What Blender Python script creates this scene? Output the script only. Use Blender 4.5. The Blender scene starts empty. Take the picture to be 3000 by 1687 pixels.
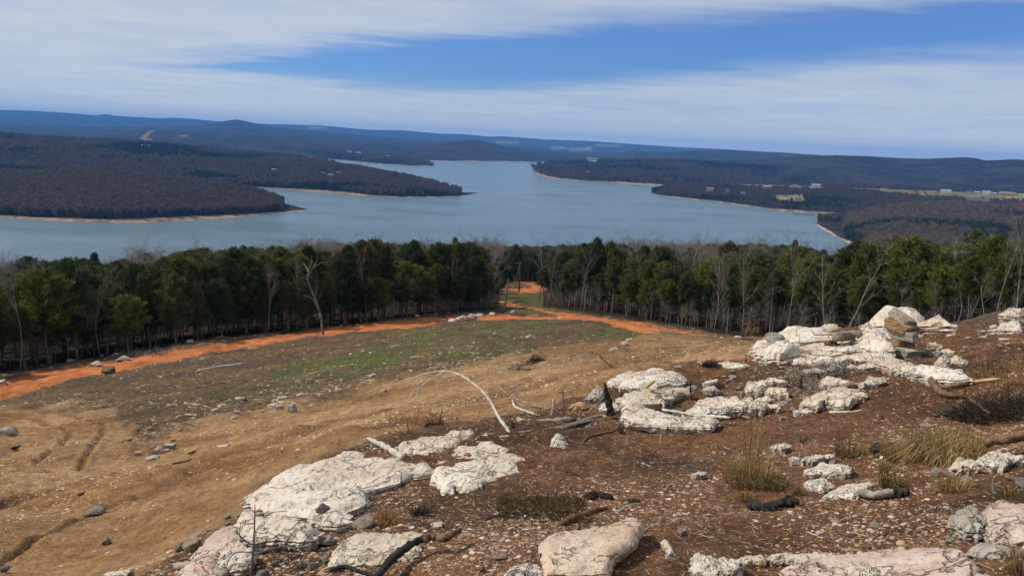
import bpy, bmesh, math, random
import numpy as np
from mathutils import Matrix, Vector
from mathutils.geometry import delaunay_2d_cdt

random.seed(7)
rng = np.random.default_rng(7)
S = bpy.context.scene
C = S.collection
EYE = 110.0                      # eye height above the lake, metres
FPX, CX, CY = 2266.0, 1500.0, 843.5
PITCH, ROLL = math.radians(10.6), math.radians(2.6)

# ---------------------------------------------------------------- camera
_u0 = np.array([0, math.sin(PITCH), math.cos(PITCH)])
FW = np.array([0, math.cos(PITCH), -math.sin(PITCH)])
RT = math.cos(ROLL) * np.array([1.0, 0, 0]) + math.sin(ROLL) * _u0
UP = -math.sin(ROLL) * np.array([1.0, 0, 0]) + math.cos(ROLL) * _u0
cam = bpy.data.cameras.new('camera')
cam.sensor_width = 36.0
cam.lens = 36.0 * FPX / 3000.0
cam.clip_start, cam.clip_end = 0.05, 60000.0
camo = bpy.data.objects.new('camera', cam)
C.objects.link(camo)
camo.matrix_world = Matrix(((RT[0], UP[0], -FW[0], 0), (RT[1], UP[1], -FW[1], 0), (RT[2], UP[2], -FW[2], EYE), (0, 0, 0, 1)))
S.camera = camo

# ---------------------------------------------------------------- sky, sun, exposure
SUN_AZ, SUN_EL = math.radians(-82), math.radians(43)      # azimuth from +Y, clockwise positive
W = bpy.data.worlds.new('World')
S.world = W
W.use_nodes = True
nt = W.node_tree
nt.nodes.clear()


def N(t, typ, **kw):
    n = t.nodes.new(typ)
    for k, v in kw.items():
        setattr(n, k, v)
    return n


def math_node(t, op, a, b=None, c=None, clamp=False):
    n = N(t, 'ShaderNodeMath', operation=op, use_clamp=clamp)
    for i, v in enumerate((a, b, c)):
        if v is None:
            continue
        if isinstance(v, (int, float)):
            n.inputs[i].default_value = v
        else:
            t.links.new(v, n.inputs[i])
    return n.outputs[0]


def smooth(t, v, a, b):
    n = N(t, 'ShaderNodeMapRange', interpolation_type='SMOOTHSTEP')
    t.links.new(v, n.inputs[0])
    n.inputs[1].default_value, n.inputs[2].default_value = a, b
    return n.outputs[0]


def mixc(t, f, a, b, mode='MIX'):
    n = N(t, 'ShaderNodeMix', data_type='RGBA', blend_type=mode)
    for i, v in ((0, f), (6, a), (7, b)):
        if isinstance(v, (int, float)):
            n.inputs[i].default_value = v
        elif isinstance(v, tuple):
            n.inputs[i].default_value = (v[0], v[1], v[2], 1)
        else:
            t.links.new(v, n.inputs[i])
    return n.outputs[2]


def noise(t, vec, scale, detail=4, rough=0.55, dist=0.0):
    n = N(t, 'ShaderNodeTexNoise')
    n.inputs['Scale'].default_value = scale
    n.inputs['Detail'].default_value = detail
    n.inputs['Roughness'].default_value = rough
    n.inputs['Distortion'].default_value = dist
    if vec is not None:
        t.links.new(vec, n.inputs['Vector'])
    return n.outputs[0]


out = N(nt, 'ShaderNodeOutputWorld')
bg = N(nt, 'ShaderNodeBackground')
sky = N(nt, 'ShaderNodeTexSky', sky_type='NISHITA')
sky.sun_disc = False
sky.sun_elevation = SUN_EL
sky.sun_rotation = SUN_AZ
sky.altitude = 400
sky.air_density = 1.0
sky.dust_density = 0.3
sky.ozone_density = 3.0
tc = N(nt, 'ShaderNodeTexCoord')
sep = N(nt, 'ShaderNodeSeparateXYZ')
nt.links.new(tc.outputs['Generated'], sep.inputs[0])
zz = math_node(nt, 'ADD', math_node(nt, 'MAXIMUM', sep.outputs[2], 0.0), 0.012)
pxn = math_node(nt, 'DIVIDE', sep.outputs[0], zz)
pyn = math_node(nt, 'DIVIDE', sep.outputs[1], zz)
comb = N(nt, 'ShaderNodeCombineXYZ')
nt.links.new(pxn, comb.inputs[0])
nt.links.new(pyn, comb.inputs[1])
# a sheet of high cloud with a long clear lane running through it
mp = N(nt, 'ShaderNodeMapping')
mp.inputs['Rotation'].default_value = (0, 0, math.radians(42))
mp.inputs['Scale'].default_value = (0.30, 0.55, 1)
nt.links.new(comb.outputs[0], mp.inputs[0])
nA = noise(nt, mp.outputs[0], 0.8, 6, 0.6, 0.6)
nB = noise(nt, mp.outputs[0], 0.22, 3, 0.5, 0.3)
nC = noise(nt, comb.outputs[0], 0.9, 6, 0.55, 0.9)
s_ = math_node(nt, 'ADD', pyn, math_node(nt, 'MULTIPLY', pxn, 1.05))
t_ = math_node(nt, 'SUBTRACT', pyn, math_node(nt, 'MULTIPLY', pxn, 0.9))
wob = math_node(nt, 'MULTIPLY', math_node(nt, 'SUBTRACT', nA, 0.5), 5.0)
wob = math_node(nt, 'ADD', wob, math_node(nt, 'MULTIPLY', math_node(nt, 'SUBTRACT', nC, 0.5), 1.6))
s2 = math_node(nt, 'ADD', math_node(nt, 'ADD', pyn, math_node(nt, 'MULTIPLY', pxn, 0.85)), wob)
s3 = math_node(nt, 'ADD', math_node(nt, 'ADD', pyn, math_node(nt, 'MULTIPLY', pxn, 1.35)), wob)
lane = math_node(nt, 'MULTIPLY', smooth(nt, s2, 5.7, 7.3), math_node(nt, 'SUBTRACT', 1.0, smooth(nt, s3, 10.4, 14.6)))
lane = math_node(nt, 'MULTIPLY', lane, math_node(nt, 'SUBTRACT', 1.0, smooth(nt, math_node(nt, 'ADD', t_, wob), 14.0, 18.0)))
thick = math_node(nt, 'ADD', 0.78, math_node(nt, 'MULTIPLY', math_node(nt, 'SUBTRACT', nB, 0.5), 0.9))
thick = math_node(nt, 'ADD', thick, math_node(nt, 'MULTIPLY', math_node(nt, 'SUBTRACT', nC, 0.5), 0.35), clamp=True)
veil_ = veil = math_node(nt, 'SUBTRACT', 1.0, smooth(nt, sep.outputs[2], 0.0, 0.095))
cover = math_node(nt, 'MULTIPLY', thick, math_node(nt, 'SUBTRACT', 1.0, math_node(nt, 'MULTIPLY', lane, 0.92)), clamp=True)
cover = math_node(nt, 'MAXIMUM', cover, math_node(nt, 'MULTIPLY', veil, 0.95))
skyc = mixc(nt, 1.0, sky.outputs[0], (0.35, 0.61, 1.08), 'MULTIPLY')
cl = mixc(nt, math_node(nt, 'ADD', math_node(nt, 'MULTIPLY', nC, 0.5), math_node(nt, 'MULTIPLY', veil_, 0.35)), (5.4, 5.9, 6.6), (8.6, 8.7, 8.6))
full = mixc(nt, cover, skyc, cl)
nt.links.new(full, bg.inputs[0])
bg.inputs[1].default_value = 0.1
nt.links.new(bg.outputs[0], out.inputs[0])

sun = bpy.data.lights.new('sun', 'SUN')
sun.energy = 4.3
sun.angle = math.radians(1.0)
sun.color = (1.0, 0.93, 0.82)
suno = bpy.data.objects.new('sun', sun)
C.objects.link(suno)
_sd = Vector((math.sin(SUN_AZ) * math.cos(SUN_EL), math.cos(SUN_AZ) * math.cos(SUN_EL), math.sin(SUN_EL)))
suno.rotation_euler = _sd.to_track_quat('Z', 'Y').to_euler()
suno.location = (0, 0, 300)

S.view_settings.view_transform = 'Standard'
S.view_settings.look = 'None'
S.view_settings.exposure = 0.0
S.view_settings.gamma = 1.0
S.view_settings.use_curve_mapping = False
S.cycles.use_denoising = True
S.cycles.max_bounces = 6
S.cycles.diffuse_bounces = 2
S.cycles.glossy_bounces = 2
S.cycles.volume_bounces = 0
S.cycles.transparent_max_bounces = 4


# ---------------------------------------------------------------- helpers: numbers
def _hash(ix, iy, iz, seed):
    h = (ix.astype(np.int64) * 374761393 + iy.astype(np.int64) * 668265263 + iz.astype(np.int64) * 2147483647 + seed * 974634777) & 0xffffffff
    h = ((h ^ (h >> 13)) * 1274126177) & 0xffffffff
    h = ((h ^ (h >> 16)) * 2246822519) & 0xffffffff
    return ((h ^ (h >> 15)) & 0xffff) / 65535.0


def vnoise(x, y, z=None, seed=0):
    """value noise, -1..1"""
    x = np.asarray(x, float)
    y = np.asarray(y, float)
    z = np.zeros_like(x) if z is None else np.asarray(z, float)
    ix, iy, iz = np.floor(x), np.floor(y), np.floor(z)
    fx, fy, fz = x - ix, y - iy, z - iz
    ux, uy, uz = (f * f * f * (f * (f * 6 - 15) + 10) for f in (fx, fy, fz))
    r = 0
    for a in (0, 1):
        for b in (0, 1):
            for c in (0, 1):
                w = (ux if a else 1 - ux) * (uy if b else 1 - uy) * (uz if c else 1 - uz)
                r = r + w * _hash(ix + a, iy + b, iz + c, seed)
    return r * 2 - 1


def fbm(x, y, z=None, oct=4, seed=0, gain=0.5):
    r, a, f = 0, 1.0, 1.0
    for k in range(oct):
        r = r + a * vnoise(np.asarray(x) * f, np.asarray(y) * f, None if z is None else np.asarray(z) * f, seed + k * 17)
        a *= gain
        f *= 2.03
    return r


def sstep(a, b, v):
    t = np.clip((v - a) / (b - a), 0, 1)
    return t * t * (3 - 2 * t)


def ray(px, py):
    px, py = np.asarray(px, float), np.asarray(py, float)
    return RT * ((px - CX) / FPX)[..., None] - UP * ((py - CY) / FPX)[..., None] + FW


def az_tan(px, py):
    v = ray(px, py)
    return np.arctan2(v[..., 0], v[..., 1]), -v[..., 2] / np.hypot(v[..., 0], v[..., 1])


def proj(P):
    P = np.asarray(P, float) - np.array([0, 0, EYE])
    w = P @ FW
    ws = np.where(w > 0.05, w, 0.05)
    x = CX + FPX * (P @ RT) / ws
    y = CY - FPX * (P @ UP) / ws
    return np.where(w > 0.05, x, -9999), np.where(w > 0.05, y, -9999)


def poly_sd(px, py, poly):
    """signed distance to a polygon, positive inside"""
    poly = np.asarray(poly, float)
    x, y = np.asarray(px, float), np.asarray(py, float)
    best = np.full(x.shape, 1e18)
    ins = np.zeros(x.shape, bool)
    n = len(poly)
    for i in range(n):
        ax, ay = poly[i]
        bx, by = poly[(i + 1) % n]
        dx, dy = bx - ax, by - ay
        t = np.clip(((x - ax) * dx + (y - ay) * dy) / (dx * dx + dy * dy + 1e-12), 0, 1)
        best = np.minimum(best, (x - ax - t * dx) ** 2 + (y - ay - t * dy) ** 2)
        c = ((ay > y) != (by > y))
        with np.errstate(divide='ignore', invalid='ignore'):
            xi = ax + (y - ay) * dx / (dy if dy != 0 else 1e-12)
        ins ^= c & (x < xi)
    return np.where(ins, 1, -1) * np.sqrt(best)


# ---------------------------------------------------------------- helpers: objects
def mesh_obj(name, V, Fc, mat, parent=None, smooth_shade=True, col=None, link=True):
    me = bpy.data.meshes.new(name)
    V = np.asarray(V, float)
    Fc = np.asarray(Fc)
    me.vertices.add(len(V))
    me.vertices.foreach_set('co', V.ravel())
    k = Fc.shape[1]
    me.loops.add(len(Fc) * k)
    me.loops.foreach_set('vertex_index', Fc.ravel().astype(np.int32))
    me.polygons.add(len(Fc))
    me.polygons.foreach_set('loop_start', (np.arange(len(Fc)) * k).astype(np.int32))
    me.polygons.foreach_set('loop_total', np.full(len(Fc), k, np.int32))
    me.polygons.foreach_set('use_smooth', np.full(len(Fc), smooth_shade))
    me.update(calc_edges=True)
    if col is not None:
        a = me.color_attributes.new('Col', 'FLOAT_COLOR', 'POINT')
        c4 = np.ones((len(V), 4))
        c4[:, :3] = col
        a.data.foreach_set('color', c4.ravel())
    me.materials.append(mat)
    return wrap(name, me, parent, link)


def wrap(name, me, parent=None, link=True):
    o = bpy.data.objects.new(name, me)
    if link:
        C.objects.link(o)
    if parent is not None:
        o.parent = parent
    return o


def empty(name, loc=(0, 0, 0), rz=0.0):
    o = bpy.data.objects.new(name, None)
    o.empty_display_size = 0.2
    C.objects.link(o)
    o.location = loc
    o.rotation_euler = (0, 0, rz)
    return o


def tag(o, label=None, cat=None, group=None, kind=None):
    if label:
        o['label'] = label
    if cat:
        o['category'] = cat
    if group:
        o['group'] = group
    if kind or cat:
        o['kind'] = kind or 'thing'
    return o


def catmull(P, n):
    P = np.asarray(P, float)
    if len(P) == 2:
        return P[0] + (P[1] - P[0]) * np.linspace(0, 1, n)[:, None]
    Q = np.vstack([2 * P[0] - P[1], P, 2 * P[-1] - P[-2]])
    u = np.linspace(0, len(P) - 1 - 1e-6, n)
    i = u.astype(int)
    t = (u - i)[:, None]
    a, b, c, d = Q[i], Q[i + 1], Q[i + 2], Q[i + 3]
    return 0.5 * (2 * b + (c - a) * t + (2 * a - 5 * b + 4 * c - d) * t ** 2 + (3 * b - a - 3 * c + d) * t ** 3)


def tube(P, R, sides=6, rough=0.0, seed=0):
    """tapered tube along P with radii R; closed ends; triangles + quads as tris"""
    P = np.asarray(P, float)
    R = np.asarray(R, float)
    n = len(P)
    T = np.gradient(P, axis=0)
    T /= np.linalg.norm(T, axis=1)[:, None] + 1e-9
    ref = np.array([0.31, 0.17, 0.93]) if abs(T[:, 2]).mean() < 0.75 else np.array([0.9, 0.4, 0.1])
    A = np.cross(T, ref)
    A /= np.linalg.norm(A, axis=1)[:, None] + 1e-9
    B = np.cross(T, A)
    th = np.arange(sides) / sides * 2 * math.pi
    V = P[:, None, :] + R[:, None, None] * (np.cos(th)[None, :, None] * A[:, None, :] + np.sin(th)[None, :, None] * B[:, None, :])
    if rough:
        k = 1.5 / max(R.max(), 1e-4)
        nn = fbm(V[..., 0] * k, V[..., 1] * k, V[..., 2] * k * 0.6, 3, seed) + 0.5 * vnoise(V[..., 0] * k * 3, V[..., 1] * k * 3, V[..., 2] * k * 3, seed + 5)
        V = V + (V - P[:, None, :]) * (nn * rough)[..., None]
    V = V.reshape(-1, 3)
    F = []
    for i in range(n - 1):
        for j in range(sides):
            a, b = i * sides + j, i * sides + (j + 1) % sides
            F += [(a, b, b + sides), (a, b + sides, a + sides)]
    V = np.vstack([V, P[0], P[-1]])
    for j in range(sides):
        F.append((len(V) - 2, (j + 1) % sides, j))
        F.append((len(V) - 1, (n - 1) * sides + j, (n - 1) * sides + (j + 1) % sides))
    return V, np.array(F)


def join(parts):
    Vs, Fs, o = [], [], 0
    for V, Fc in parts:
        Vs.append(V)
        Fs.append(np.asarray(Fc) + o)
        o += len(V)
    return np.vstack(Vs), np.vstack(Fs)


# ---------------------------------------------------------------- materials
def new_mat(name):
    m = bpy.data.materials.new(name)
    m.use_nodes = True
    t = m.node_tree
    b = t.nodes['Principled BSDF']
    b.inputs['Roughness'].default_value = 0.9
    b.inputs['Specular IOR Level'].default_value = 0.2
    return m, t, b


def bump(t, b, h, strength, dist):
    n = N(t, 'ShaderNodeBump')
    n.inputs['Strength'].default_value = strength
    n.inputs['Distance'].default_value = dist
    t.links.new(h, n.inputs['Height'])
    t.links.new(n.outputs[0], b.inputs['Normal'])


def texco(t):
    return N(t, 'ShaderNodeTexCoord').outputs['Object']


def colattr(t):
    n = N(t, 'ShaderNodeVertexColor')
    n.layer_name = 'Col'
    return n.outputs[0]


def obj_random(t):
    return N(t, 'ShaderNodeObjectInfo').outputs['Random']


def rock_mat(name, base, dark, stain, pit=14.0, stain_amt=0.5):
    m, t, b = new_mat(name)
    v = texco(t)
    n1 = noise(t, v, 3.0, 6, 0.6)
    n2 = noise(t, v, 22.0, 6, 0.65)
    n3 = noise(t, v, 1.3, 3, 0.5)
    vo = N(t, 'ShaderNodeTexVoronoi')
    vo.inputs['Scale'].default_value = pit
    dv = noise(t, v, 9.0, 2)
    mx = N(t, 'ShaderNodeMix', data_type='VECTOR')
    mx.inputs[0].default_value = 0.25
    t.links.new(v, mx.inputs[4])
    t.links.new(N(t, 'ShaderNodeTexNoise').outputs[1], mx.inputs[5])
    t.links.new(mx.outputs[1], vo.inputs['Vector'])
    c = mixc(t, smooth(t, n1, 0.45, 0.78), base, stain)
    c = mixc(t, math_node(t, 'MULTIPLY', smooth(t, n3, 0.52, 0.75), stain_amt), c, stain)
    c = mixc(t, math_node(t, 'MULTIPLY', smooth(t, n2, 0.53, 0.70), 0.75), c, dark)
    vc = N(t, 'ShaderNodeTexVoronoi', feature='DISTANCE_TO_EDGE')
    vc.inputs['Scale'].default_value = 4.2
    vd = N(t, 'ShaderNodeTexNoise')
    vd.inputs['Scale'].default_value = 5.0
    vd.inputs['Detail'].default_value = 4.0
    t.links.new(v, vd.inputs['Vector'])
    mv = N(t, 'ShaderNodeMix', data_type='VECTOR')
    mv.inputs[0].default_value = 0.35
    t.links.new(v, mv.inputs[4])
    t.links.new(vd.outputs[1], mv.inputs[5])
    t.links.new(mv.outputs[1], vc.inputs['Vector'])
    crack = math_node(t, 'MULTIPLY', smooth(t, vc.outputs[0], 0.035, 0.008), smooth(t, n1, 0.42, 0.56))
    c = mixc(t, math_node(t, 'MULTIPLY', crack, 0.45), c, tuple(x_ * 0.35 for x_ in dark))
    n4 = noise(t, v, 0.8, 4, 0.6)
    c = mixc(t, 1.0, c, mixc(t, smooth(t, n4, 0.28, 0.56), (0.70, 0.58, 0.45), (1.08, 1.08, 1.08)), 'MULTIPLY')
    t.links.new(c, b.inputs['Base Color'])
    h = math_node(t, 'SUBTRACT', math_node(t, 'ADD', math_node(t, 'MULTIPLY', smooth(t, vo.outputs[0], 0.05, 0.5), 0.55), n2), crack)
    bump(t, b, h, 1.0, 0.04)
    b.inputs['Roughness'].default_value = 0.95
    return m


MAT = {}
MAT['white_rock'] = rock_mat('white_limestone', (0.68, 0.61, 0.52), (0.25, 0.205, 0.165), (0.53, 0.44, 0.35))
MAT['cream_rock'] = rock_mat('cream_limestone', (0.62, 0.55, 0.45), (0.26, 0.2, 0.15), (0.5, 0.38, 0.25), 9.0)
MAT['yellow_rock'] = rock_mat('yellow_sandstone', (0.64, 0.52, 0.40), (0.42, 0.30, 0.19), (0.54, 0.36, 0.19), 6.0, 0.8)
MAT['pink_rock'] = rock_mat('pink_limestone', (0.62, 0.50, 0.43), (0.3, 0.19, 0.14), (0.52, 0.34, 0.26), 8.0, 0.7)
MAT['grey_rock'] = rock_mat('grey_limestone', (0.44, 0.40, 0.35), (0.19, 0.17, 0.15), (0.34, 0.29, 0.23), 10.0)
MAT['orange_rock'] = rock_mat('iron_stained_rock', (0.50, 0.33, 0.18), (0.25, 0.13, 0.06), (0.42, 0.22, 0.09), 8.0, 0.9)
MAT['brown_rock'] = rock_mat('dark_field_rock', (0.16, 0.12, 0.09), (0.06, 0.05, 0.04), (0.11, 0.08, 0.06), 8.0)


def ground_mat(name, speck, amt, sp_col, bump_d, con=1.0):
    m, t, b = new_mat(name)
    v = texco(t)
    c = colattr(t)
    geo = N(t, 'ShaderNodeCameraData') if False else None
    n1 = noise(t, v, 0.35, 5, 0.6)
    n2 = noise(t, v, 4.0, 6, 0.65)
    n3 = noise(t, v, 26.0, 5, 0.7)
    vo = N(t, 'ShaderNodeTexVoronoi')
    vo.inputs['Scale'].default_value = speck
    t.links.new(v, vo.inputs['Vector'])
    sepc = N(t, 'ShaderNodeSeparateColor')
    t.links.new(vo.outputs['Color'], sepc.inputs[0])
    c = mixc(t, 1.0, c, mixc(t, n1, (0.62, 0.6, 0.58), (1.36, 1.34, 1.3)), 'MULTIPLY')
    c = mixc(t, 1.0, c, mixc(t, smooth(t, n2, 0.25, 0.75), (1 - 0.38 * con, 1 - 0.4 * con, 1 - 0.42 * con), (1 + 0.34 * con, 1 + 0.34 * con, 1 + 0.34 * con)), 'MULTIPLY')
    c = mixc(t, 1.0, c, mixc(t, smooth(t, n3, 0.3, 0.7), (1 - 0.4 * con, 1 - 0.42 * con, 1 - 0.45 * con), (1 + 0.4 * con, 1 + 0.4 * con, 1 + 0.4 * con)), 'MULTIPLY')
    st = math_node(t, 'MULTIPLY', smooth(t, sepc.outputs[0], 0.80, 0.86), smooth(t, vo.outputs['Distance'], 0.42, 0.30))
    c = mixc(t, math_node(t, 'MULTIPLY', st, amt), c, sp_col)
    t.links.new(c, b.inputs['Base Color'])
    h = math_node(t, 'ADD', math_node(t, 'ADD', n3, math_node(t, 'MULTIPLY', n2, 2.0)), math_node(t, 'MULTIPLY', st, 0.6))
    bump(t, b, h, 0.9, bump_d)
    b.inputs['Roughness'].default_value = 1.0
    b.inputs['Specular IOR Level'].default_value = 0.05
    return m


MAT['ground'] = ground_mat('stony_soil', 46.0, 0.35, (0.30, 0.20, 0.13), 0.03)
MAT['track'] = ground_mat('tan_track_dirt', 30.0, 0.25, (0.45, 0.34, 0.2), 0.025, 0.95)
MAT['road'] = ground_mat('orange_clay', 5.0, 0.15, (0.6, 0.3, 0.14), 0.05, 0.6)


def attr_mat(name, rough=0.9, var=0.35, spec=0.15, trans=0.0):
    m, t, b = new_mat(name)
    c = colattr(t)
    r = obj_random(t)
    c = mixc(t, 1.0, c, mixc(t, r, (1 - var, 1 - var, 1 - var), (1 + var, 1 + var, 1 + var)), 'MULTIPLY')
    t.links.new(c, b.inputs['Base Color'])
    b.inputs['Roughness'].default_value = rough
    b.inputs['Specular IOR Level'].default_value = spec
    if trans:
        tr = N(t, 'ShaderNodeBsdfTranslucent')
        t.links.new(c, tr.inputs[0])
        mx = N(t, 'ShaderNodeMixShader')
        mx.inputs[0].default_value = trans
        o = t.nodes['Material Output']
        t.links.new(b.outputs[0], mx.inputs[1])
        t.links.new(tr.outputs[0], mx.inputs[2])
        t.links.new(mx.outputs[0], o.inputs[0])
    return m


MAT['foliage'] = attr_mat('cedar_foliage', 0.8, 0.3, 0.15, 0.25)
MAT['blade'] = attr_mat('grass_blade', 0.85, 0.2, 0.1, 0.3)
MAT['pebble'] = attr_mat('pebbles', 0.95, 0.0, 0.1)
MAT['far_crown'] = attr_mat('far_crowns', 1.0, 0.18, 0.0, 0.4)


def wood_mat(name, a, b_, scale=18.0, streak=0.12):
    m, t, b = new_mat(name)
    v = texco(t)
    mp_ = N(t, 'ShaderNodeMapping')
    mp_.inputs['Scale'].default_value = (1, 1, streak * 3)
    t.links.new(v, mp_.inputs[0])
    n1 = noise(t, mp_.outputs[0], scale, 6, 0.65)
    n2 = noise(t, v, 3.0, 3)
    c = mixc(t, smooth(t, n1, 0.3, 0.7), a, b_)
    c = mixc(t, 1.0, c, mixc(t, n2, (0.65, 0.65, 0.65), (1.3, 1.3, 1.3)), 'MULTIPLY')
    t.links.new(c, b.inputs['Base Color'])
    bump(t, b, n1, 0.7, 0.01)
    return m


MAT['bleached'] = wood_mat('bleached_wood', (0.30, 0.26, 0.22), (0.62, 0.57, 0.5), 14)
MAT['grey_wood'] = wood_mat('weathered_wood', (0.13, 0.11, 0.09), (0.34, 0.29, 0.24), 16)
MAT['brown_wood'] = wood_mat('brown_wood', (0.07, 0.038, 0.022), (0.21, 0.125, 0.07), 16)
MAT['charred'] = wood_mat('charred_wood', (0.010, 0.009, 0.008), (0.05, 0.042, 0.038), 20)
MAT['yellow_wood'] = wood_mat('split_yellow_wood', (0.42, 0.26, 0.1), (0.62, 0.44, 0.2), 10)
MAT['bark'] = wood_mat('cedar_bark', (0.085, 0.06, 0.045), (0.23, 0.175, 0.135), 6)
MAT['dead_limb'] = wood_mat('dead_limb_wood', (0.10, 0.083, 0.07), (0.27, 0.225, 0.185), 6)
MAT['bare_bark'] = wood_mat('grey_bark', (0.10, 0.085, 0.075), (0.27, 0.235, 0.2), 5)


def plain(name, c, rough=0.8, var=0.0, nscale=3.0):
    m, t, b = new_mat(name)
    n = noise(t, texco(t), nscale, 4)
    cc = mixc(t, n, tuple(x * 0.8 for x in c), tuple(min(1, x * 1.2) for x in c))
    t.links.new(cc, b.inputs['Base Color'])
    b.inputs['Roughness'].default_value = rough
    return m


MAT['wall_white'] = plain('white_siding', (0.52, 0.50, 0.47))
MAT['wall_tan'] = plain('tan_siding', (0.32, 0.25, 0.18))
MAT['wall_grey'] = plain('grey_siding', (0.32, 0.34, 0.36))
MAT['roof_dark'] = plain('dark_shingle', (0.09, 0.085, 0.085))
MAT['roof_brown'] = plain('brown_shingle', (0.2, 0.14, 0.1))
MAT['roof_grey'] = plain('grey_shingle', (0.26, 0.27, 0.29))
MAT['glass'] = plain('window_glass', (0.03, 0.04, 0.05), 0.15)
MAT['dock_metal'] = plain('dock_steel', (0.12, 0.18, 0.17), 0.6)
MAT['pole'] = plain('creosote_pole', (0.09, 0.06, 0.04))
MAT['yellow_guard'] = plain('yellow_guard', (0.6, 0.48, 0.12), 0.6)
MAT['insulator'] = plain('grey_insulator', (0.3, 0.3, 0.3), 0.5)

# ---------------------------------------------------------------- near hillside: height function
CTRL = [
    (-600, 1500, 6), (-600, 1200, 36), (-600, 1130, 62),
    (0, 1687, 6.2), (0, 1500, 10.5), (0, 1350, 18), (0, 1250, 31), (0, 1182, 50), (0, 1129, 64), (39, 1089, 73),
    (350, 1450, 10), (350, 1300, 19), (350, 1220, 30), (388, 1081, 60), (369, 1038, 76),
    (500, 1687, 4.2), (560, 1560, 6.2), (500, 1400, 11.5), (500, 1290, 20), (500, 1180, 34), (505, 1054, 63), (594, 995, 80),
    (750, 1580, 4.4), (740, 1480, 5.6), (784, 980, 82), (738, 1017, 70), (740, 1250, 19), (750, 1120, 40),
    (1000, 1687, 3.4), (1000, 1450, 5.3), (1000, 1330, 6.6), (1000, 1270, 12), (1000, 1200, 20), (1000, 1120, 34), (1000, 1040, 52), (1000, 980, 74), (1074, 947, 90),
    (1250, 1500, 4.4), (1250, 1300, 6.4), (1250, 1220, 10), (1250, 1150, 19), (1250, 1070, 36), (1250, 990, 62), (1303, 941, 90), (1334, 920, 102),
    (1500, 1687, 3.0), (1500, 1450, 4.6), (1500, 1290, 6.4), (1500, 1230, 7.8), (1500, 1160, 13), (1500, 1100, 22), (1500, 1030, 38), (1500, 975, 62), (1543, 937, 92), (1500, 890, 122),
    (1520, 858, 200), (1530, 825, 238),
    (1750, 1500, 4.3), (1750, 1300, 6.2), (1750, 1190, 8.0), (1750, 1120, 10.0), (1750, 1060, 20), (1750, 1010, 36), (1796, 960, 74), (1737, 922, 98),
    (2000, 1687, 3.1), (2000, 1450, 4.7), (2000, 1230, 7.5), (2000, 1120, 9.6), (2000, 1060, 13), (2000, 1025, 25), (2000, 993, 58), (2008, 968, 80),
    (2200, 1100, 9.4), (2200, 1050, 11.5), (2200, 1015, 20), (2200, 995, 45), (2175, 984, 74),
    (2500, 1687, 3.2), (2500, 1450, 4.5), (2500, 1250, 6.5), (2500, 1130, 8.2), (2500, 1050, 9.8), (2500, 985, 13), (2500, 992, 26), (2500, 985, 63),
    (2750, 1150, 7.6), (2750, 1050, 9.6), (2750, 960, 12.5), (2750, 952, 20), (2750, 965, 57),
    (3000, 1687, 3.0), (3000, 1450, 4.2), (3000, 1250, 6.0), (3000, 1100, 8.0), (3000, 1000, 10.5), (3000, 935, 14), (3000, 935, 24), (2960, 955, 52),
    (3600, 1400, 4.2), (3600, 1150, 8), (3600, 1000, 14), (3600, 980, 40),
]
CANOPY = [(-700, 830), (-200, 805), (0, 795), (150, 778), (300, 770), (450, 757), (600, 745), (750, 735), (850, 730), (1000, 724), (1150, 720), (1300, 716),
          (1400, 712), (1480, 735), (1550, 718), (1650, 722), (1700, 712), (1800, 722), (2000, 728), (2100, 730), (2250, 726), (2330, 728), (2380, 750),
          (2450, 738), (2520, 720), (2650, 715), (2750, 730), (2850, 714), (2950, 708), (3000, 718), (3200, 712), (3700, 720)]
_ca, _ct = az_tan([c[0] for c in CANOPY], [c[1] + 20 for c in CANOPY])


def canopy_tan(az):
    return np.interp(az, _ca, _ct)


_pts, _val = [], []
for (px, py, d) in CTRL:
    a, t = az_tan(px, py)
    _pts.append((float(a), math.log(d)))
    _val.append((-float(t) * d + 1.65) / d)
for px in (-600, 0, 400, 800, 1200, 1500, 1800, 2200, 2600, 3000, 3600):
    a, _ = az_tan(px, 750)
    for d in (170, 280, 420, 600):
        if px == 1500 and d < 250:
            continue
        z = -canopy_tan(float(a)) * d - 11.0
        _pts.append((float(a), math.log(d)))
        _val.append((max(z, -116) + 1.65) / d)
for a in (-0.75, -0.4, 0, 0.4, 0.75):
    _pts.append((a, math.log(1.0)))
    _val.append(-0.09 if a < 0.3 else 0.0)
_K = 1.8
_P = np.array(_pts) * np.array([_K, 1.0])
_v = np.array(_val)


def _phi(r2):
    return 0.5 * r2 * np.log(r2 + 1e-12)


_n = len(_P)
_A = np.zeros((_n + 3, _n + 3))
_r2 = ((_P[:, None, :] - _P[None, :, :]) ** 2).sum(-1)
_A[:_n, :_n] = _phi(_r2) + np.eye(_n) * 0.0015
_A[:_n, _n] = 1
_A[:_n, _n + 1:] = _P
_A[_n:, :_n] = _A[:_n, _n:].T
_W = np.linalg.solve(_A, np.concatenate([_v, np.zeros(3)]))


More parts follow.
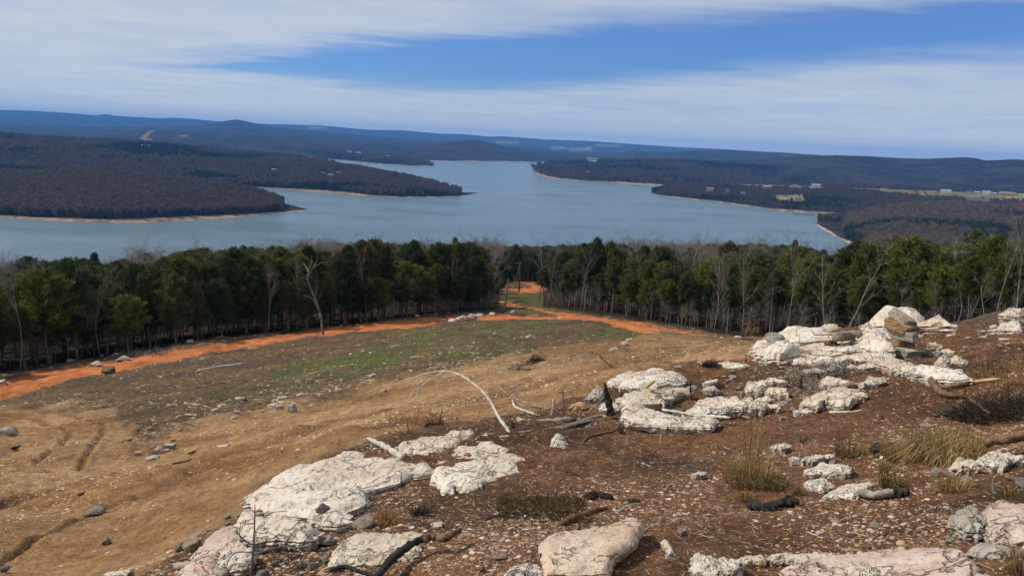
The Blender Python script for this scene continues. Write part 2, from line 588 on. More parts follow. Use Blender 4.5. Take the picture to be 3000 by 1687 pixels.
def H(x, y):
    x, y = np.asarray(x, float), np.asarray(y, float)
    sh = x.shape
    x, y = x.ravel(), y.ravel()
    d = np.maximum(np.hypot(x, y), 0.8)
    az = np.arctan2(x, y)
    az = np.where(np.abs(az) < 0.72, az, np.sign(az) * (0.72 + 0.16 * np.tanh((np.abs(az) - 0.72) / 0.16))) * _K
    L = np.log(np.minimum(d, 700))
    o = np.empty(len(x))
    for i in range(0, len(x), 40000):
        q = np.stack([az[i:i + 40000], L[i:i + 40000]], 1)
        r2 = ((q[:, None, :] - _P[None, :, :]) ** 2).sum(-1)
        o[i:i + 40000] = _phi(r2) @ _W[:_n] + _W[_n] + q @ _W[_n + 1:]
    z = EYE - 1.65 + o * d
    return np.maximum(z, -5.5).reshape(sh)


_LD = np.exp(np.linspace(math.log(1.2), math.log(620), 700))


def hit(px, py, h=0.0):
    """where the ray through these points of the photograph meets the hillside (raised by h)"""
    px = np.atleast_1d(np.asarray(px, float))
    py = np.atleast_1d(np.asarray(py, float))
    h = np.broadcast_to(np.asarray(h, float), px.shape)
    R = ray(px, py)
    R = R / np.hypot(R[:, 0], R[:, 1])[:, None]
    out_ = np.zeros((len(px), 3))
    X = R[:, None, :2] * _LD[None, :, None]
    Z = EYE + R[:, None, 2] * _LD[None, :]
    G = HS(X[..., 0].ravel(), X[..., 1].ravel()).reshape(Z.shape) + h[:, None]
    below = Z < G
    for i in range(len(px)):
        k = int(np.argmax(below[i])) if below[i].any() else len(_LD) - 1
        if k == 0:
            d = _LD[0]
        else:
            g0, g1 = Z[i, k - 1] - G[i, k - 1], Z[i, k] - G[i, k]
            f = g0 / (g0 - g1 + 1e-9) if below[i].any() else 1.0
            d = _LD[k - 1] + (_LD[k] - _LD[k - 1]) * f
        out_[i] = (R[i, 0] * d, R[i, 1] * d, EYE + R[i, 2] * d)
    return out_


# zoom frames the outlines were read in
def frame(x0, y0, s):
    return lambda pts: [(x0 + X / s, y0 + Y / s) for X, Y in pts]


za, zb, zc = frame(0, 1125, 2.576), frame(500, 1125, 2.579), frame(1200, 1125, 2.579)
zd, ze, zf = frame(1900, 1187, 2.898), frame(2400, 1187, 2.898), frame(1600, 950, 3.623)
zg, zm, zl, zr = frame(2200, 850, 3.22), frame(1000, 650, 2.576), frame(0, 650, 2.576), frame(2000, 650, 2.576)
zh, zk = frame(1100, 1040, 4.026), frame(1250, 900, 5.152)

ROAD = [(-400, 1190), (0, 1129), (39, 1116), (116, 1096), (194, 1081), (272, 1075), (349, 1060), (466, 1038), (582, 1023), (699, 1005), (776, 992), (893, 972),
        (1000, 959), (1116, 943), (1272, 933), (1334, 931), (1427, 929), (1532, 926), (1600, 929), (1650, 932), (1629, 922), (1582, 914), (1536, 906), (1485, 898), (1462, 887),
        (1466, 884), (1489, 886), (1524, 897), (1582, 907), (1637, 917), (1699, 923), (1776, 933), (1854, 943), (1932, 957), (2000, 972), (2093, 990),
        (2085, 995), (2000, 994), (1932, 988), (1854, 976), (1796, 960), (1788, 947), (1738, 943), (1660, 939), (1543, 937), (1446, 939), (1388, 939), (1330, 940),
        (1303, 941), (1248, 955), (1155, 964), (1078, 972), (1000, 980), (893, 990), (815, 1003), (738, 1017), (640, 1027), (575, 1044), (505, 1054), (427, 1065),
        (388, 1081), (311, 1094), (233, 1112), (155, 1131), (78, 1155), (39, 1166), (0, 1182), (-400, 1270)]
ROAD2 = [(1474, 848), (1520, 842), (1559, 840), (1543, 834), (1509, 825), (1520, 821), (1555, 826), (1582, 836), (1600, 850), (1575, 857), (1520, 859), (1474, 857)]
TRACK = [(-500, 1230), (0, 1195), (200, 1200), (330, 1212), (372, 1240), (400, 1275), (450, 1292), (560, 1268), (720, 1232), (900, 1192), (1100, 1135), (1230, 1095),
         (1450, 1082), (1600, 1060), (1800, 1032), (1900, 1012), (2050, 998), (2260, 990), (2260, 1045), (2100, 1062), (1900, 1102), (1750, 1140), (1600, 1195),
         (1450, 1245), (1250, 1262), (1000, 1312), (850, 1400), (720, 1485), (600, 1570), (400, 1687), (250, 1800), (-600, 1800)]
GREENS = [([(560, 1190), (700, 1130), (830, 1080), (1000, 1040), (1160, 985), (1330, 955), (1560, 952), (1640, 965), (1500, 1000), (1330, 1020), (1180, 1060), (1020, 1110), (860, 1160), (700, 1200)], 1.0),
          ([(1690, 975), (1760, 970), (1850, 985), (1960, 1000), (1900, 1006), (1790, 992)], 0.9),
          ([(1470, 900), (1480, 858), (1590, 856), (1620, 905), (1700, 920), (1640, 917)], 1.3),
          ([(1200, 1010), (1420, 985), (1600, 1010), (1500, 1060), (1300, 1070)], 0.6)]
MOUND = [(2260, 985), (2260, 1045), (2100, 1062), (1900, 1102), (1750, 1140), (1600, 1195), (1450, 1245), (1250, 1262), (1000, 1312), (850, 1400), (720, 1485),
         (600, 1570), (400, 1687), (250, 1800), (3600, 2200), (3800, 900)]
TREELINE = [(-600, 1160, 66), (39, 1089, 73), (369, 1038, 76), (594, 995, 80), (784, 980, 82), (870, 968, 84), (1074, 947, 90), (1182, 929, 98), (1334, 920, 103), (1427, 917, 106), (1456, 900, 112),
            (1600, 904, 114), (1644, 910, 108), (1737, 922, 99), (1834, 937, 91), (1943, 949, 85), (2008, 966, 81), (2097, 980, 76), (2175, 984, 73), (2303, 980, 69),
            (2500, 985, 64), (2700, 970, 58), (2912, 960, 53), (3400, 955, 46)]
_ta = az_tan([t[0] for t in TREELINE], [t[1] for t in TREELINE])[0]


def TL(az):
    return np.interp(az, _ta, [t[2] for t in TREELINE])


GAP0, GAP1 = float(az_tan(1462, 880)[0]), float(az_tan(1594, 880)[0])

# ---------------------------------------------------------------- ground sheet (polar grid, finer close to the viewpoint)
AZM, NAZ = 1.0, 760
az_cols = np.concatenate([np.linspace(-math.pi, -AZM, 30)[:-1], np.linspace(-AZM, AZM, NAZ), np.linspace(AZM, math.pi, 30)[1:]])
d_rows = np.exp(np.linspace(math.log(1.3), math.log(900), 640))
AZ, D = np.meshgrid(az_cols, d_rows)
GX, GY = np.sin(AZ) * D, np.cos(AZ) * D
GZ = H(GX, GY)
GZ0 = GZ.copy()
amp = np.clip(D / 10, 0.25, 1.0)
gpx, gpy = proj(np.stack([GX, GY, GZ], -1))
vis = D < np.where((AZ > GAP0 - 0.02) & (AZ < GAP1 + 0.02), 250, TL(AZ) + 6)
scale = FPX / D                                   # photo px per metre here
nz_small = fbm(GX * 1.7, GY * 1.7, None, 4, 3)
nz_mid = fbm(GX * 0.28, GY * 0.28, None, 4, 9)
edge = 0.20 * nz_small + 0.5 * nz_mid               # metres
sd_road = np.where(vis & (D > 30), poly_sd(gpx, gpy, ROAD), -999)
sd_road2 = np.where(vis & (D > 150), poly_sd(gpx, gpy, ROAD2), -999)
sd_road = np.maximum(sd_road + np.where(gpx < 1440, 2.5, 1.0), sd_road2 - 0.5)
sd_track = np.where(vis & (D < 62), poly_sd(gpx, gpy, TRACK), -999)
sd_mound = np.where(D < 45, poly_sd(gpx, gpy, MOUND), -999)
road_w = sstep(-2.0, 2.5, sd_road + 3.0 * nz_small)
track_w = sstep(-22, 20, sd_track + 14 * nz_mid + 8 * nz_small)
mound_w = sstep(-10, 10, sd_mound + 9 * nz_small)
mound_w = np.where((AZ < -0.72) | (AZ > 0.72) | (D < 2.2), np.where(AZ < -0.62, 0.15, 1.0), mound_w)
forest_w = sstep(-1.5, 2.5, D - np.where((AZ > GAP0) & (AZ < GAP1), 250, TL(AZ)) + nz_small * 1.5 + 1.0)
green_w = np.zeros_like(D)
for poly, w_ in GREENS:
    green_w = np.maximum(green_w, w_ * np.where(vis & (D > 25), sstep(-16, 12, poly_sd(gpx, gpy, poly) + 16 * nz_mid), 0))
patch = sstep(-0.15, 0.55, fbm(GX * 0.16 + 3, GY * 0.35, None, 5, 21))
green_w = np.clip(green_w * (0.25 + 0.9 * patch), 0, 1)
# relief: bumps, the ruts of road and track, the berm of spoil between track and field
GZ = GZ + amp * (0.030 * fbm(GX * 3.1, GY * 3.1, None, 4, 41) * np.clip(1.5 - D / 60, 0, 1) + 0.07 * fbm(GX * 0.55, GY * 0.55, None, 4, 5) * np.clip(D / 8, 0.2, 1.5))
fold = np.clip(1 - track_w - road_w, 0, 1) * (1 - mound_w) * np.clip((D - 16) / 10, 0, 1) * (D < 110)
GZ = GZ + fold * 0.16 * np.abs(fbm(GX * 0.8, GY * 0.8, None, 4, 15))
GZ = GZ + (track_w + mound_w) * (D < 40) * np.clip(D / 12, 0.25, 1) * (0.016 * fbm(GX * 5.5, GY * 5.5, None, 3, 141) + 0.03 * np.abs(fbm(GX * 1.6, GY * 2.4, None, 3, 151)))
rut = np.sin(np.clip(sd_road, 0, 99) * scale ** -1 * 14.0)
GZ = GZ + road_w * (0.10 * np.where(sd_road > 0, np.sin(sd_road / scale * 24.0 + nz_mid * 1.0), 0) - 0.05)
GZ = GZ + np.exp(-((sd_road + 7) / 5.0) ** 2) * (D > 40) * 0.22 * np.clip(0.5 + nz_mid, 0, 1.2)
GZ = GZ + np.exp(-((sd_track + 9) / 12.0) ** 2) * (D > 14) * (D < 60) * 0.22 * np.clip(0.4 + nz_mid, 0, 1.2)


def lerp(a, b, w):
    return a + (b - a) * w[..., None]


c_field = np.array([0.125, 0.085, 0.05])
c_field2 = np.array([0.085, 0.065, 0.048])
c_soil = np.array([0.140, 0.074, 0.040])
c_soil2 = np.array([0.075, 0.046, 0.032])
c_track = np.array([0.295, 0.190, 0.104])
c_track2 = np.array([0.21, 0.122, 0.060])
c_road = np.array([0.49, 0.185, 0.076])
c_road2 = np.array([0.38, 0.13, 0.052])
c_green = np.array([0.085, 0.105, 0.034])
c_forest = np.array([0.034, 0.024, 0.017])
f1 = sstep(-0.5, 0.6, fbm(GX * 0.22, GY * 0.5, None, 4, 31))
COL = lerp(np.broadcast_to(c_field, GX.shape + (3,)), c_field2, f1)
COL = lerp(COL, c_green, green_w)
COL = lerp(COL, np.array([0.24, 0.16, 0.085]), np.clip(sstep(-70, 0, sd_track) * sstep(-0.2, 0.5, nz_mid) * 0.55, 0, 1) * (sd_track > -900))
tc2 = lerp(np.broadcast_to(c_track, GX.shape + (3,)), c_track2, sstep(-0.4, 0.6, fbm(GX * 0.3, GY * 0.3, None, 4, 61)))
COL = lerp(COL, tc2, track_w)
# wheel marks on the left of the track (darker pressed earth)
for pl in ([(-50, 1185), (100, 1200), (230, 1225), (300, 1240), (305, 1265), (270, 1320), (230, 1365)], [(-50, 1205), (60, 1220), (160, 1245), (205, 1265), (200, 1290), (110, 1360)],
           [(1240, 1235), (900, 1290), (560, 1390), (300, 1490), (0, 1640)], [(1500, 1140), (1100, 1215), (700, 1320), (300, 1400), (0, 1480)], [(2150, 1015), (1800, 1075), (1450, 1140)]):
    dd = np.full(GX.shape, 1e9)
    for (ax, ay), (bx, by) in zip(pl[:-1], pl[1:]):
        dx, dy = bx - ax, by - ay
        t = np.clip(((gpx - ax) * dx + (gpy - ay) * dy) / (dx * dx + dy * dy), 0, 1)
        dd = np.minimum(dd, np.hypot(gpx - ax - t * dx, (gpy - ay - t * dy) * 2.2))
    w = np.exp(-(dd / (11.0 if pl[0][0] < 0 else 15.0)) ** 2) * track_w
    GZ = GZ + 0.025 * amp * np.exp(-((dd - 20.0) / 9.0) ** 2) * track_w
    COL = lerp(COL, np.array([0.13, 0.073, 0.038]), w * 0.8)
    GZ = GZ - 0.055 * w * amp
sw = lerp(np.broadcast_to(c_soil, GX.shape + (3,)), c_soil2, sstep(-0.3, 0.6, fbm(GX * 0.9, GY * 0.9, None, 4, 71)))
COL = lerp(COL, sw, mound_w)
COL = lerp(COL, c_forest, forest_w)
rc = lerp(np.broadcast_to(c_road, GX.shape + (3,)), c_road2, sstep(-0.3, 0.7, fbm(GX * 0.35, GY * 0.9, None, 4, 81)))
rc = lerp(rc, np.array([0.34, 0.10, 0.035]), np.where(sd_road > 0, sstep(0.55, 1.0, np.sin(sd_road / scale * 24.0 + nz_mid * 1.0 + 3.1)), 0) * 0.75)
COL = lerp(COL, rc, road_w)

NR, NC = GX.shape
idx = np.arange(NR * NC).reshape(NR, NC)
quads = np.stack([idx[:-1, :-1], idx[:-1, 1:], idx[1:, 1:], idx[1:, :-1]], -1).reshape(-1, 4)


def qmean(a):
    return (a[:-1, :-1] + a[:-1, 1:] + a[1:, 1:] + a[1:, :-1]).reshape(-1) / 4


qr, qt = qmean(road_w), qmean(track_w * (1 - mound_w))
sel_road = qr > 0.5
sel_track = (~sel_road) & (qt > 0.5)
sel_rest = ~(sel_road | sel_track)
GV = np.stack([GX, GY, GZ], -1).reshape(-1, 3)
GC = COL.reshape(-1, 3)


def sub_mesh(name, sel, mat, extra_center=False):
    q = quads[sel]
    u, inv = np.unique(q, return_inverse=True)
    o = mesh_obj(name, GV[u], inv.reshape(-1, 4), mat, col=GC[u])
    return o


tag(sub_mesh('ground', sel_rest, MAT['ground']), 'stony brown hillside sloping down to the wood', kind='structure')
tag(sub_mesh('road', sel_road, MAT['road']), 'orange clay road graded along the edge of the wood', kind='structure')
tag(sub_mesh('dirt_track', sel_track, MAT['track']), 'tan dirt track curving below the white rocks', kind='structure')
# the spot underfoot
r0 = d_rows[0]
cap_a = np.linspace(0, 2 * math.pi, 48, endpoint=False)
capx, capy = np.sin(cap_a) * r0 * 1.02, np.cos(cap_a) * r0 * 1.02
capV = np.vstack([np.stack([capx, capy, H(capx, capy)], -1), [[0, 0, EYE - 1.66]]])
mesh_obj('ground_underfoot', capV, [(i, (i + 1) % 48, 48) for i in range(48)], MAT['ground'], col=np.tile(c_soil, (49, 1)))['kind'] = 'structure'

_lz = np.log(d_rows)


def HG(x, y):
    """height of the finished ground sheet (with relief)"""
    x, y = np.atleast_1d(np.asarray(x, float)), np.atleast_1d(np.asarray(y, float))
    a = np.clip(np.arctan2(x, y), -AZM + 1e-4, AZM - 1e-4)
    L = np.clip(np.log(np.hypot(x, y)), _lz[0], _lz[-1] - 1e-6)
    cj = (a + AZM) / (2 * AZM) * (NAZ - 1) + 29
    ri = (L - _lz[0]) / (_lz[-1] - _lz[0]) * (NR - 1)
    j, i = np.clip(cj.astype(int), 0, NC - 2), np.clip(ri.astype(int), 0, NR - 2)
    fj, fi = cj - j, ri - i
    return GZ[i, j] * (1 - fi) * (1 - fj) + GZ[i, j + 1] * (1 - fi) * fj + GZ[i + 1, j] * fi * (1 - fj) + GZ[i + 1, j + 1] * fi * fj


def HS(x, y):
    """smooth hillside, read off the grid"""
    a = np.clip(np.arctan2(x, y), -AZM + 1e-4, AZM - 1e-4)
    L = np.clip(np.log(np.hypot(x, y)), _lz[0], _lz[-1] - 1e-6)
    cj = (a + AZM) / (2 * AZM) * (NAZ - 1) + 29
    ri = (L - _lz[0]) / (_lz[-1] - _lz[0]) * (NR - 1)
    j, i = np.clip(cj.astype(int), 0, NC - 2), np.clip(ri.astype(int), 0, NR - 2)
    fj, fi = cj - j, ri - i
    return GZ0[i, j] * (1 - fi) * (1 - fj) + GZ0[i, j + 1] * (1 - fi) * fj + GZ0[i + 1, j] * fi * (1 - fj) + GZ0[i + 1, j + 1] * fi * fj


def grid_val(A, x, y):
    a = np.clip(np.arctan2(x, y), -AZM + 1e-4, AZM - 1e-4)
    L = np.clip(np.log(np.hypot(x, y)), _lz[0], _lz[-1] - 1e-6)
    j = np.clip(((a + AZM) / (2 * AZM) * (NAZ - 1) + 29).astype(int), 0, NC - 1)
    i = np.clip(((L - _lz[0]) / (_lz[-1] - _lz[0]) * (NR - 1)).astype(int), 0, NR - 1)
    return A[i, j]


# ---------------------------------------------------------------- lake
m, t, b = new_mat('lake_water')
v = texco(t)
mp_ = N(t, 'ShaderNodeMapping')
mp_.inputs['Rotation'].default_value = (0, 0, math.radians(25))
mp_.inputs['Scale'].default_value = (1.0, 2.2, 1.0)
t.links.new(v, mp_.inputs[0])
w1 = noise(t, mp_.outputs[0], 0.16, 4, 0.6)
w2 = noise(t, mp_.outputs[0], 0.9, 3, 0.6)
w3 = noise(t, mp_.outputs[0], 0.005, 5, 0.6)
b.inputs['Base Color'].default_value = (0.115, 0.185, 0.225, 1)
b.inputs['Specular IOR Level'].default_value = 0.5
b.inputs['IOR'].default_value = 1.33
rr = N(t, 'ShaderNodeMapRange')
t.links.new(w3, rr.inputs[0])
rr.inputs[1].default_value, rr.inputs[2].default_value = 0.3, 0.7
rr.inputs[3].default_value, rr.inputs[4].default_value = 0.08, 0.28
t.links.new(rr.outputs[0], b.inputs['Roughness'])
bump(t, b, math_node(t, 'ADD', w1, math_node(t, 'MULTIPLY', w2, 0.35)), 0.8, 2.2)
MAT['water'] = m
LX = 19000
lake = mesh_obj('lake', [(-LX, 150, 0), (LX, 150, 0), (LX, 18000, 0), (-LX, 18000, 0)], [(0, 1, 2, 3)], m)
tag(lake, 'wide blue lake winding between wooded points', kind='structure')

# ---------------------------------------------------------------- far land: hills, points and ridges
m, t, b = new_mat('wooded_land')
v = texco(t)
c = colattr(t)
n1 = noise(t, v, 0.006, 5, 0.6)
n2 = noise(t, v, 0.05, 5, 0.7)
c = mixc(t, 1.0, c, mixc(t, smooth(t, n1, 0.3, 0.7), (0.6, 0.62, 0.65), (1.35, 1.3, 1.25)), 'MULTIPLY')
c = mixc(t, 1.0, c, mixc(t, smooth(t, n2, 0.3, 0.7), (0.5, 0.5, 0.5), (1.5, 1.5, 1.5)), 'MULTIPLY')
t.links.new(c, b.inputs['Base Color'])
bump(t, b, n2, 1.0, 14.0)
b.inputs['Roughness'].default_value = 1.0
b.inputs['Specular IOR Level'].default_value = 0.0
MAT['land'] = m

C_WOOD = np.array([0.040, 0.036, 0.034])
C_BEACH = np.array([0.27, 0.20, 0.14])
C_PASTURE = np.array([0.20, 0.165, 0.08])


class Land:
    def __init__(self, name, label, shore, crest, crest_d, tree_h=12.0, base_z=0.0, back=1.0, back_z=-6.0, beach=30.0, power=0.75, na=260, nd=70, rough=1.0, cols=None, pastures=(), beach_col=None):
        sh = np.array(shore, float)
        if base_z <= 0 and sh.shape[1] == 2:
            a0, t0 = az_tan(sh[:, 0], sh[:, 1])
            d0 = EYE / t0
        else:
            a0, _ = az_tan(sh[:, 0], np.full(len(sh), 500.0))
            d0 = sh[:, 1]
        cr = np.array(crest, float)
        a1, t1 = az_tan(cr[:, 0], cr[:, 1])
        o0 = np.argsort(a0)
        a0, d0 = a0[o0], d0[o0]
        o1 = np.argsort(a1)
        a1, t1 = a1[o1], t1[o1]
        lo, hi = max(a0[0], a1[0]), min(a0[-1], a1[-1])
        self.lo, self.hi = lo, hi
        self.a0, self.d0, self.a1, self.t1, self.tree_h, self.base_z = a0, d0, a1, t1, tree_h, base_z
        if np.isscalar(crest_d):
            self.cd = lambda a: np.full(np.shape(a), float(crest_d))
        elif crest_d[0] == 'x':
            self.cd = lambda a: np.interp(a, a0, d0) + np.maximum(np.interp(a, az_tan([q[0] for q in crest_d[1]], [500] * len(crest_d[1]))[0], [q[1] for q in crest_d[1]]), 4)
        else:
            aa = az_tan([q[0] for q in crest_d], [500] * len(crest_d))[0]
            self.cd = lambda a: np.interp(a, aa, [q[1] for q in crest_d])
        self.back, self.back_z, self.power, self.beach, self.rough = back, back_z, power, beach, rough
        A = np.linspace(lo, hi, na)
        U = np.concatenate([np.linspace(-0.02, 0.12, 12), np.linspace(0.14, 1.0, nd - 22), np.linspace(1.08, 1 + back, 10)])
        AA, UU = np.meshgrid(A, U)
        D0 = np.interp(AA, a0, d0)
        D1 = self.cd(AA)
        DD = D0 + (D1 - D0) * UU
        Z = self.z(AA, DD)
        X, Y = np.sin(AA) * DD, np.cos(AA) * DD
        nr, nc = X.shape
        id_ = np.arange(nr * nc).reshape(nr, nc)
        F = np.stack([id_[:-1, :-1], id_[:-1, 1:], id_[1:, 1:], id_[1:, :-1]], -1).reshape(-1, 4)
        V = np.stack([X, Y, Z], -1).reshape(-1, 3)
        wood = C_WOOD if cols is None else np.array(cols)
        col = np.broadcast_to(wood, X.shape + (3,)).copy()
        if base_z <= 0 and beach > 0:
            wbe = 1 - sstep(0.75, 1.15, (DD - D0) / (beach * (0.75 + 0.5 * vnoise(X * 0.012, Y * 0.012, None, 5))))
            col = lerp(col, C_BEACH if beach_col is None else np.array(beach_col), wbe)
        px_, py_ = proj(V)
        px_, py_ = px_.reshape(X.shape), py_.reshape(X.shape)
        for poly in pastures:
            col = lerp(col, C_PASTURE, sstep(-3, 2, poly_sd(px_, py_, poly) + 3 * vnoise(X * 0.02, Y * 0.02)))
        self.pastures = pastures
        self.obj = mesh_obj(name, V, F, MAT['land'], col=col.reshape(-1, 3))
        tag(self.obj, label, kind='structure')

    def z(self, a, d):
        d0, d1 = np.interp(a, self.a0, self.d0), self.cd(a)
        t1 = np.interp(a, self.a1, self.t1)
        zc_ = np.maximum(EYE - t1 * d1 - self.tree_h, self.base_z + 0.3)
        u = (d - d0) / np.maximum(d1 - d0, 1.0)
        up = self.base_z + (zc_ - self.base_z) * np.clip(u, 0, 1) ** self.power
        dn = zc_ + (self.back_z - zc_) * sstep(0, 1, (u - 1) / self.back)
        z = np.where(u < 0, self.base_z + u * 60, np.where(u <= 1, up, dn))
        x, y = np.sin(a) * d, np.cos(a) * d
        k = np.clip(u * 4, 0, 1) * np.clip((1 - u) * 4, 0, 1) * self.rough
        return z + k * 0.12 * (zc_ - self.base_z) * fbm(x / 260, y / 260, None, 4, 3)

    def hit(self, px, py):
        a, t = az_tan(px, py)
        a, t = float(a), float(t)
        d0, d1 = float(np.interp(a, self.a0, self.d0)), float(self.cd(np.array(a)))
        ds = np.linspace(d0, d0 + (d1 - d0) * (1 + 0.4 * self.back), 3000)
        z = self.z(np.full(3000, a), ds)
        below = (EYE - t * ds) <= z
        k = int(np.argmax(below)) if below.any() else 2200
        return np.array([math.sin(a) * ds[k], math.cos(a) * ds[k], z[k]])


def uline(pts):
    return pts


far_ridge = Land('far_hills', 'hazy blue ridge along the skyline', [(-700, 9500), (3700, 9500)],
                 [(-700, 300), (0, 320), (100, 323), (200, 329), (280, 336), (310, 332), (335, 337), (400, 341), (470, 345), (500, 343), (560, 346), (620, 352), (700, 358), (800, 362), (930, 365), (1000, 371),
                  (1060, 377), (1100, 379), (1180, 380), (1290, 390), (1350, 391), (1430, 398), (1480, 398), (1600, 407), (1720, 411), (1850, 420), (2000, 430), (2100, 434), (2300, 446), (2450, 455), (3700, 515)],
                 13500, 12, 25, 0.25, 60, power=1.0, na=900, nd=110, rough=0.5, pastures=[[(900, 371), (955, 371), (958, 377), (905, 377)], [(1450, 414), (1520, 415), (1520, 420), (1455, 420)], [(1612, 429), (1655, 429), (1662, 436), (1618, 436)], [(1666, 435), (1730, 433), (1734, 441), (1672, 440)], [(1745, 424), (1820, 426), (1820, 430), (1748, 429)]])
mid_ridge = Land('blue_hills', 'dark blue wooded ridge with a rounded knob', [(-700, 5200), (2000, 5600)],
                 [(-700, 330), (0, 358), (150, 365), (400, 368), (520, 367), (600, 362), (640, 355), (672, 349), (695, 347), (720, 352), (770, 364), (850, 374), (930, 382), (1100, 396), (1250, 408), (1400, 418), (1550, 428), (1750, 442), (2000, 455)],
                 8200, 12, 15, 0.5, 30, power=0.9, na=900, nd=110, rough=0.8, pastures=[[(1612, 431), (1655, 431), (1662, 437), (1618, 438)], [(1666, 437), (1730, 435), (1734, 443), (1672, 442)]])
right_mid = Land('blue_hills', 'blue wooded hills beyond the head of the lake', [(1650, 4800), (3700, 5200)],
                 [(1650, 462), (1740, 458), (1790, 448), (1854, 437), (1912, 442), (1960, 441), (2050, 436), (2116, 435), (2194, 438), (2300, 443), (2400, 450), (2600, 460), (3700, 510)],
                 6600, 12, 10, 0.5, 20, power=0.9, na=260)
head = Land('lake_head_hills', 'dark hill with a low rounded top at the head of the lake', [(300, 455), (900, 462), (1200, 468), (1290, 472), (1450, 474), (1580, 476), (1700, 478), (2050, 484)],
            [(300, 376), (500, 378), (700, 383), (850, 388), (1000, 399), (1100, 406), (1200, 416), (1270, 415), (1320, 408), (1380, 404), (1420, 409), (1480, 425), (1560, 438), (1650, 445), (1750, 455), (2050, 475)],
            6000, 12, 0, 0.6, 10, beach=40, power=0.85, na=900, nd=120, pastures=[[(411, 406), (436, 384), (446, 373), (460, 374), (450, 384), (424, 406), (446, 407), (444, 411), (412, 409)], [(205, 376), (235, 374), (240, 379), (208, 380)], [(520, 396), (548, 395), (550, 400), (522, 400)], [(1720, 462), (1750, 463), (1750, 468), (1722, 467)]])
left_hills = Land('left_hills', 'wooded hillside rising behind the near point', [(-700, 520), (0, 528), (400, 538), (700, 546), (800, 549), (900, 545), (1010, 520)],
                  [(-700, 372), (0, 384), (100, 393), (200, 400), (400, 409), (500, 417), (600, 428), (700, 438), (800, 446), (900, 455), (960, 463), (1010, 478)],
                  [(-700, 2700), (0, 2700), (600, 2500), (900, 2300), (1010, 2150)], 13, 0, 0.5, 4, beach=0, power=0.8, na=260)
inlet_point = Land('inlet_point', 'low wooded tongue behind the inlet', [(820, 452), (900, 460), (980, 468), (1080, 478), (1200, 486), (1262, 487), (1276, 484)],
                   [(820, 420), (900, 428), (1000, 438), (1100, 450), (1180, 457), (1240, 466), (1265, 474), (1276, 482)],
                   ('x', [(820, 700), (1000, 600), (1180, 350), (1250, 200), (1276, 30)]), 9, 0, 1.0, -6, beach=14, na=160)
second_point = Land('second_point', 'wooded point reaching into the middle of the lake', [(560, 540), (700, 547), (820, 553), (900, 560), (1000, 567), (1080, 575), (1150, 579), (1250, 578), (1330, 577), (1370, 572), (1395, 567), (1405, 563)],
                    [(560, 452), (700, 460), (800, 464), (900, 468), (1000, 479), (1050, 485), (1100, 495), (1200, 512), (1300, 535), (1350, 549), (1385, 558), (1405, 563)],
                    ('x', [(560, 700), (800, 620), (1000, 480), (1200, 300), (1300, 190), (1370, 80), (1405, 6)]), 10, 0, 0.8, -6, beach=18, na=260)
near_point = Land('near_point', 'broad bare-wooded point on the left shore', [(-700, 590), (-300, 622), (0, 637), (120, 645), (250, 651), (400, 652), (500, 649), (650, 640), (750, 632), (850, 622), (890, 619), (908, 614)],
                  [(-700, 470), (-300, 485), (0, 500), (150, 503), (300, 505), (450, 512), (560, 524), (650, 536), (730, 548), (800, 566), (850, 588), (880, 603), (908, 613)],
                  ('x', [(-700, 420), (0, 420), (400, 400), (600, 330), (750, 230), (850, 110), (908, 6)]), 10, 0, 0.8, -6, beach=24, na=300)
right_ridge = Land('right_ridge', 'long dark wooded ridge along the right skyline', [(1850, 2900), (3700, 2600)],
                   [(1850, 478), (1950, 470), (2100, 465), (2200, 460), (2260, 455), (2350, 449), (2450, 447), (2550, 450), (2650, 456), (2720, 457), (2780, 454), (2830, 452), (2860, 455), (2890, 462), (2930, 460), (2970, 458), (3010, 460), (3300, 470), (3700, 480)],
                   [(1850, 4300), (3000, 4000), (3700, 3900)], 13, 18, 0.6, 10, power=0.85, na=320)
east_shore = Land('east_shore', 'wooded far shore right of the channel', [(1552, 482), (1562, 500), (1572, 512), (1600, 519), (1640, 526), (1700, 531), (1800, 537), (1900, 543), (1960, 548), (2400, 562), (3700, 600)],
                  [(1552, 480), (1575, 474), (1600, 471), (1650, 468), (1750, 465), (1900, 464), (2000, 466), (2150, 474), (2300, 482), (2450, 492), (2600, 505), (3000, 522), (3700, 545)],
                  ('x', [(1552, 10), (1575, 200), (1620, 700), (1750, 1000), (2100, 1000), (3700, 900)]), 12, 0, 0.6, 14, beach=24, power=0.7, na=320)
HOUSE_FIELDS = [[(2060, 536), (2180, 536), (2400, 541), (2420, 546), (2380, 552), (2200, 546), (2080, 543)], [(2430, 549), (2600, 554), (2800, 562), (3100, 570), (3100, 592), (2850, 586), (2700, 580), (2560, 562)],
                [(2265, 572), (2350, 570), (2356, 586), (2280, 588)]]
house_shore = Land('house_shore', 'right shore with scattered lake houses above the trees', [(1908, 566), (1930, 572), (2000, 582), (2100, 592), (2200, 605), (2300, 619), (2400, 626), (2470, 629), (2600, 641), (2800, 655), (3700, 700)],
                   [(1908, 563), (1930, 555), (1960, 546), (2000, 540), (2080, 535), (2200, 535), (2400, 540), (2600, 548), (3000, 560), (3700, 585)],
                   ('x', [(1908, 6), (1960, 260), (2060, 520), (2300, 620), (3000, 700), (3700, 700)]), 6, 0, 0.6, 12, beach=16, power=0.62, na=320, pastures=HOUSE_FIELDS)
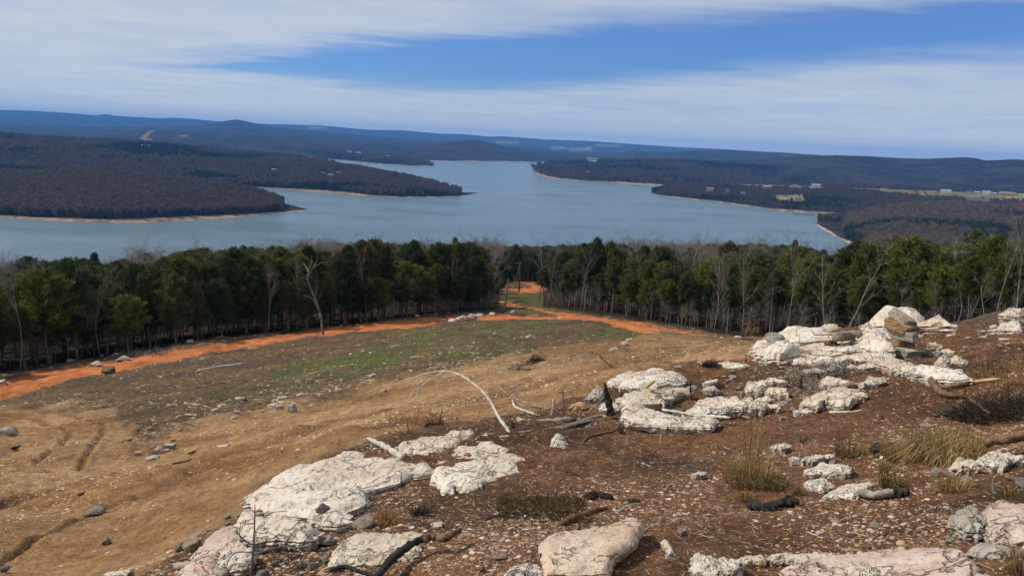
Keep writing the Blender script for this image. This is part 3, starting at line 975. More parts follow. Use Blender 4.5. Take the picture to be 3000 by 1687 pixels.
close_point = Land('close_point', 'near wooded point with a pale rocky edge at the right', [(2393, 661), (2410, 672), (2440, 689), (2470, 704), (2500, 722), (2540, 742), (2600, 765), (2800, 790), (3700, 820)],
                   [(2393, 660), (2420, 655), (2450, 643), (2500, 628), (2560, 612), (2620, 602), (2700, 596), (2800, 594), (2900, 602), (3000, 604), (3700, 610)],
                   ('x', [(2393, 10), (2420, 120), (2500, 330), (2620, 520), (2800, 620), (3700, 620)]), 10, 0, 0.6, 8, beach=38, power=0.7, na=260, beach_col=(0.42, 0.34, 0.26))


# ---------------------------------------------------------------- tree meshes
def tri_cloud(cen, size, aim, flat, r):
    """one elongated triangle per centre, pointing roughly along aim"""
    n = len(cen)
    d = aim + r.normal(0, flat, (n, 3))
    d /= np.linalg.norm(d, axis=1)[:, None] + 1e-9
    s = np.cross(d, r.normal(0, 1, (n, 3)))
    s /= np.linalg.norm(s, axis=1)[:, None] + 1e-9
    L = size * (0.7 + 0.6 * r.random(n))
    Wd = L * (0.32 + 0.2 * r.random(n))
    a = cen - d * (L * 0.45)[:, None] - s * (Wd * 0.5)[:, None]
    b_ = cen - d * (L * 0.45)[:, None] + s * (Wd * 0.5)[:, None]
    c_ = cen + d * (L * 0.6)[:, None]
    V = np.stack([a, b_, c_], 1).reshape(-1, 3)
    F = np.arange(n * 3).reshape(-1, 3)
    return V, F


def curved_limb(p0, dirv, length, r0, r, droop=0.0, seg=5, sides=3):
    P = [np.array(p0, float)]
    d = np.array(dirv, float)
    for i in range(seg):
        d = d + r.normal(0, 0.18, 3) + np.array([0, 0, droop])
        d /= np.linalg.norm(d)
        P.append(P[-1] + d * length / seg)
    return np.array(P), np.linspace(r0, r0 * 0.25, seg + 1)


def make_cedar(seed, hue, crown0=0.36, cone=0.0, wide=1.0, lean=0.0, limbs=46):
    r = np.random.default_rng(seed)
    Ht = 10.0
    seg = 12
    zz_ = np.linspace(0, Ht * 0.97, seg)
    off = np.cumsum(r.normal(0, 0.07, (seg, 2)), 0)
    off[:, 0] += lean * (zz_ / Ht) ** 1.3 * 2.0
    tp = np.stack([off[:, 0] - off[0, 0], off[:, 1] - off[0, 1], zz_ - 0.35], 1)
    tr = 0.15 * (1 - zz_ / Ht) ** 0.8 + 0.015
    tr[0] *= 1.5
    trunk = tube(tp, tr, 7, 0.2, seed)
    at = lambda z: np.array([np.interp(z, tp[:, 2], tp[:, 0]), np.interp(z, tp[:, 2], tp[:, 1]), z])
    cen, aim, shade = [], [], []
    nb = 150
    stems = []
    for k in range(nb):
        u = (k + r.random()) / nb
        z = Ht * (crown0 + (1 - crown0) * u ** 0.92)
        w = (np.sin(math.pi * min(1, (0.18 + 0.82 * u)) ** 0.85) ** 0.8 * 2.35 + 0.15) * wide
        w *= (0.45 + 0.85 * r.random()) * (1.0 - cone * 0.45 * u)
        th = r.random() * 2 * math.pi
        up = 0.25 + 0.9 * u + r.normal(0, 0.15)
        d = np.array([math.cos(th), math.sin(th), up])
        d /= np.linalg.norm(d)
        p0 = at(z * 0.97)
        L = w / max(0.35, math.hypot(d[0], d[1]))
        L = min(L, w * 1.5)
        if k % 3 == 0:
            stems.append(tube(np.array([p0, p0 + d * L * 0.5, p0 + d * L * 0.92]), np.array([0.03, 0.02, 0.008]), 3))
        nl = 6
        for j in range(nl):
            f = 0.35 + 0.65 * (j + r.random()) / nl
            c0 = p0 + d * L * f + r.normal(0, 0.1, 3)
            m_ = 19
            cen.append(c0 + r.normal(0, 0.15 + 0.06 * (1 - f), (m_, 3)))
            aim.append(np.tile(d * 0.8 + np.array([0, 0, 0.45]), (m_, 1)))
            shade.append(np.full(m_, (0.6 + 0.8 * r.random())))
    # the spire
    for j in range(10):
        z = Ht * (0.93 + 0.08 * j / 10)
        cen.append(at(min(z, Ht * 0.97)) + np.array([0, 0, max(0, z - Ht * 0.97)]) + r.normal(0, 0.10, (8, 3)))
        aim.append(np.tile([0, 0, 1.0], (8, 1)))
        shade.append(np.full(8, 1.0))
    cen, aim, shade = np.vstack(cen), np.vstack(aim), np.concatenate(shade)
    V, F = tri_cloud(cen, 0.265, aim, 0.6, r)
    col = np.repeat(shade, 3)[:, None] * np.array(hue)[None, :]
    dead = []
    for k in range(limbs):
        z = Ht * (0.10 + (crown0 + 0.12) * r.random())
        th = r.random() * 2 * math.pi
        d = np.array([math.cos(th), math.sin(th), r.normal(0.15, 0.3)])
        P, R = curved_limb(at(z), d, 0.8 + 2.0 * r.random(), 0.022 + 0.016 * r.random(), r, 0.06, 5)
        dead.append(tube(P, R, 3))
    return trunk, (V, F, col), join(dead + stems)


def make_bare(seed, Ht=11.0, spread=0.55, levels=4, thick=0.13, lean=0.0, first=0.3):
    r = np.random.default_rng(seed)
    trunk, twigs = [], []

    def grow(p, d, L, rad, lev):
        seg = 6 if lev == 0 else 4
        P = [p]
        for i in range(seg):
            d = d + r.normal(0, 0.10 + 0.05 * lev, 3) + np.array([0, 0, 0.05])
            d = d / np.linalg.norm(d)
            P.append(P[-1] + d * L / seg)
        P = np.array(P)
        R = np.linspace(rad, rad * (0.45 if lev else 0.35), seg + 1)
        (trunk if lev == 0 else twigs).append(tube(P, R, 6 if lev == 0 else (4 if lev == 1 else 3), 0.15 if lev == 0 else 0, seed))
        if lev < levels:
            nk = [9, 6, 5, 4][min(lev, 3)]
            for k in range(nk):
                f = (first if lev == 0 else 0.25) + (1 - (first if lev == 0 else 0.25)) * (k + r.random() * 0.8) / nk
                i = min(int(f * seg), seg - 1)
                q = P[i] + (P[i + 1] - P[i]) * (f * seg - i)
                th = r.random() * 2 * math.pi
                side = np.array([math.cos(th), math.sin(th), 0.15 + 0.3 * r.random()])
                dd = d * (1 - spread) + side * spread
                dd = dd / np.linalg.norm(dd)
                grow(q, dd, L * (0.30 + 0.22 * r.random()) * (1.15 - 0.5 * f if lev == 0 else 1.0), max(rad * 0.42 * (1.1 - 0.5 * f), 0.007), lev + 1)

    grow(np.array([0, 0, -0.3]), np.array([lean, 0.02, 1.0]) / math.hypot(1, lean), Ht * 0.93, thick, 0)
    return join(trunk), join(twigs)


GREENS_HUE = [(0.068, 0.088, 0.026), (0.088, 0.104, 0.026), (0.054, 0.073, 0.026), (0.102, 0.106, 0.027), (0.072, 0.078, 0.028), (0.118, 0.086, 0.034), (0.058, 0.078, 0.030), (0.108, 0.116, 0.026)]
CEDARS = []
HUE_WORD = ['green', 'bright green', 'dark green', 'olive green', 'dull green', 'rusty brown-green', 'blue-green', 'yellow-green']
for i, hu in enumerate(GREENS_HUE):
    tk, cr, dl = make_cedar(100 + i, hu, cone=[1.0, 1.3, 0.6, 1.0, 1.7, 0.8, 1.4, 0.8][i], crown0=[0.30, 0.50, 0.24, 0.52, 0.33, 0.28, 0.48, 0.36][i], wide=[1.0, 0.85, 1.1, 0.9, 0.75, 1.0, 1.05, 1.15][i], lean=[0, 0.3, -0.2, 0, 0.2, 0, -0.5, 0.1][i])
    a = mesh_obj('trunk', tk[0], tk[1], MAT['bark'], link=False).data
    b_ = mesh_obj('crown', cr[0], cr[1], MAT['foliage'], link=False, col=cr[2], smooth_shade=False).data
    c_ = mesh_obj('dead_limbs', dl[0], dl[1], MAT['dead_limb'], link=False).data
    CEDARS.append((a, b_, c_))
BARES = []
for i in range(7):
    tk, tw = make_bare(300 + i, 11.0, [0.55, 0.5, 0.62, 0.45, 0.55, 0.6, 0.5][i], 4 if i < 5 else 3, [0.13, 0.11, 0.12, 0.1, 0.12, 0.15, 0.14][i], [0, 0.12, -0.1, 0.05, 0, 0.2, -0.25][i], [0.35, 0.4, 0.25, 0.3, 0.4, 0.3, 0.25][i])
    a = mesh_obj('trunk', tk[0], tk[1], MAT['bare_bark'], link=False).data
    b_ = mesh_obj('branches', tw[0], tw[1], MAT['dead_limb'], link=False).data
    BARES.append((a, b_))


def place_tree(kind, i, x, y, h, wid, rz, label, group, lean=(0, 0), name=None):
    z = float(HG(x, y)[0])
    base = 10.0 if kind == 'cedar' else 11.0
    o = empty(name or ('cedar_tree' if kind == 'cedar' else 'bare_tree'), (x, y, z), rz)
    o.rotation_euler = (lean[0], lean[1], rz)
    o.scale = (wid * h / base, wid * h / base, h / base)
    ms = CEDARS[i] if kind == 'cedar' else BARES[i]
    for nm, me in zip(('trunk', 'crown', 'dead_limbs') if kind == 'cedar' else ('trunk', 'branches'), ms):
        q_ = wrap(nm, me, o)
        if nm in ('dead_limbs', 'branches'):
            q_['kind'] = 'stuff'
    tag(o, label, 'tree', group)
    return o


# front rows of the wood: every tree its own thing
r = np.random.default_rng(11)
n_ced = 0
n_bare = 0
tree_xy = []
for row in range(6):
    a = -0.665
    while a < 0.665:
        d = float(TL(a)) + row * 2.6 + r.random() * 2.8
        a += (1.75 + 0.75 * r.random() + 0.12 * row) / d
        if GAP0 - 0.004 + r.normal(0, 0.004) < a < GAP1 + 0.004 + r.normal(0, 0.005) and d < 235:
            continue
        x, y = math.sin(a) * d, math.cos(a) * d
        z = float(HG(x, y)[0])
        drop = (0.002 + 0.034 * r.random()) if row < 2 else (-0.006 + 0.030 * r.random())
        drop += 0.010 * float(vnoise(np.array([a * 42.0]), np.array([row * 3.3]), None, 77)[0])
        if r.random() < 0.10:
            drop = -0.004 - 0.012 * r.random()
        top = EYE - d * (float(canopy_tan(a)) + drop)
        h = min(max(top - z, 4.5), 13.5) * (0.93 + 0.1 * r.random())
        left = a < GAP0
        bare_p = 0.06 if left else 0.04
        ppx = float(proj(np.array([[x, y, z]]))[0][0])
        far_side = next(nm for lim, nm in ((150, 'at the far left edge of the wood'), (420, 'behind the left end of the orange road'), (700, 'behind the long straight of orange road'), (880, 'left of the lone dead tree'),
                                           (1080, 'right of the lone dead tree'), (1270, 'behind the roadside bend left of the grey boulders'), (1410, 'behind the two grey boulders'), (1530, 'at the left edge of the grassy clearing'),
                                           (1680, 'at the right edge of the grassy clearing'), (1850, 'behind the road fork'), (2050, 'behind the right end of the orange road'), (2250, 'behind the end of the tan track'),
                                           (2450, 'behind the rock ledges'), (2620, 'just left of the stacked stones'), (2780, 'just right of the stacked stones'), (9999, 'at the far right edge of the wood')) if ppx < lim)
        depth = 'front-row' if row == 0 else ('second-row' if row == 1 else 'deeper-set')
        if r.random() < bare_p and n_bare < 60:
            place_tree('bare', int(r.integers(0, 5)), x, y, h * (0.9 + 0.2 * r.random()), 0.8 + 0.3 * r.random(), r.random() * 6.28,
                       depth + ' leafless grey tree among cedars ' + far_side, 'bare trees among the cedars')
            n_bare += 1
        elif n_ced < 300:
            ii = int(r.choice(8, p=[.22, .06, .20, .06, .18, .06, .08, .14] if left else [.06, .24, .04, .26, .06, .05, .18, .11]))
            place_tree('cedar', ii, x, y, h, 0.8 + 0.35 * r.random(), r.random() * 6.28,
                       depth + ' ' + HUE_WORD[ii] + ' cedar ' + far_side, 'cedars of the tree wall', (r.normal(0, 0.03), r.normal(0, 0.03)))
            n_ced += 1

# ---------------------------------------------------------------- scattering (for woods nobody could count)
hidden = bpy.data.collections.new('tree_kinds')


def scatter(name, label, pts, scl, rot, idx_, kinds_name, objs):
    col_ = bpy.data.collections.new(kinds_name)
    for k, o in enumerate(objs):
        o.name = '%s_%02d' % (kinds_name, k)
        col_.objects.link(o)
    me = bpy.data.meshes.new(name)
    me.vertices.add(len(pts))
    me.vertices.foreach_set('co', np.asarray(pts, float).ravel())
    at_ = me.attributes.new('scl', 'FLOAT_VECTOR', 'POINT')
    at_.data.foreach_set('vector', np.asarray(scl, float).ravel())
    at_ = me.attributes.new('rot', 'FLOAT', 'POINT')
    at_.data.foreach_set('value', np.asarray(rot, float))
    at_ = me.attributes.new('pick', 'INT', 'POINT')
    at_.data.foreach_set('value', np.asarray(idx_, np.int32))
    me.update()
    o = wrap(name, me)
    g = bpy.data.node_groups.new(name, 'GeometryNodeTree')
    g.interface.new_socket('Geometry', in_out='INPUT', socket_type='NodeSocketGeometry')
    g.interface.new_socket('Geometry', in_out='OUTPUT', socket_type='NodeSocketGeometry')
    gi, go = g.nodes.new('NodeGroupInput'), g.nodes.new('NodeGroupOutput')
    ci = g.nodes.new('GeometryNodeCollectionInfo')
    ci.inputs['Collection'].default_value = col_
    ci.inputs['Separate Children'].default_value = True
    ci.inputs['Reset Children'].default_value = True
    ip = g.nodes.new('GeometryNodeInstanceOnPoints')
    ip.inputs['Pick Instance'].default_value = True

    def attr(nm, ty):
        q = g.nodes.new('GeometryNodeInputNamedAttribute')
        q.data_type = ty
        q.inputs[0].default_value = nm
        return next(s for s in q.outputs if s.enabled and s.name == 'Attribute')

    cx = g.nodes.new('ShaderNodeCombineXYZ')
    g.links.new(attr('rot', 'FLOAT'), cx.inputs[2])
    g.links.new(gi.outputs[0], ip.inputs['Points'])
    g.links.new(ci.outputs[0], ip.inputs['Instance'])
    g.links.new(attr('pick', 'INT'), ip.inputs['Instance Index'])
    g.links.new(cx.outputs[0], ip.inputs['Rotation'])
    g.links.new(attr('scl', 'FLOAT_VECTOR'), ip.inputs['Scale'])
    g.links.new(ip.outputs[0], go.inputs[0])
    md = o.modifiers.new('scatter', 'NODES')
    md.node_group = g
    tag(o, label, kind='stuff')
    return o


# deeper wood behind the front rows
kinds = []
for (a, b_, c_) in CEDARS:
    bm = bmesh.new()
    bm.from_mesh(a)
    nf = len(bm.faces)
    bm.from_mesh(b_)
    for f in list(bm.faces)[nf:]:
        f.material_index = 1
    me = bpy.data.meshes.new('wood_cedar')
    bm.to_mesh(me)
    bm.free()
    me.materials.append(MAT['bark'])
    me.materials.append(MAT['foliage'])
    kinds.append(bpy.data.objects.new('wood_cedar', me))
for (a, b_) in BARES[:5]:
    bm = bmesh.new()
    bm.from_mesh(a)
    bm.from_mesh(b_)
    me = bpy.data.meshes.new('wood_bare')
    bm.to_mesh(me)
    bm.free()
    me.materials.append(MAT['bare_bark'])
    kinds.append(bpy.data.objects.new('wood_bare', me))
pts, scl, rot, pick = [], [], [], []
for k in range(5200):
    a = r.uniform(-0.70, 0.70)
    d0 = float(TL(a)) + 11
    if GAP0 - 0.003 + r.normal(0, 0.005) < a < GAP1 + 0.008 + r.normal(0, 0.006):
        d0 = 240
    d = math.sqrt(r.uniform(d0 ** 2, 430.0 ** 2))
    x, y = math.sin(a) * d, math.cos(a) * d
    z = float(HG(x, y)[0])
    if z < 2:
        continue
    ppx = float(proj(np.array([[x, y, z]]))[0][0])
    copse = any(l_ < ppx < h_ for l_, h_ in ((-50, 90), (390, 470), (880, 1000), (1380, 1470), (1830, 2080)))
    bare = r.random() < (0.62 if copse else 0.12)
    rag = 0.009 * float(vnoise(np.array([a * 60.0]), np.array([d * 0.02]), None, 78)[0])
    top = EYE - d * (float(canopy_tan(a)) + rag + (r.uniform(-0.017, 0.004) if bare else r.uniform(-0.009, 0.020)))
    if r.random() < 0.05:
        top += d * r.uniform(0.006, 0.014)
    h = min(max(top - z, 5.0), 15.5)
    pts.append((x, y, z))
    w_ = h / 10 * r.uniform(0.85, 1.25)
    scl.append((w_, w_, h / (11 if bare else 10)))
    rot.append(r.uniform(0, 6.28))
    pick.append(int(r.integers(8, 13)) if bare else int(r.choice(8, p=[.16, .14, .14, .13, .13, .06, .12, .12])))
scatter('hillside_wood', 'dense cedar wood running down to the lake', pts, scl, rot, pick, 'wood_kind', kinds)

pts, scl, rot, pick = [], [], [], []
for k in range(420):
    a = r.uniform(-0.68, 0.68)
    d = float(TL(a)) + r.uniform(0.5, 14) 
    if GAP0 - 0.006 + r.normal(0, 0.006) < a < GAP1 + 0.010 + r.normal(0, 0.008):
        continue
    x, y = math.sin(a) * d, math.cos(a) * d
    pts.append((x, y, float(HG(x, y)[0])))
    h = r.uniform(0.12, 0.36)
    w_ = h * r.uniform(0.7, 1.3)
    scl.append((w_, w_, h))
    rot.append(r.uniform(0, 6.28))
    pick.append(int(r.integers(0, 5)))
und = [bpy.data.objects.new('understory_kind', k_.data) for k_ in kinds[8:13]]
scatter('undergrowth', 'leafless saplings and brush under the cedars', pts, scl, rot, pick, 'understory_kind', und)

# far crowns
fk = []
BROWN = [(0.128, 0.100, 0.080), (0.115, 0.090, 0.074), (0.138, 0.106, 0.082), (0.104, 0.084, 0.070)]
DARKG = [(0.030, 0.046, 0.024), (0.040, 0.054, 0.026)]
for i in range(6):
    q = np.random.default_rng(900 + i)
    n = 120
    if i < 4:
        u = q.random(n)
        th = q.random(n) * 6.283
        zz_ = 3.2 + 9.0 * q.random(n) ** 0.8
        rad = 3.4 * np.sin(np.clip((zz_ - 2.0) / 10.8, 0, 1) * math.pi) ** 0.6 * np.sqrt(u)
        cen = np.stack([np.cos(th) * rad, np.sin(th) * rad, zz_], 1)
        aim = np.stack([np.cos(th) * 0.6, np.sin(th) * 0.6, np.full(n, 1.2)], 1)
        V, F = tri_cloud(cen, 1.9, aim, 0.5, q)
        col = np.repeat((0.8 + 0.4 * q.random(n)), 3)[:, None] * np.array(BROWN[i])[None, :]
    else:
        zz_ = 1.0 + 10.0 * q.random(n)
        th = q.random(n) * 6.283
        rad = 2.7 * (1.05 - (zz_ / 11.5)) ** 0.7 * np.sqrt(q.random(n)) * 1.1
        cen = np.stack([np.cos(th) * rad, np.sin(th) * rad, zz_], 1)
        aim = np.stack([np.cos(th), np.sin(th), np.full(n, 0.9)], 1)
        V, F = tri_cloud(cen, 1.8, aim, 0.4, q)
        col = np.repeat((0.6 + 0.8 * q.random(n)), 3)[:, None] * np.array(DARKG[i - 4])[None, :]
    tk = tube(np.array([[0, 0, -1.0], [0.1, 0, 4], [0, 0.1, 9.0]]), np.array([0.28, 0.22, 0.08]), 4)
    col = np.vstack([col, np.tile(np.array([0.17, 0.145, 0.125]) if i < 4 else np.array([0.08, 0.06, 0.05]), (len(tk[0]), 1))])
    VV, FF = join([(V, F), tk])
    fk.append(mesh_obj('far_tree', VV, FF, MAT['far_crown'], link=False, col=col, smooth_shade=False).data)


zq, zq2, zp = frame(2000, 250, 2.576), frame(1000, 250, 2.576), frame(0, 250, 2.576)
HOUSES = [
    ('house_shore', zq, 205, 795, 70, 'leftmost white lake house above the right shore trees', 'wall_white', 'roof_brown', 2, False),
    ('house_shore', zq, 335, 808, 46, 'tan house with dark roof second from the left on the right shore', 'wall_tan', 'roof_dark', 2, False),
    ('house_shore', zq, 455, 818, 48, 'dark gabled house with white trim on the right shore', 'wall_white', 'roof_dark', 2, True),
    ('house_shore', zq, 640, 772, 58, 'long white house high behind the gabled ones', 'wall_white', 'roof_grey', 1, False),
    ('house_shore', zq, 850, 768, 64, 'brown-roofed low house left of the tall white building', 'wall_tan', 'roof_brown', 1, False),
    ('house_shore', zq, 1005, 770, 78, 'tall white building with a long wing on the right shore', 'wall_white', 'roof_grey', 2, False),
    ('house_shore', zq, 775, 850, 52, 'white gabled house with dark roof in the shore clearing', 'wall_white', 'roof_dark', 2, True),
    ('house_shore', zq, 870, 862, 60, 'low tan building right of the gabled house in the clearing', 'wall_tan', 'roof_brown', 1, False),
    ('house_shore', zq, 1525, 786, 66, 'white house with a dark roof standing alone in the field', 'wall_white', 'roof_dark', 1, True),
    ('house_shore', zq, 1985, 814, 82, 'large white house in the right-hand field', 'wall_white', 'roof_grey', 2, False),
    ('house_shore', zq, 2160, 814, 48, 'small grey house right of the large white one', 'wall_grey', 'roof_dark', 1, False),
    ('house_shore', zq, 2222, 816, 46, 'grey-roofed house in the middle of the right-hand row', 'wall_grey', 'roof_grey', 1, False),
    ('house_shore', zq, 2290, 822, 66, 'pale two-storey house in the right-hand row', 'wall_white', 'roof_grey', 2, False),
    ('house_shore', zq, 2346, 826, 44, 'narrow grey house beside the pale two-storey one', 'wall_grey', 'roof_grey', 1, False),
    ('house_shore', zq, 2448, 826, 120, 'long low tan house with a brown roof', 'wall_tan', 'roof_brown', 1, False),
    ('house_shore', zq, 2565, 838, 50, 'white house cut by the right edge', 'wall_white', 'roof_grey', 1, False),
    ('house_shore', zq, 2190, 868, 84, 'low grey-tan house in front of the right-hand row', 'wall_tan', 'roof_dark', 1, False),
    ('house_shore', zq, 2275, 876, 66, 'dark low outbuilding in front of the right-hand row', 'wall_grey', 'roof_dark', 1, False),
    ('second_point', zp, 2070, 645, 52, 'white house in the clearing on the middle point', 'wall_white', 'roof_grey', 1, False),
    ('second_point', zp, 2440, 672, 44, 'brown house left of the pair on the middle point', 'wall_tan', 'roof_brown', 1, False),
    ('second_point', zp, 2495, 686, 60, 'lower tan house of the pair on the middle point', 'wall_tan', 'roof_brown', 1, False),
    ('second_point', zp, 2555, 668, 44, 'pale house right of the pair on the middle point', 'wall_white', 'roof_brown', 1, False),
    ('inlet_point', zq2, 355, 522, 50, 'tall white house on the tongue behind the inlet', 'wall_white', 'roof_grey', 2, True),
    ('inlet_point', zq2, 62, 503, 42, 'white house left of the tall one behind the inlet', 'wall_white', 'roof_grey', 1, False),
    ('inlet_point', zq2, 130, 506, 44, 'low pale house between the two white ones behind the inlet', 'wall_tan', 'roof_grey', 1, False),
    ('east_shore', zq2, 1898, 562, 64, 'long white lodge far behind the right shore', 'wall_white', 'roof_grey', 2, False),
    ('east_shore', zq2, 1860, 660, 36, 'tan cabin half hidden in the far right shore wood', 'wall_tan', 'roof_brown', 1, False),
    ('left_hills', zp, 1100, 402, 76, 'white building at the foot of the pale cut on the far left hill', 'wall_white', 'roof_grey', 1, False),
]


FK_NEAR = []
for m_ in fk:
    c_ = m_.copy()
    n_ = len(c_.vertices) * 4
    buf = np.empty(n_)
    c_.color_attributes['Col'].data.foreach_get('color', buf)
    buf = buf.reshape(-1, 4)
    buf[:, :3] *= np.array([1.38, 1.34, 1.15])
    c_.color_attributes['Col'].data.foreach_set('color', buf.ravel())
    FK_NEAR.append(c_)


def far_wood(land, name, label, n, green, hs=1.0, u_max=1.12, seed=0, lo_px=-120, hi_px=3120, green_low=0.0, kinds_=None):
    q = np.random.default_rng(500 + seed)
    alo = max(land.lo, float(az_tan(lo_px, 520)[0]))
    ahi = min(land.hi, float(az_tan(hi_px, 520)[0]))
    P, Sc, Ro, Pk = [], [], [], []
    a = q.uniform(alo, ahi, n * 3)
    u = q.uniform(0, u_max, n * 3)
    d0, d1 = np.interp(a, land.a0, land.d0), land.cd(a)
    wgt = (d1 - d0)
    keep = q.random(n * 3) < wgt / wgt.max()
    a, u, d0, d1 = a[keep], u[keep], d0[keep], d1[keep]
    d = d0 + (d1 - d0) * u
    x, y = np.sin(a) * d, np.cos(a) * d
    be = land.beach * (0.8 + 0.5 * vnoise(x * 0.012, y * 0.012, None, 5))
    ok = (d - d0) > be
    z = land.z(a, d)
    px_, py_ = proj(np.stack([x, y, z], -1))
    for poly in land.pastures:
        ok &= ~((poly_sd(px_, py_, poly) > 0) & (q.random(len(x)) > 0.04))
    for (ld_, fr_, X_, Y_, W2_, *_r) in HOUSES:
        hx, hy = fr_([(X_, Y_)])[0]
        ok &= ~((np.abs(px_ - hx) < W2_ / 2.576 * 0.62 + 2) & (py_ - hy > -2) & (py_ - hy < 11))
    ok &= z > 0.5
    a, u, x, y, z = a[ok][:n], u[ok][:n], x[ok][:n], y[ok][:n], z[ok][:n]
    gm = 1.3 * fbm(x / 210, y / 150, None, 4, 11 + seed) + green + green_low * np.clip(0.35 - u, 0, 1) * 3
    isg = gm + q.normal(0, 0.25, len(x)) > 0.5
    hh = hs * q.uniform(0.75, 1.2, len(x)) * np.where(isg, 0.85, 1.0)
    ww = hh * q.uniform(0.9, 1.35, len(x))
    pk = np.where(isg, q.integers(4, 6, len(x)), q.integers(0, 4, len(x)))
    objs = [bpy.data.objects.new('far_tree', m_) for m_ in (kinds_ or fk)]
    return scatter(name, label, np.stack([x, y, z], 1), np.stack([ww, ww, hh], 1), q.uniform(0, 6.28, len(x)), pk, name + '_kind', objs)


far_wood(near_point, 'near_point_wood', 'grey-brown leafless wood covering the near point', 9500, -0.85, 0.9, seed=1)
far_wood(second_point, 'second_point_wood', 'mixed dark wood on the middle point', 9500, 0.5, 0.85, seed=2, green_low=0.2)
far_wood(left_hills, 'left_hills_wood', 'mixed wood on the hillside behind the near point', 15000, 0.62, 1.0, seed=3)
far_wood(inlet_point, 'inlet_point_wood', 'dark wood on the tongue behind the inlet', 3500, 0.6, 0.85, seed=4)
far_wood(east_shore, 'east_shore_wood', 'dark mixed wood on the far right shore', 14000, 0.42, 1.0, seed=5)
far_wood(house_shore, 'house_shore_wood', 'trees between the lake houses on the right shore', 9000, -0.05, 0.62, seed=6, green_low=0.7)
far_wood(close_point, 'close_point_wood', 'brown and green wood on the close right point', 9000, 0.30, 0.95, seed=7, green_low=0.9, kinds_=FK_NEAR)

# ---------------------------------------------------------------- rocks
def at(px, py, d):
    R = ray(px, py)
    R = R / np.hypot(R[..., 0], R[..., 1])[..., None]
    return np.array([0, 0, EYE]) + R * np.asarray(d)[..., None]


RPX = 3000 / 1024.0


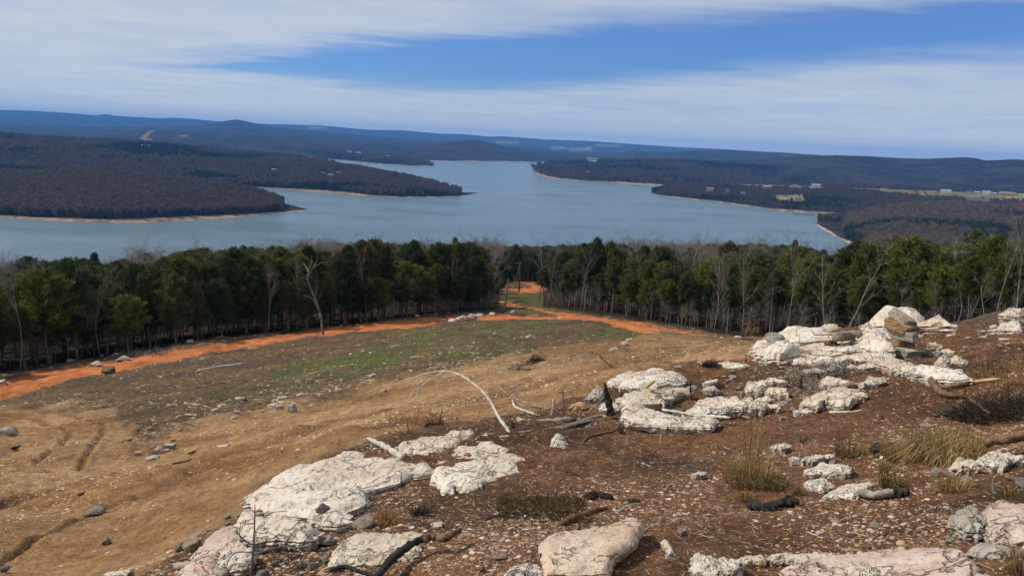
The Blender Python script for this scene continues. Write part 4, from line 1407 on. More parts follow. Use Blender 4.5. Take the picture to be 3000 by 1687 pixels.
def slab(label, pts, hpx, mat='white_rock', name='limestone_slab', cat='rock', dome=0.12, tilt=(0.0, 0.0), lift=0.0, knob=1.0, seed=None, round_=0.45, group=None, back=1.0, flat_=0.8, frac=1.0, grow=True):
    pts = np.array(pts, float)
    seed = seed if seed is not None else int(abs(pts[0, 0] * 7 + pts[0, 1] * 3)) % 9973
    q = np.random.default_rng(seed)
    cpx = pts.mean(0)
    fi = int(np.argmax(pts[:, 1]))
    d = float(np.hypot(*hit(pts[fi, 0], min(pts[fi, 1], 2400))[0][:2]))
    m_px = d / FPX
    h = hpx * m_px * flat_
    y0, y1 = pts[:, 1].min(), pts[:, 1].max()
    hf = back * (1 - (pts[:, 1] - y0) / max(y1 - y0, 1)) ** 0.8
    if name in ('limestone_ledge', 'limestone_outcrop') and d > 6.5:
        pts = pts.mean(0) + (pts - pts.mean(0)) * (1.22 if name == 'limestone_ledge' else 1.14)
        h = h * 1.2
    XY = hit(pts[:, 0], pts[:, 1], hf * h + lift)[:, :2]
    # guard against long run-outs behind crests
    dd = np.hypot(XY[:, 0], XY[:, 1])
    cap = d * (1.55 if d < 6.5 else 1.22)
    lim = np.clip(dd, d * 0.8, cap)
    XY = XY * (lim / dd)[:, None]
    over = dd > cap * 1.02
    if over.any() and grow:
        need = at(pts[over, 0], pts[over, 1], lim[over])[:, 2] - H(XY[over, 0], XY[over, 1])
        h = min(max(h, float(need.max()) * 0.85), 2.2 * h + 0.3)
    cen = XY.mean(0)
    P = XY - cen
    diag = float(np.hypot(*(P.max(0) - P.min(0))))
    sp = max(diag / 46, 2.0 * RPX * m_px)
    # outline, resampled and roughened
    ol = []
    n = len(P)
    for i in range(n):
        a, b_ = P[i], P[(i + 1) % n]
        k = max(1, int(round(np.hypot(*(b_ - a)) / sp)))
        for j in range(k):
            ol.append(a + (b_ - a) * j / k)
    ol = np.array(ol)
    ks = 2.2 / max(h, diag * 0.08)
    ol = ol + np.stack([fbm(ol[:, 0] * ks, ol[:, 1] * ks, None, 3, seed), fbm(ol[:, 0] * ks, ol[:, 1] * ks, None, 3, seed + 50)], 1) * min(sp * 0.9, diag * 0.03) * knob
    lo, hi = ol.min(0), ol.max(0)
    gx, gy = np.meshgrid(np.arange(lo[0], hi[0], sp), np.arange(lo[1], hi[1], sp))
    gp = np.stack([gx.ravel(), gy.ravel()], 1) + q.uniform(-0.3, 0.3, (gx.size, 2)) * sp
    gp = gp[poly_sd(gp[:, 0], gp[:, 1], ol) > sp * 0.55]
    allp = np.vstack([ol, gp])
    no = len(ol)
    res = delaunay_2d_cdt([Vector((float(a), float(b_))) for a, b_ in allp], [], [list(range(no))], 1, 1e-6)
    V2 = np.array([(v_.x, v_.y) for v_ in res[0]])
    F = np.array([f for f in res[2] if len(f) == 3])
    e = np.maximum(poly_sd(V2[:, 0], V2[:, 1], ol), 0)
    em = max(e.max(), 1e-4)
    Rr = min(h * round_, em * 0.85) + 1e-6
    W2 = V2 + cen
    base = H(W2[:, 0], W2[:, 1])
    bl = float(H(cen[:1], cen[1:])[0])
    prof = 0.60 + 0.40 * np.sqrt(np.clip(1 - (1 - np.clip(e / Rr, 0, 1)) ** 2, 0, 1)) + dome * (e / em) ** 0.8
    top = base + lift + h * prof + tilt[0] * V2[:, 0] + tilt[1] * V2[:, 1]
    kk = 1.0 / max(diag * 0.16, 0.02)
    big = fbm(W2[:, 0] * kk, W2[:, 1] * kk, None, 3, seed + 9)
    kf = 1.0 / max(sp * 3.2, 0.02)
    fine = fbm(W2[:, 0] * kf, W2[:, 1] * kf, None, 3, seed + 19)
    pits = np.minimum(0, vnoise(W2[:, 0] * kf * 0.8, W2[:, 1] * kf * 0.8, None, seed + 29) + 0.15)
    # broken into blocks: every block its own slight step and tilt, cracks between
    nk_ = max(3, int(diag / max(h * 1.6, sp * 5)))
    sd_ = q.uniform(lo, hi, (min(nk_ * 2, 26), 2))
    wv = V2 + np.stack([fbm(W2[:, 0] * kk * 2, W2[:, 1] * kk * 2, None, 3, seed + 61), fbm(W2[:, 0] * kk * 2, W2[:, 1] * kk * 2, None, 3, seed + 71)], 1) * diag * 0.05
    ds_ = np.hypot(wv[:, None, 0] - sd_[None, :, 0], wv[:, None, 1] - sd_[None, :, 1])
    o2 = np.argsort(ds_, 1)[:, :2]
    near_, nxt = ds_[np.arange(len(ds_)), o2[:, 0]], ds_[np.arange(len(ds_)), o2[:, 1]]
    stp = q.uniform(-0.5, 0.5, len(sd_))[o2[:, 0]]
    tl = q.uniform(-1, 1, (len(sd_), 2))[o2[:, 0]]
    rel = V2 - sd_[o2[:, 0]]
    top = top + frac * knob * min(h, diag * 0.22) * (0.42 * stp + 0.26 * (tl * rel).sum(1) / max(diag / 3, 1e-3) * 2)
    top = top - frac * knob * np.clip(1 - (nxt - near_) / (sp * 1.3), 0, 1) * min(h * 0.3, sp * 1.5)
    top = top + knob * (big * h * 0.16 + fine * min(h * 0.09, sp * 0.55) + pits * min(h * 0.2, sp * 0.8))
    V = np.column_stack([V2, top])
    # sides
    cnt = {}
    for tri in F:
        for a, b_ in ((0, 1), (1, 2), (2, 0)):
            ed = (tri[a], tri[b_])
            cnt[tuple(sorted(ed))] = None if tuple(sorted(ed)) in cnt else ed
    bed = [ed for ed in cnt.values() if ed is not None]
    bv = sorted({v_ for ed in bed for v_ in ed})
    nrm = {v_: np.zeros(2) for v_ in bv}
    for a, b_ in bed:
        t_ = V2[b_] - V2[a]
        nn_ = np.array([t_[1], -t_[0]])
        nn_ = nn_ / (np.hypot(*nn_) + 1e-9)
        nrm[a] += nn_
        nrm[b_] += nn_
    rings = []
    off = len(V)
    ex = []
    STRATA = ((0.10, 0.50), (-0.10, 0.44), (0.12, 0.36), (0.10, 0.22), (-0.08, 0.16), (0.10, 0.08), (-0.22, -0.35)) if h > 0.06 else ((0.10, 0.42), (0.04, 0.16), (-0.22, -0.35))
    KL = len(STRATA) - 1
    for k, (o_, zf_) in enumerate(STRATA):
        mp2 = {}
        for v_ in bv:
            nv = nrm[v_] / (np.hypot(*nrm[v_]) + 1e-9)
            j = float(vnoise(np.array([V2[v_, 0] * ks * 1.3]), np.array([V2[v_, 1] * ks * 1.3 + k * 7.7]), None, seed + 3)[0])
            p2 = V2[v_] + nv * h * (o_ + 0.16 * j * knob)
            zb_ = base[v_] + lift + tilt[0] * V2[v_, 0] + tilt[1] * V2[v_, 1]
            ex.append((p2[0], p2[1], (zb_ if k < KL or lift > 0 else base[v_]) + h * zf_ - (0.02 if k == KL and lift == 0 else 0)))
            mp2[v_] = off
            off += 1
        rings.append(mp2)
    V = np.vstack([V, np.array(ex)])
    FF = [tuple(t_) for t_ in F]
    prev = {v_: v_ for v_ in bv}
    for mp2 in rings:
        for a, b_ in bed:
            FF += [(prev[b_], prev[a], mp2[a]), (prev[b_], mp2[a], mp2[b_])]
        prev = mp2
    if lift > 0:
        V = np.vstack([V, [[0, 0, float(V[off - len(bv):, 2].mean())]]])
        for a, b_ in bed:
            FF.append((prev[b_], prev[a], off))
    V = V - np.array([0, 0, bl])
    o = mesh_obj(name, V, FF, MAT[mat], smooth_shade=False)
    fl_ = np.zeros(len(FF), bool)
    fl_[:len(F)] = True
    o.data.polygons.foreach_set('use_smooth', fl_)
    o.location = (cen[0], cen[1], bl)
    tag(o, label, cat, group)
    return o


W_, CR, PK, GY_, YL, OR = 'white_rock', 'cream_rock', 'pink_rock', 'grey_rock', 'yellow_rock', 'orange_rock'
# big white outcrop, lower left
slab('largest white pitted limestone slab on the brow above the track', zb([(600, 840), (720, 755), (830, 665), (860, 640), (1000, 590), (1180, 545), (1240, 510), (1400, 495), (1480, 530), (1600, 545), (1800, 560), (1985, 600), (1955, 655), (1740, 700), (1560, 780), (1480, 850), (1440, 950), (1350, 1000), (1330, 1070), (1230, 1105), (1110, 1110), (1080, 1050), (960, 1020), (800, 1020), (640, 950)]), 55, W_, 'limestone_outcrop', dome=0.15)
slab('rounded white limestone lobe overhanging a dark hollow below the largest slab', zb([(535, 985), (505, 1090), (560, 1190), (640, 1250), (800, 1225), (1000, 1235), (1095, 1180), (1105, 1120), (1070, 1060), (960, 1025), (800, 1022), (640, 960)]), 70, W_, 'limestone_outcrop', dome=0.3)
slab('sloping white rock running down to the bottom edge beside the bare sapling', zb([(500, 1060), (380, 1085), (300, 1150), (200, 1260), (120, 1360), (90, 1480), (330, 1480), (350, 1370), (400, 1270), (480, 1200), (540, 1160)]), 38, PK, 'limestone_outcrop')
slab('lumpy white rock with pebbles between slab and bare sapling base', zb([(480, 1205), (400, 1275), (355, 1375), (340, 1420), (430, 1440), (560, 1420), (640, 1330), (640, 1260), (560, 1200)]), 45, W_, 'limestone_outcrop')
slab('low white rock cut by the bottom edge under the grey log', zb([(90, 1400), (180, 1385), (300, 1420), (420, 1460), (420, 1540), (70, 1540)]), 30, W_, 'limestone_outcrop')
slab('flat white pitted slab with a pointed right end beside the largest slab', zc([(160, 690), (200, 600), (290, 540), (310, 490), (370, 460), (560, 420), (640, 450), (720, 480), (880, 565), (810, 610), (820, 660), (740, 700), (600, 740), (440, 840), (340, 790), (322, 845), (262, 858), (250, 795), (160, 740)]), 30, W_, 'limestone_slab', dome=0.1)
slab('long flat cream slab behind the largest white slab', zc([(-95, 480), (0, 420), (200, 385), (230, 405), (370, 395), (390, 450), (300, 500), (270, 545), (180, 580), (60, 555), (-20, 545), (-80, 510)]), 32, CR, 'limestone_slab', dome=0.08)
slab('square cream block perched on the flat cream slab', zc([(285, 365), (300, 340), (400, 328), (475, 345), (482, 400), (468, 440), (395, 450), (300, 420)]), 34, CR, 'limestone_block', dome=0.05, round_=0.3)
slab('small broken white rock beside the arching sapling foot', zc([(490, 412), (560, 375), (640, 370), (650, 390), (600, 415), (500, 430)]), 14, W_)
slab('crumbling flat rock under the foot of the arching sapling', zc([(640, 410), (700, 390), (770, 392), (770, 440), (720, 460), (650, 440)]), 18, CR)
slab('thin white ledge right of the arching sapling foot', zc([(775, 400), (850, 395), (920, 412), (880, 435), (780, 440)]), 12, W_)
slab('upright white rock at the lower end of the twisted root', zc([(1055, 500), (1068, 430), (1108, 380), (1165, 385), (1180, 440), (1200, 500), (1170, 525), (1130, 505)]), 30, W_, dome=0.4)
slab('thick tilted yellow sandstone slab in the foreground', zc([(990, 1150), (1100, 1120), (1400, 1075), (1530, 1060), (1640, 1030), (1710, 1015), (1755, 1055), (1762, 1110), (1700, 1190), (1600, 1280), (1540, 1330), (1490, 1470), (1230, 1470), (1100, 1430), (1045, 1440), (1030, 1380), (1010, 1240)]), 52, YL, 'sandstone_slab', dome=0.02, round_=0.25, knob=0.45, tilt=(0.08, 0.02), lift=0.02, frac=0.3, flat_=1.0)
slab('small white rock touching the left end of the yellow slab', zc([(715, 1480), (760, 1390), (850, 1345), (960, 1340), (1010, 1385), (1005, 1480)]), 34, W_)
slab('tilted rippled cream slab crossed by the charred branch', zb([(1205, 1370), (1250, 1240), (1390, 1130), (1480, 1105), (1530, 1112), (1740, 1120), (1860, 1103), (1920, 1140), (1885, 1230), (1860, 1300), (1640, 1350), (1600, 1370), (1320, 1375), (1225, 1420)]), 34, CR, 'limestone_slab', dome=0.08, round_=0.4, knob=0.8)
slab('small white rock above the charred branch end', zc([(155, 1050), (210, 1030), (250, 1040), (240, 1075), (180, 1090)]), 14, W_)
slab('bone-shaped pale stone right of the yellow slab', zc([(1900, 1180), (1940, 1162), (1975, 1215), (2000, 1270), (2010, 1300), (1950, 1335), (1930, 1310), (1960, 1280), (1925, 1230)]), 18, CR, 'stone', dome=0.5)
# middle outcrop around the burnt stump
slab('tilted pale block leaning on the middle white outcrop', zf([(650, 640), (720, 560), (745, 528), (840, 480), (940, 495), (955, 525), (870, 600), (690, 688)]), 26, CR, 'limestone_block', dome=0.1, round_=0.3, knob=0.6)
slab('main white dome of the outcrop behind the burnt stump', zf([(820, 690), (850, 600), (900, 560), (960, 520), (1100, 500), (1200, 485), (1330, 510), (1400, 540), (1440, 585), (1400, 640), (1300, 660), (1150, 700), (1000, 705), (900, 705)]), 34, W_, 'limestone_outcrop', flat_=0.6)
slab('lower broken white shelf right of the burnt stump', zf([(770, 790), (900, 750), (1000, 720), (1200, 680), (1400, 660), (1500, 720), (1380, 740), (1250, 800), (1240, 850), (1130, 840), (980, 860), (920, 900), (850, 850)]), 28, CR, 'limestone_outcrop', flat_=0.6)
slab('grey rounded rock left of the burnt stump', zf([(430, 780), (480, 720), (600, 685), (622, 770), (560, 805), (450, 812)]), 26, GY_, 'limestone_block', dome=0.4)
slab('brownish rock low left of the burnt stump', zf([(240, 880), (330, 830), (400, 820), (440, 880), (330, 935)]), 22, OR, dome=0.3)
slab('pale rock tucked under the burnt stump foot', zf([(560, 890), (600, 840), (740, 830), (800, 870), (760, 930), (600, 930)]), 16, W_)
slab('long curved white ledge in front of the middle outcrop', zf([(880, 940), (930, 860), (1000, 850), (1080, 870), (1040, 895), (1110, 920), (1300, 970), (1450, 990), (1600, 1000), (1740, 1030), (1640, 1110), (1560, 1092), (1300, 1085), (1100, 1060), (940, 1040)]), 30, W_, 'limestone_ledge', dome=0.1, flat_=0.6)
slab('white rock at the track edge above the dark brush', zf([(1790, 435), (1900, 385), (2000, 400), (2170, 435), (2080, 470), (1900, 475), (1815, 480)]), 20, W_, flat_=0.6)
slab('square white block in the middle of the right slope', zf([(2105, 720), (2150, 590), (2260, 585), (2345, 620), (2345, 690), (2230, 742)]), 34, W_, 'limestone_block', dome=0.1, round_=0.4, flat_=0.6)
slab('flat white rock behind the square white block', zf([(2260, 580), (2380, 558), (2536, 580), (2560, 620), (2500, 645), (2380, 625)]), 20, W_)
slab('broad white rock with a brown left end below the square block', zf([(1600, 890), (1650, 810), (1750, 765), (1900, 760), (2000, 790), (2270, 850), (2285, 880), (2000, 905), (1900, 930), (1800, 960), (1700, 982), (1640, 960)]), 32, W_, 'limestone_outcrop', flat_=0.6)
slab('small pale rock at the left end of the broad white rock', zf([(1440, 930), (1560, 880), (1640, 910), (1640, 962), (1520, 962)]), 20, CR)
slab('smooth pale stone under the square white block', zf([(2190, 812), (2300, 755), (2410, 800), (2310, 832)]), 18, CR)
slab('flat grey stone between outcrop and square block', zf([(1660, 690), (1690, 650), (1790, 660), (1838, 712), (1720, 722)]), 14, GY_)
slab('long pale stone beside the dark brush tuft', zf([(1660, 620), (1820, 575), (1835, 600), (1740, 640), (1670, 640)]), 12, CR)
# right ledges
slab('steep white ledge face at the left end of the right outcrop', zg([(55, 520), (100, 485), (200, 500), (300, 540), (400, 600), (330, 660), (240, 705), (160, 660), (90, 580)]), 48, W_, 'limestone_ledge', dome=0.1)
slab('long white top shelf littered with sticks', zg([(280, 392), (340, 383), (480, 420), (700, 430), (860, 470), (1050, 490), (1080, 540), (900, 530), (720, 520), (540, 540), (420, 550), (310, 510), (325, 440)]), 30, W_, 'limestone_ledge', dome=0.05)
slab('white lump in front of the top shelf', zg([(300, 520), (330, 465), (430, 450), (530, 480), (535, 540), (420, 560), (340, 545)]), 30, W_, dome=0.4)
slab('thin white stratum below the top shelf', zg([(530, 540), (700, 515), (880, 530), (1100, 570), (1112, 602), (960, 602), (750, 575), (560, 560)]), 18, W_, 'limestone_ledge', dome=0.05)
slab('upper of two low white strata behind the grey twigs', zg([(410, 620), (440, 600), (520, 602), (700, 632), (870, 662), (800, 690), (600, 662), (420, 642)]), 16, W_, 'limestone_ledge', dome=0.1)
slab('lower of two low white strata behind the grey twigs', zg([(385, 675), (480, 642), (640, 672), (730, 690), (740, 708), (500, 708), (400, 695)]), 16, W_, 'limestone_ledge', dome=0.1)
slab('white mound with brown leaves behind the stacked stones', zg([(1110, 340), (1200, 280), (1330, 235), (1440, 215), (1560, 230), (1630, 285), (1700, 305), (1850, 350), (1860, 380), (1700, 385), (1500, 400), (1300, 405), (1120, 405)]), 44, W_, 'limestone_outcrop', dome=0.5, round_=1.5)
slab('tall left lobe of the white boulder beside the stacked stones', zg([(1030, 445), (1060, 400), (1150, 375), (1270, 372), (1310, 420), (1310, 520), (1285, 600), (1180, 640), (1100, 560), (1050, 500)]), 46, W_, 'limestone_outcrop', dome=0.1, round_=0.5)
slab('overhanging white ledge with a dark gap below the stacked stones', zg([(1185, 640), (1280, 605), (1400, 640), (1500, 690), (1700, 740), (1850, 770), (1990, 840), (1900, 865), (1700, 840), (1500, 775), (1300, 705)]), 30, W_, 'limestone_ledge', dome=0.1, round_=0.5, grow=False)
slab('low pale heap left of the leaf-covered mound', zg([(680, 405), (800, 372), (880, 340), (1040, 310), (1060, 340), (1000, 382), (880, 388), (720, 412)]), 22, CR, 'limestone_outcrop', dome=0.4)
slab('undercut white ledge below the grey twigs', zg([(680, 850), (700, 822), (900, 840), (945, 862), (860, 892), (740, 918), (700, 902)]), 22, W_, 'limestone_ledge')
slab('pebbly conglomerate ledge stepping down the right slope', zg([(530, 1085), (590, 1010), (650, 960), (780, 920), (850, 925), (1000, 950), (980, 1020), (870, 1105), (810, 1105), (700, 1060), (650, 1110)]), 26, CR, 'limestone_ledge', knob=1.6, flat_=0.6)
slab('rubbly pale ledge under the big overhanging boulder', zg([(1050, 920), (1060, 872), (1150, 832), (1265, 812), (1240, 850), (1130, 900)]), 18, CR, 'limestone_ledge', knob=1.5)
slab('low white rubble at the foot of the conglomerate ledge', zg([(395, 1135), (480, 1108), (590, 1138), (575, 1168), (420, 1165)]), 12, W_)
slab('pale angular boulder on the leaf-strewn slope right of the cairn', zg([(1660, 535), (1700, 465), (1790, 468), (1805, 530), (1690, 550)]), 32, CR, 'boulder', dome=0.4)
slab('grey lump in front of the pale angular boulder', zg([(1690, 565), (1790, 550), (1785, 600), (1705, 605)]), 18, GY_, 'boulder', dome=0.4)
slab('flat tan rock right of the pale angular boulder', zg([(1795, 550), (1880, 545), (1940, 590), (1880, 605), (1800, 590)]), 12, CR)
slab('leaning white stone in the pair right of the cairn', zg([(1740, 655), (1790, 640), (1862, 718), (1842, 735), (1760, 712)]), 22, W_, 'stone', dome=0.3)
slab('darker leaning stone in the pair right of the cairn', zg([(1782, 622), (1830, 613), (1878, 690), (1850, 702)]), 20, GY_, 'stone', dome=0.3)
slab('wide tan rock on the slope below the pale angular boulder', zg([(1885, 625), (1960, 608), (2052, 690), (1990, 722), (1900, 690)]), 20, CR)
slab('large triangular flat slab at the right edge of the slope', zg([(2150, 522), (2250, 515), (2600, 498), (2470, 582), (2345, 560), (2335, 612), (2240, 570)]), 8, CR, 'limestone_slab', dome=0.02)
slab('thin flat slab above the triangular slab', zg([(2290, 452), (2400, 445), (2600, 470), (2600, 498), (2400, 475)]), 8, CR, 'limestone_slab', dome=0.02)
slab('sloping white rock at the foot of the right-hand pile', zg([(2190, 425), (2260, 380), (2420, 330), (2530, 320), (2522, 410), (2440, 437), (2260, 437)]), 34, W_, 'limestone_outcrop')
slab('white rock in the middle of the right-hand pile', zg([(2365, 292), (2440, 212), (2560, 192), (2640, 205), (2640, 265), (2520, 292)]), 34, W_, 'limestone_outcrop')
slab('topmost grey-white rock of the right-hand pile', zg([(2420, 165), (2480, 150), (2640, 160), (2640, 192), (2430, 192)]), 16, W_)
slab('small white rock left of the right-hand pile', zg([(2252, 335), (2300, 315), (2345, 350), (2280, 362)]), 12, W_)
slab('pale shelf joining the thin stratum to the boulder lobe', zg([(900, 602), (1110, 602), (1200, 652), (1180, 690), (1000, 662), (900, 642)]), 14, W_, 'limestone_ledge', grow=False)
slab('sunken pale stratum under the top shelf', zg([(560, 562), (740, 578), (890, 605), (870, 630), (640, 604)]), 12, CR, 'limestone_ledge', grow=False)
slab('thin curved pale ledge behind the dense twig mat', zg([(930, 725), (1180, 692), (1225, 706), (1060, 742), (960, 752)]), 12, W_, 'limestone_ledge', grow=False)
slab('low pale ledge half covered by the dense twig mat', zg([(480, 765), (600, 738), (720, 752), (700, 778), (560, 788)]), 12, W_, 'limestone_ledge', grow=False)
slab('broken pale shelf right of the square white block', zf([(2345, 700), (2450, 660), (2560, 690), (2540, 760), (2400, 750)]), 16, CR, 'limestone_ledge', grow=False)
slab('crumbling pale ledge below the smooth pale stone', zf([(2200, 850), (2330, 838), (2480, 850), (2470, 890), (2300, 900)]), 14, W_, 'limestone_ledge', grow=False)
# lower right
slab('peaked white rock at the bottom edge right of centre', zd([(370, 1262), (400, 1238), (500, 1270), (580, 1290), (660, 1275), (740, 1300), (800, 1380), (770, 1480), (370, 1500)]), 52, W_, 'limestone_outcrop', dome=0.2)
slab('small yellowish rock wedged beside the peaked white rock', zd([(755, 1312), (850, 1275), (960, 1265), (1000, 1300), (985, 1350), (830, 1368)]), 20, YL)
slab('long cream rim of rock along the bottom edge', zd([(1000, 1275), (1150, 1248), (1280, 1262), (1450, 1262), (1739, 1240), (1739, 1300), (1500, 1330), (1280, 1360), (1060, 1360)]), 30, CR, 'limestone_outcrop')
slab('broad pink-stained slab along the bottom right', ze([(-330, 1420), (-200, 1345), (0, 1312), (150, 1285), (350, 1248), (500, 1212), (760, 1182), (940, 1165), (1080, 1190), (1210, 1270), (1320, 1350), (1420, 1500), (700, 1580), (-330, 1580)]), 40, PK, 'limestone_outcrop', dome=0.15)
slab('small white chunk lying on the pink-stained slab', ze([(225, 1380), (250, 1320), (360, 1310), (470, 1380), (540, 1430), (400, 1480), (260, 1480)]), 26, W_, 'stone', dome=0.3, lift=0.1)
slab('grey weathered triangular rock against the pink rock', ze([(1135, 885), (1200, 865), (1300, 868), (1385, 900), (1402, 1050), (1350, 1155), (1240, 1100), (1150, 965)]), 60, GY_, 'boulder', dome=0.3, knob=1.4)
slab('pink rock mass cut by the right edge', ze([(1385, 985), (1410, 860), (1500, 800), (1600, 780), (1800, 800), (1800, 1210), (1500, 1160), (1392, 1110)]), 40, PK, 'limestone_outcrop')
slab('smooth light-grey block at the lower right', ze([(1250, 1255), (1290, 1200), (1380, 1150), (1600, 1190), (1645, 1280), (1480, 1330), (1290, 1292)]), 34, GY_, 'limestone_block', dome=0.05, round_=0.3, knob=0.5)
slab('thin pale flake in front of the light-grey block', ze([(1520, 1330), (1640, 1340), (1605, 1382), (1540, 1372)]), 8, W_)
slab('knobbly pale boulder right of the straw grass', ze([(1118, 525), (1150, 470), (1195, 448), (1250, 482), (1360, 500), (1372, 542), (1290, 572), (1140, 578)]), 34, CR, 'boulder', dome=0.4)
slab('flat white rock behind the knobbly pale boulder', ze([(1340, 462), (1420, 410), (1500, 390), (1760, 430), (1640, 462), (1560, 542), (1380, 522)]), 26, W_)
slab('flat white slab nearest the tall grass', zd([(1320, 562), (1450, 490), (1600, 480), (1739, 530), (1700, 590), (1450, 592), (1340, 602)]), 14, W_, dome=0.1)
slab('low round white rock below the flat slab', zd([(1315, 645), (1400, 618), (1500, 615), (1600, 690), (1480, 742), (1350, 722)]), 18, W_, dome=0.2)
slab('low fan-shaped white rock beside the grey log', ze([(30, 790), (100, 720), (200, 670), (450, 650), (490, 672), (340, 722), (330, 800), (100, 802)]), 16, W_, dome=0.15)
slab('long narrow white rock above the flat slab', zd([(1275, 475), (1380, 430), (1550, 405), (1592, 422), (1400, 482), (1310, 488)]), 14, W_)
slab('small white rock at the tip of the long narrow one', zd([(1190, 445), (1220, 425), (1292, 430), (1278, 472), (1215, 468)]), 12, W_)
slab('white stone behind the tall grass', zd([(1020, 362), (1060, 330), (1120, 318), (1212, 345), (1150, 386)]), 14, W_)
slab('small white stone left of the tall grass', zd([(348, 592), (420, 555), (500, 560), (470, 590), (400, 607)]), 10, W_)
slab('long pale sunken rock in the middle of the track', zb([(325, 490), (360, 455), (450, 415), (560, 380), (690, 362), (600, 395), (480, 440), (400, 485), (340, 505)]), 8, CR, 'limestone_slab', dome=0.1)
slab('lower left pale slab at the bottom edge of the track', za([(790, 1430), (860, 1405), (990, 1390), (1000, 1400), (950, 1440), (820, 1470)]), 12, CR)


# ---------------------------------------------------------------- loose stones
def ico(sub):
    bm = bmesh.new()
    bmesh.ops.create_icosphere(bm, subdivisions=sub, radius=1.0)
    V = np.array([v_.co[:] for v_ in bm.verts])
    F = np.array([[v_.index for v_ in f.verts] for f in bm.faces])
    bm.free()
    return V, F


ICO3, ICO2 = ico(3), ico(2)


def stone_verts(seed, base=ICO3, cuts=11, boxy=0.0):
    q = np.random.default_rng(seed)
    V = base[0].copy()
    for k in range(cuts):
        n_ = q.normal(0, 1, 3)
        if boxy and k < 6:
            n_ = np.eye(3)[k % 3] * (1 if k < 3 else -1) + q.normal(0, 0.12, 3)
        n_ /= np.linalg.norm(n_)
        c0 = (q.uniform(0.5, 0.62) if boxy and k < 6 else q.uniform(0.55, 0.9))
        dst = V @ n_ - c0
        V = V - np.maximum(dst, 0)[:, None] * n_[None, :]
    nn_ = fbm(V[:, 0] * 2.5 + seed, V[:, 1] * 2.5, V[:, 2] * 2.5, 3, seed)
    V = V * (1 + 0.07 * nn_)[:, None]
    ext = V.max(0) - V.min(0)
    V = (V - (V.max(0) + V.min(0)) / 2) / ext
    return V


STONE_ME = {}


def stone_mesh(var, mat, boxy=False):
    k = (var, mat, boxy)
    if k not in STONE_ME:
        STONE_ME[k] = mesh_obj('stone', stone_verts(40 + var, ICO3, 12, 1.0 if boxy else 0.0), ICO3[1], MAT[mat], link=False, smooth_shade=False).data
    return STONE_ME[k]


def stone(px, py, wpx, hpx, mat, label, cat='stone', name='stone', group=None, rot=None, boxy=False, var=None, dist=None, depth=0.8, sink=0.18):
    var = int(px * 3 + py) % 10 if var is None else var
    if dist is None:
        p = hit(px, py)[0]
        d = float(np.hypot(p[0], p[1]))
    else:
        p = at(px, py, dist)
        d = dist
    mpx = d / FPX
    o = wrap(name, stone_mesh(var, mat, boxy))
    w, h = wpx * mpx, hpx * mpx
    o.scale = (w, w * depth, h)
    a = math.atan2(p[0], p[1])
    o.rotation_euler = (0, 0, -a + ((px * 0.37) % 0.8 - 0.4)) if rot is None else (rot[0], rot[1], -a + rot[2])
    zg_ = float(HG(p[0], p[1])[0]) if dist is None else p[2]
    o.location = (p[0], p[1], zg_ + h * (0.5 - sink))
    tag(o, label, cat, group)
    return o


# cairn
_cp = hit(*zg([(1440, 590)])[0])[0]
CD = float(np.hypot(_cp[0], _cp[1])) * 0.985


def cairn(box, mat, label, var, tilt=0.0, depth=0.8, boxy=True, yaw=-0.5, dz=0.0):
    (x0, y0), (x1, y1) = zg([box[0], box[1]])
    o = stone((x0 + x1) / 2, (y0 + y1) / 2, x1 - x0, y1 - y0, mat, label, 'stone', 'cairn_stone', 'stacked stones of the cairn', (0, tilt, yaw), boxy, var, CD + dz, depth, 0.5)
    return o


cairn([(1290, 595), (1700, 668)], GY_, 'long tapering slab underneath the cairn', 1, 0.13, 0.5, dz=-0.05)
cairn([(1285, 532), (1595, 602)], CR, 'flat bottom slab of the cairn', 2, -0.02, 0.75)
cairn([(1330, 452), (1458, 545)], OR, 'blocky tan stone on the left of the second course of the cairn', 3, 0.03, 0.9)
cairn([(1435, 452), (1532, 545)], OR, 'darker blocky stone on the right of the second course of the cairn', 4, -0.03, 1.1, dz=0.06)
cairn([(1306, 362), (1566, 470)], W_, 'thick white stone in the middle of the cairn', 5, 0.02, 0.75)
cairn([(1258, 290), (1542, 386)], OR, 'tilted orange-brown slab near the top of the cairn', 6, 0.14, 0.7)
cairn([(1318, 222), (1536, 312)], CR, 'tilted pale slab topping the cairn', 7, 0.40, 0.55)

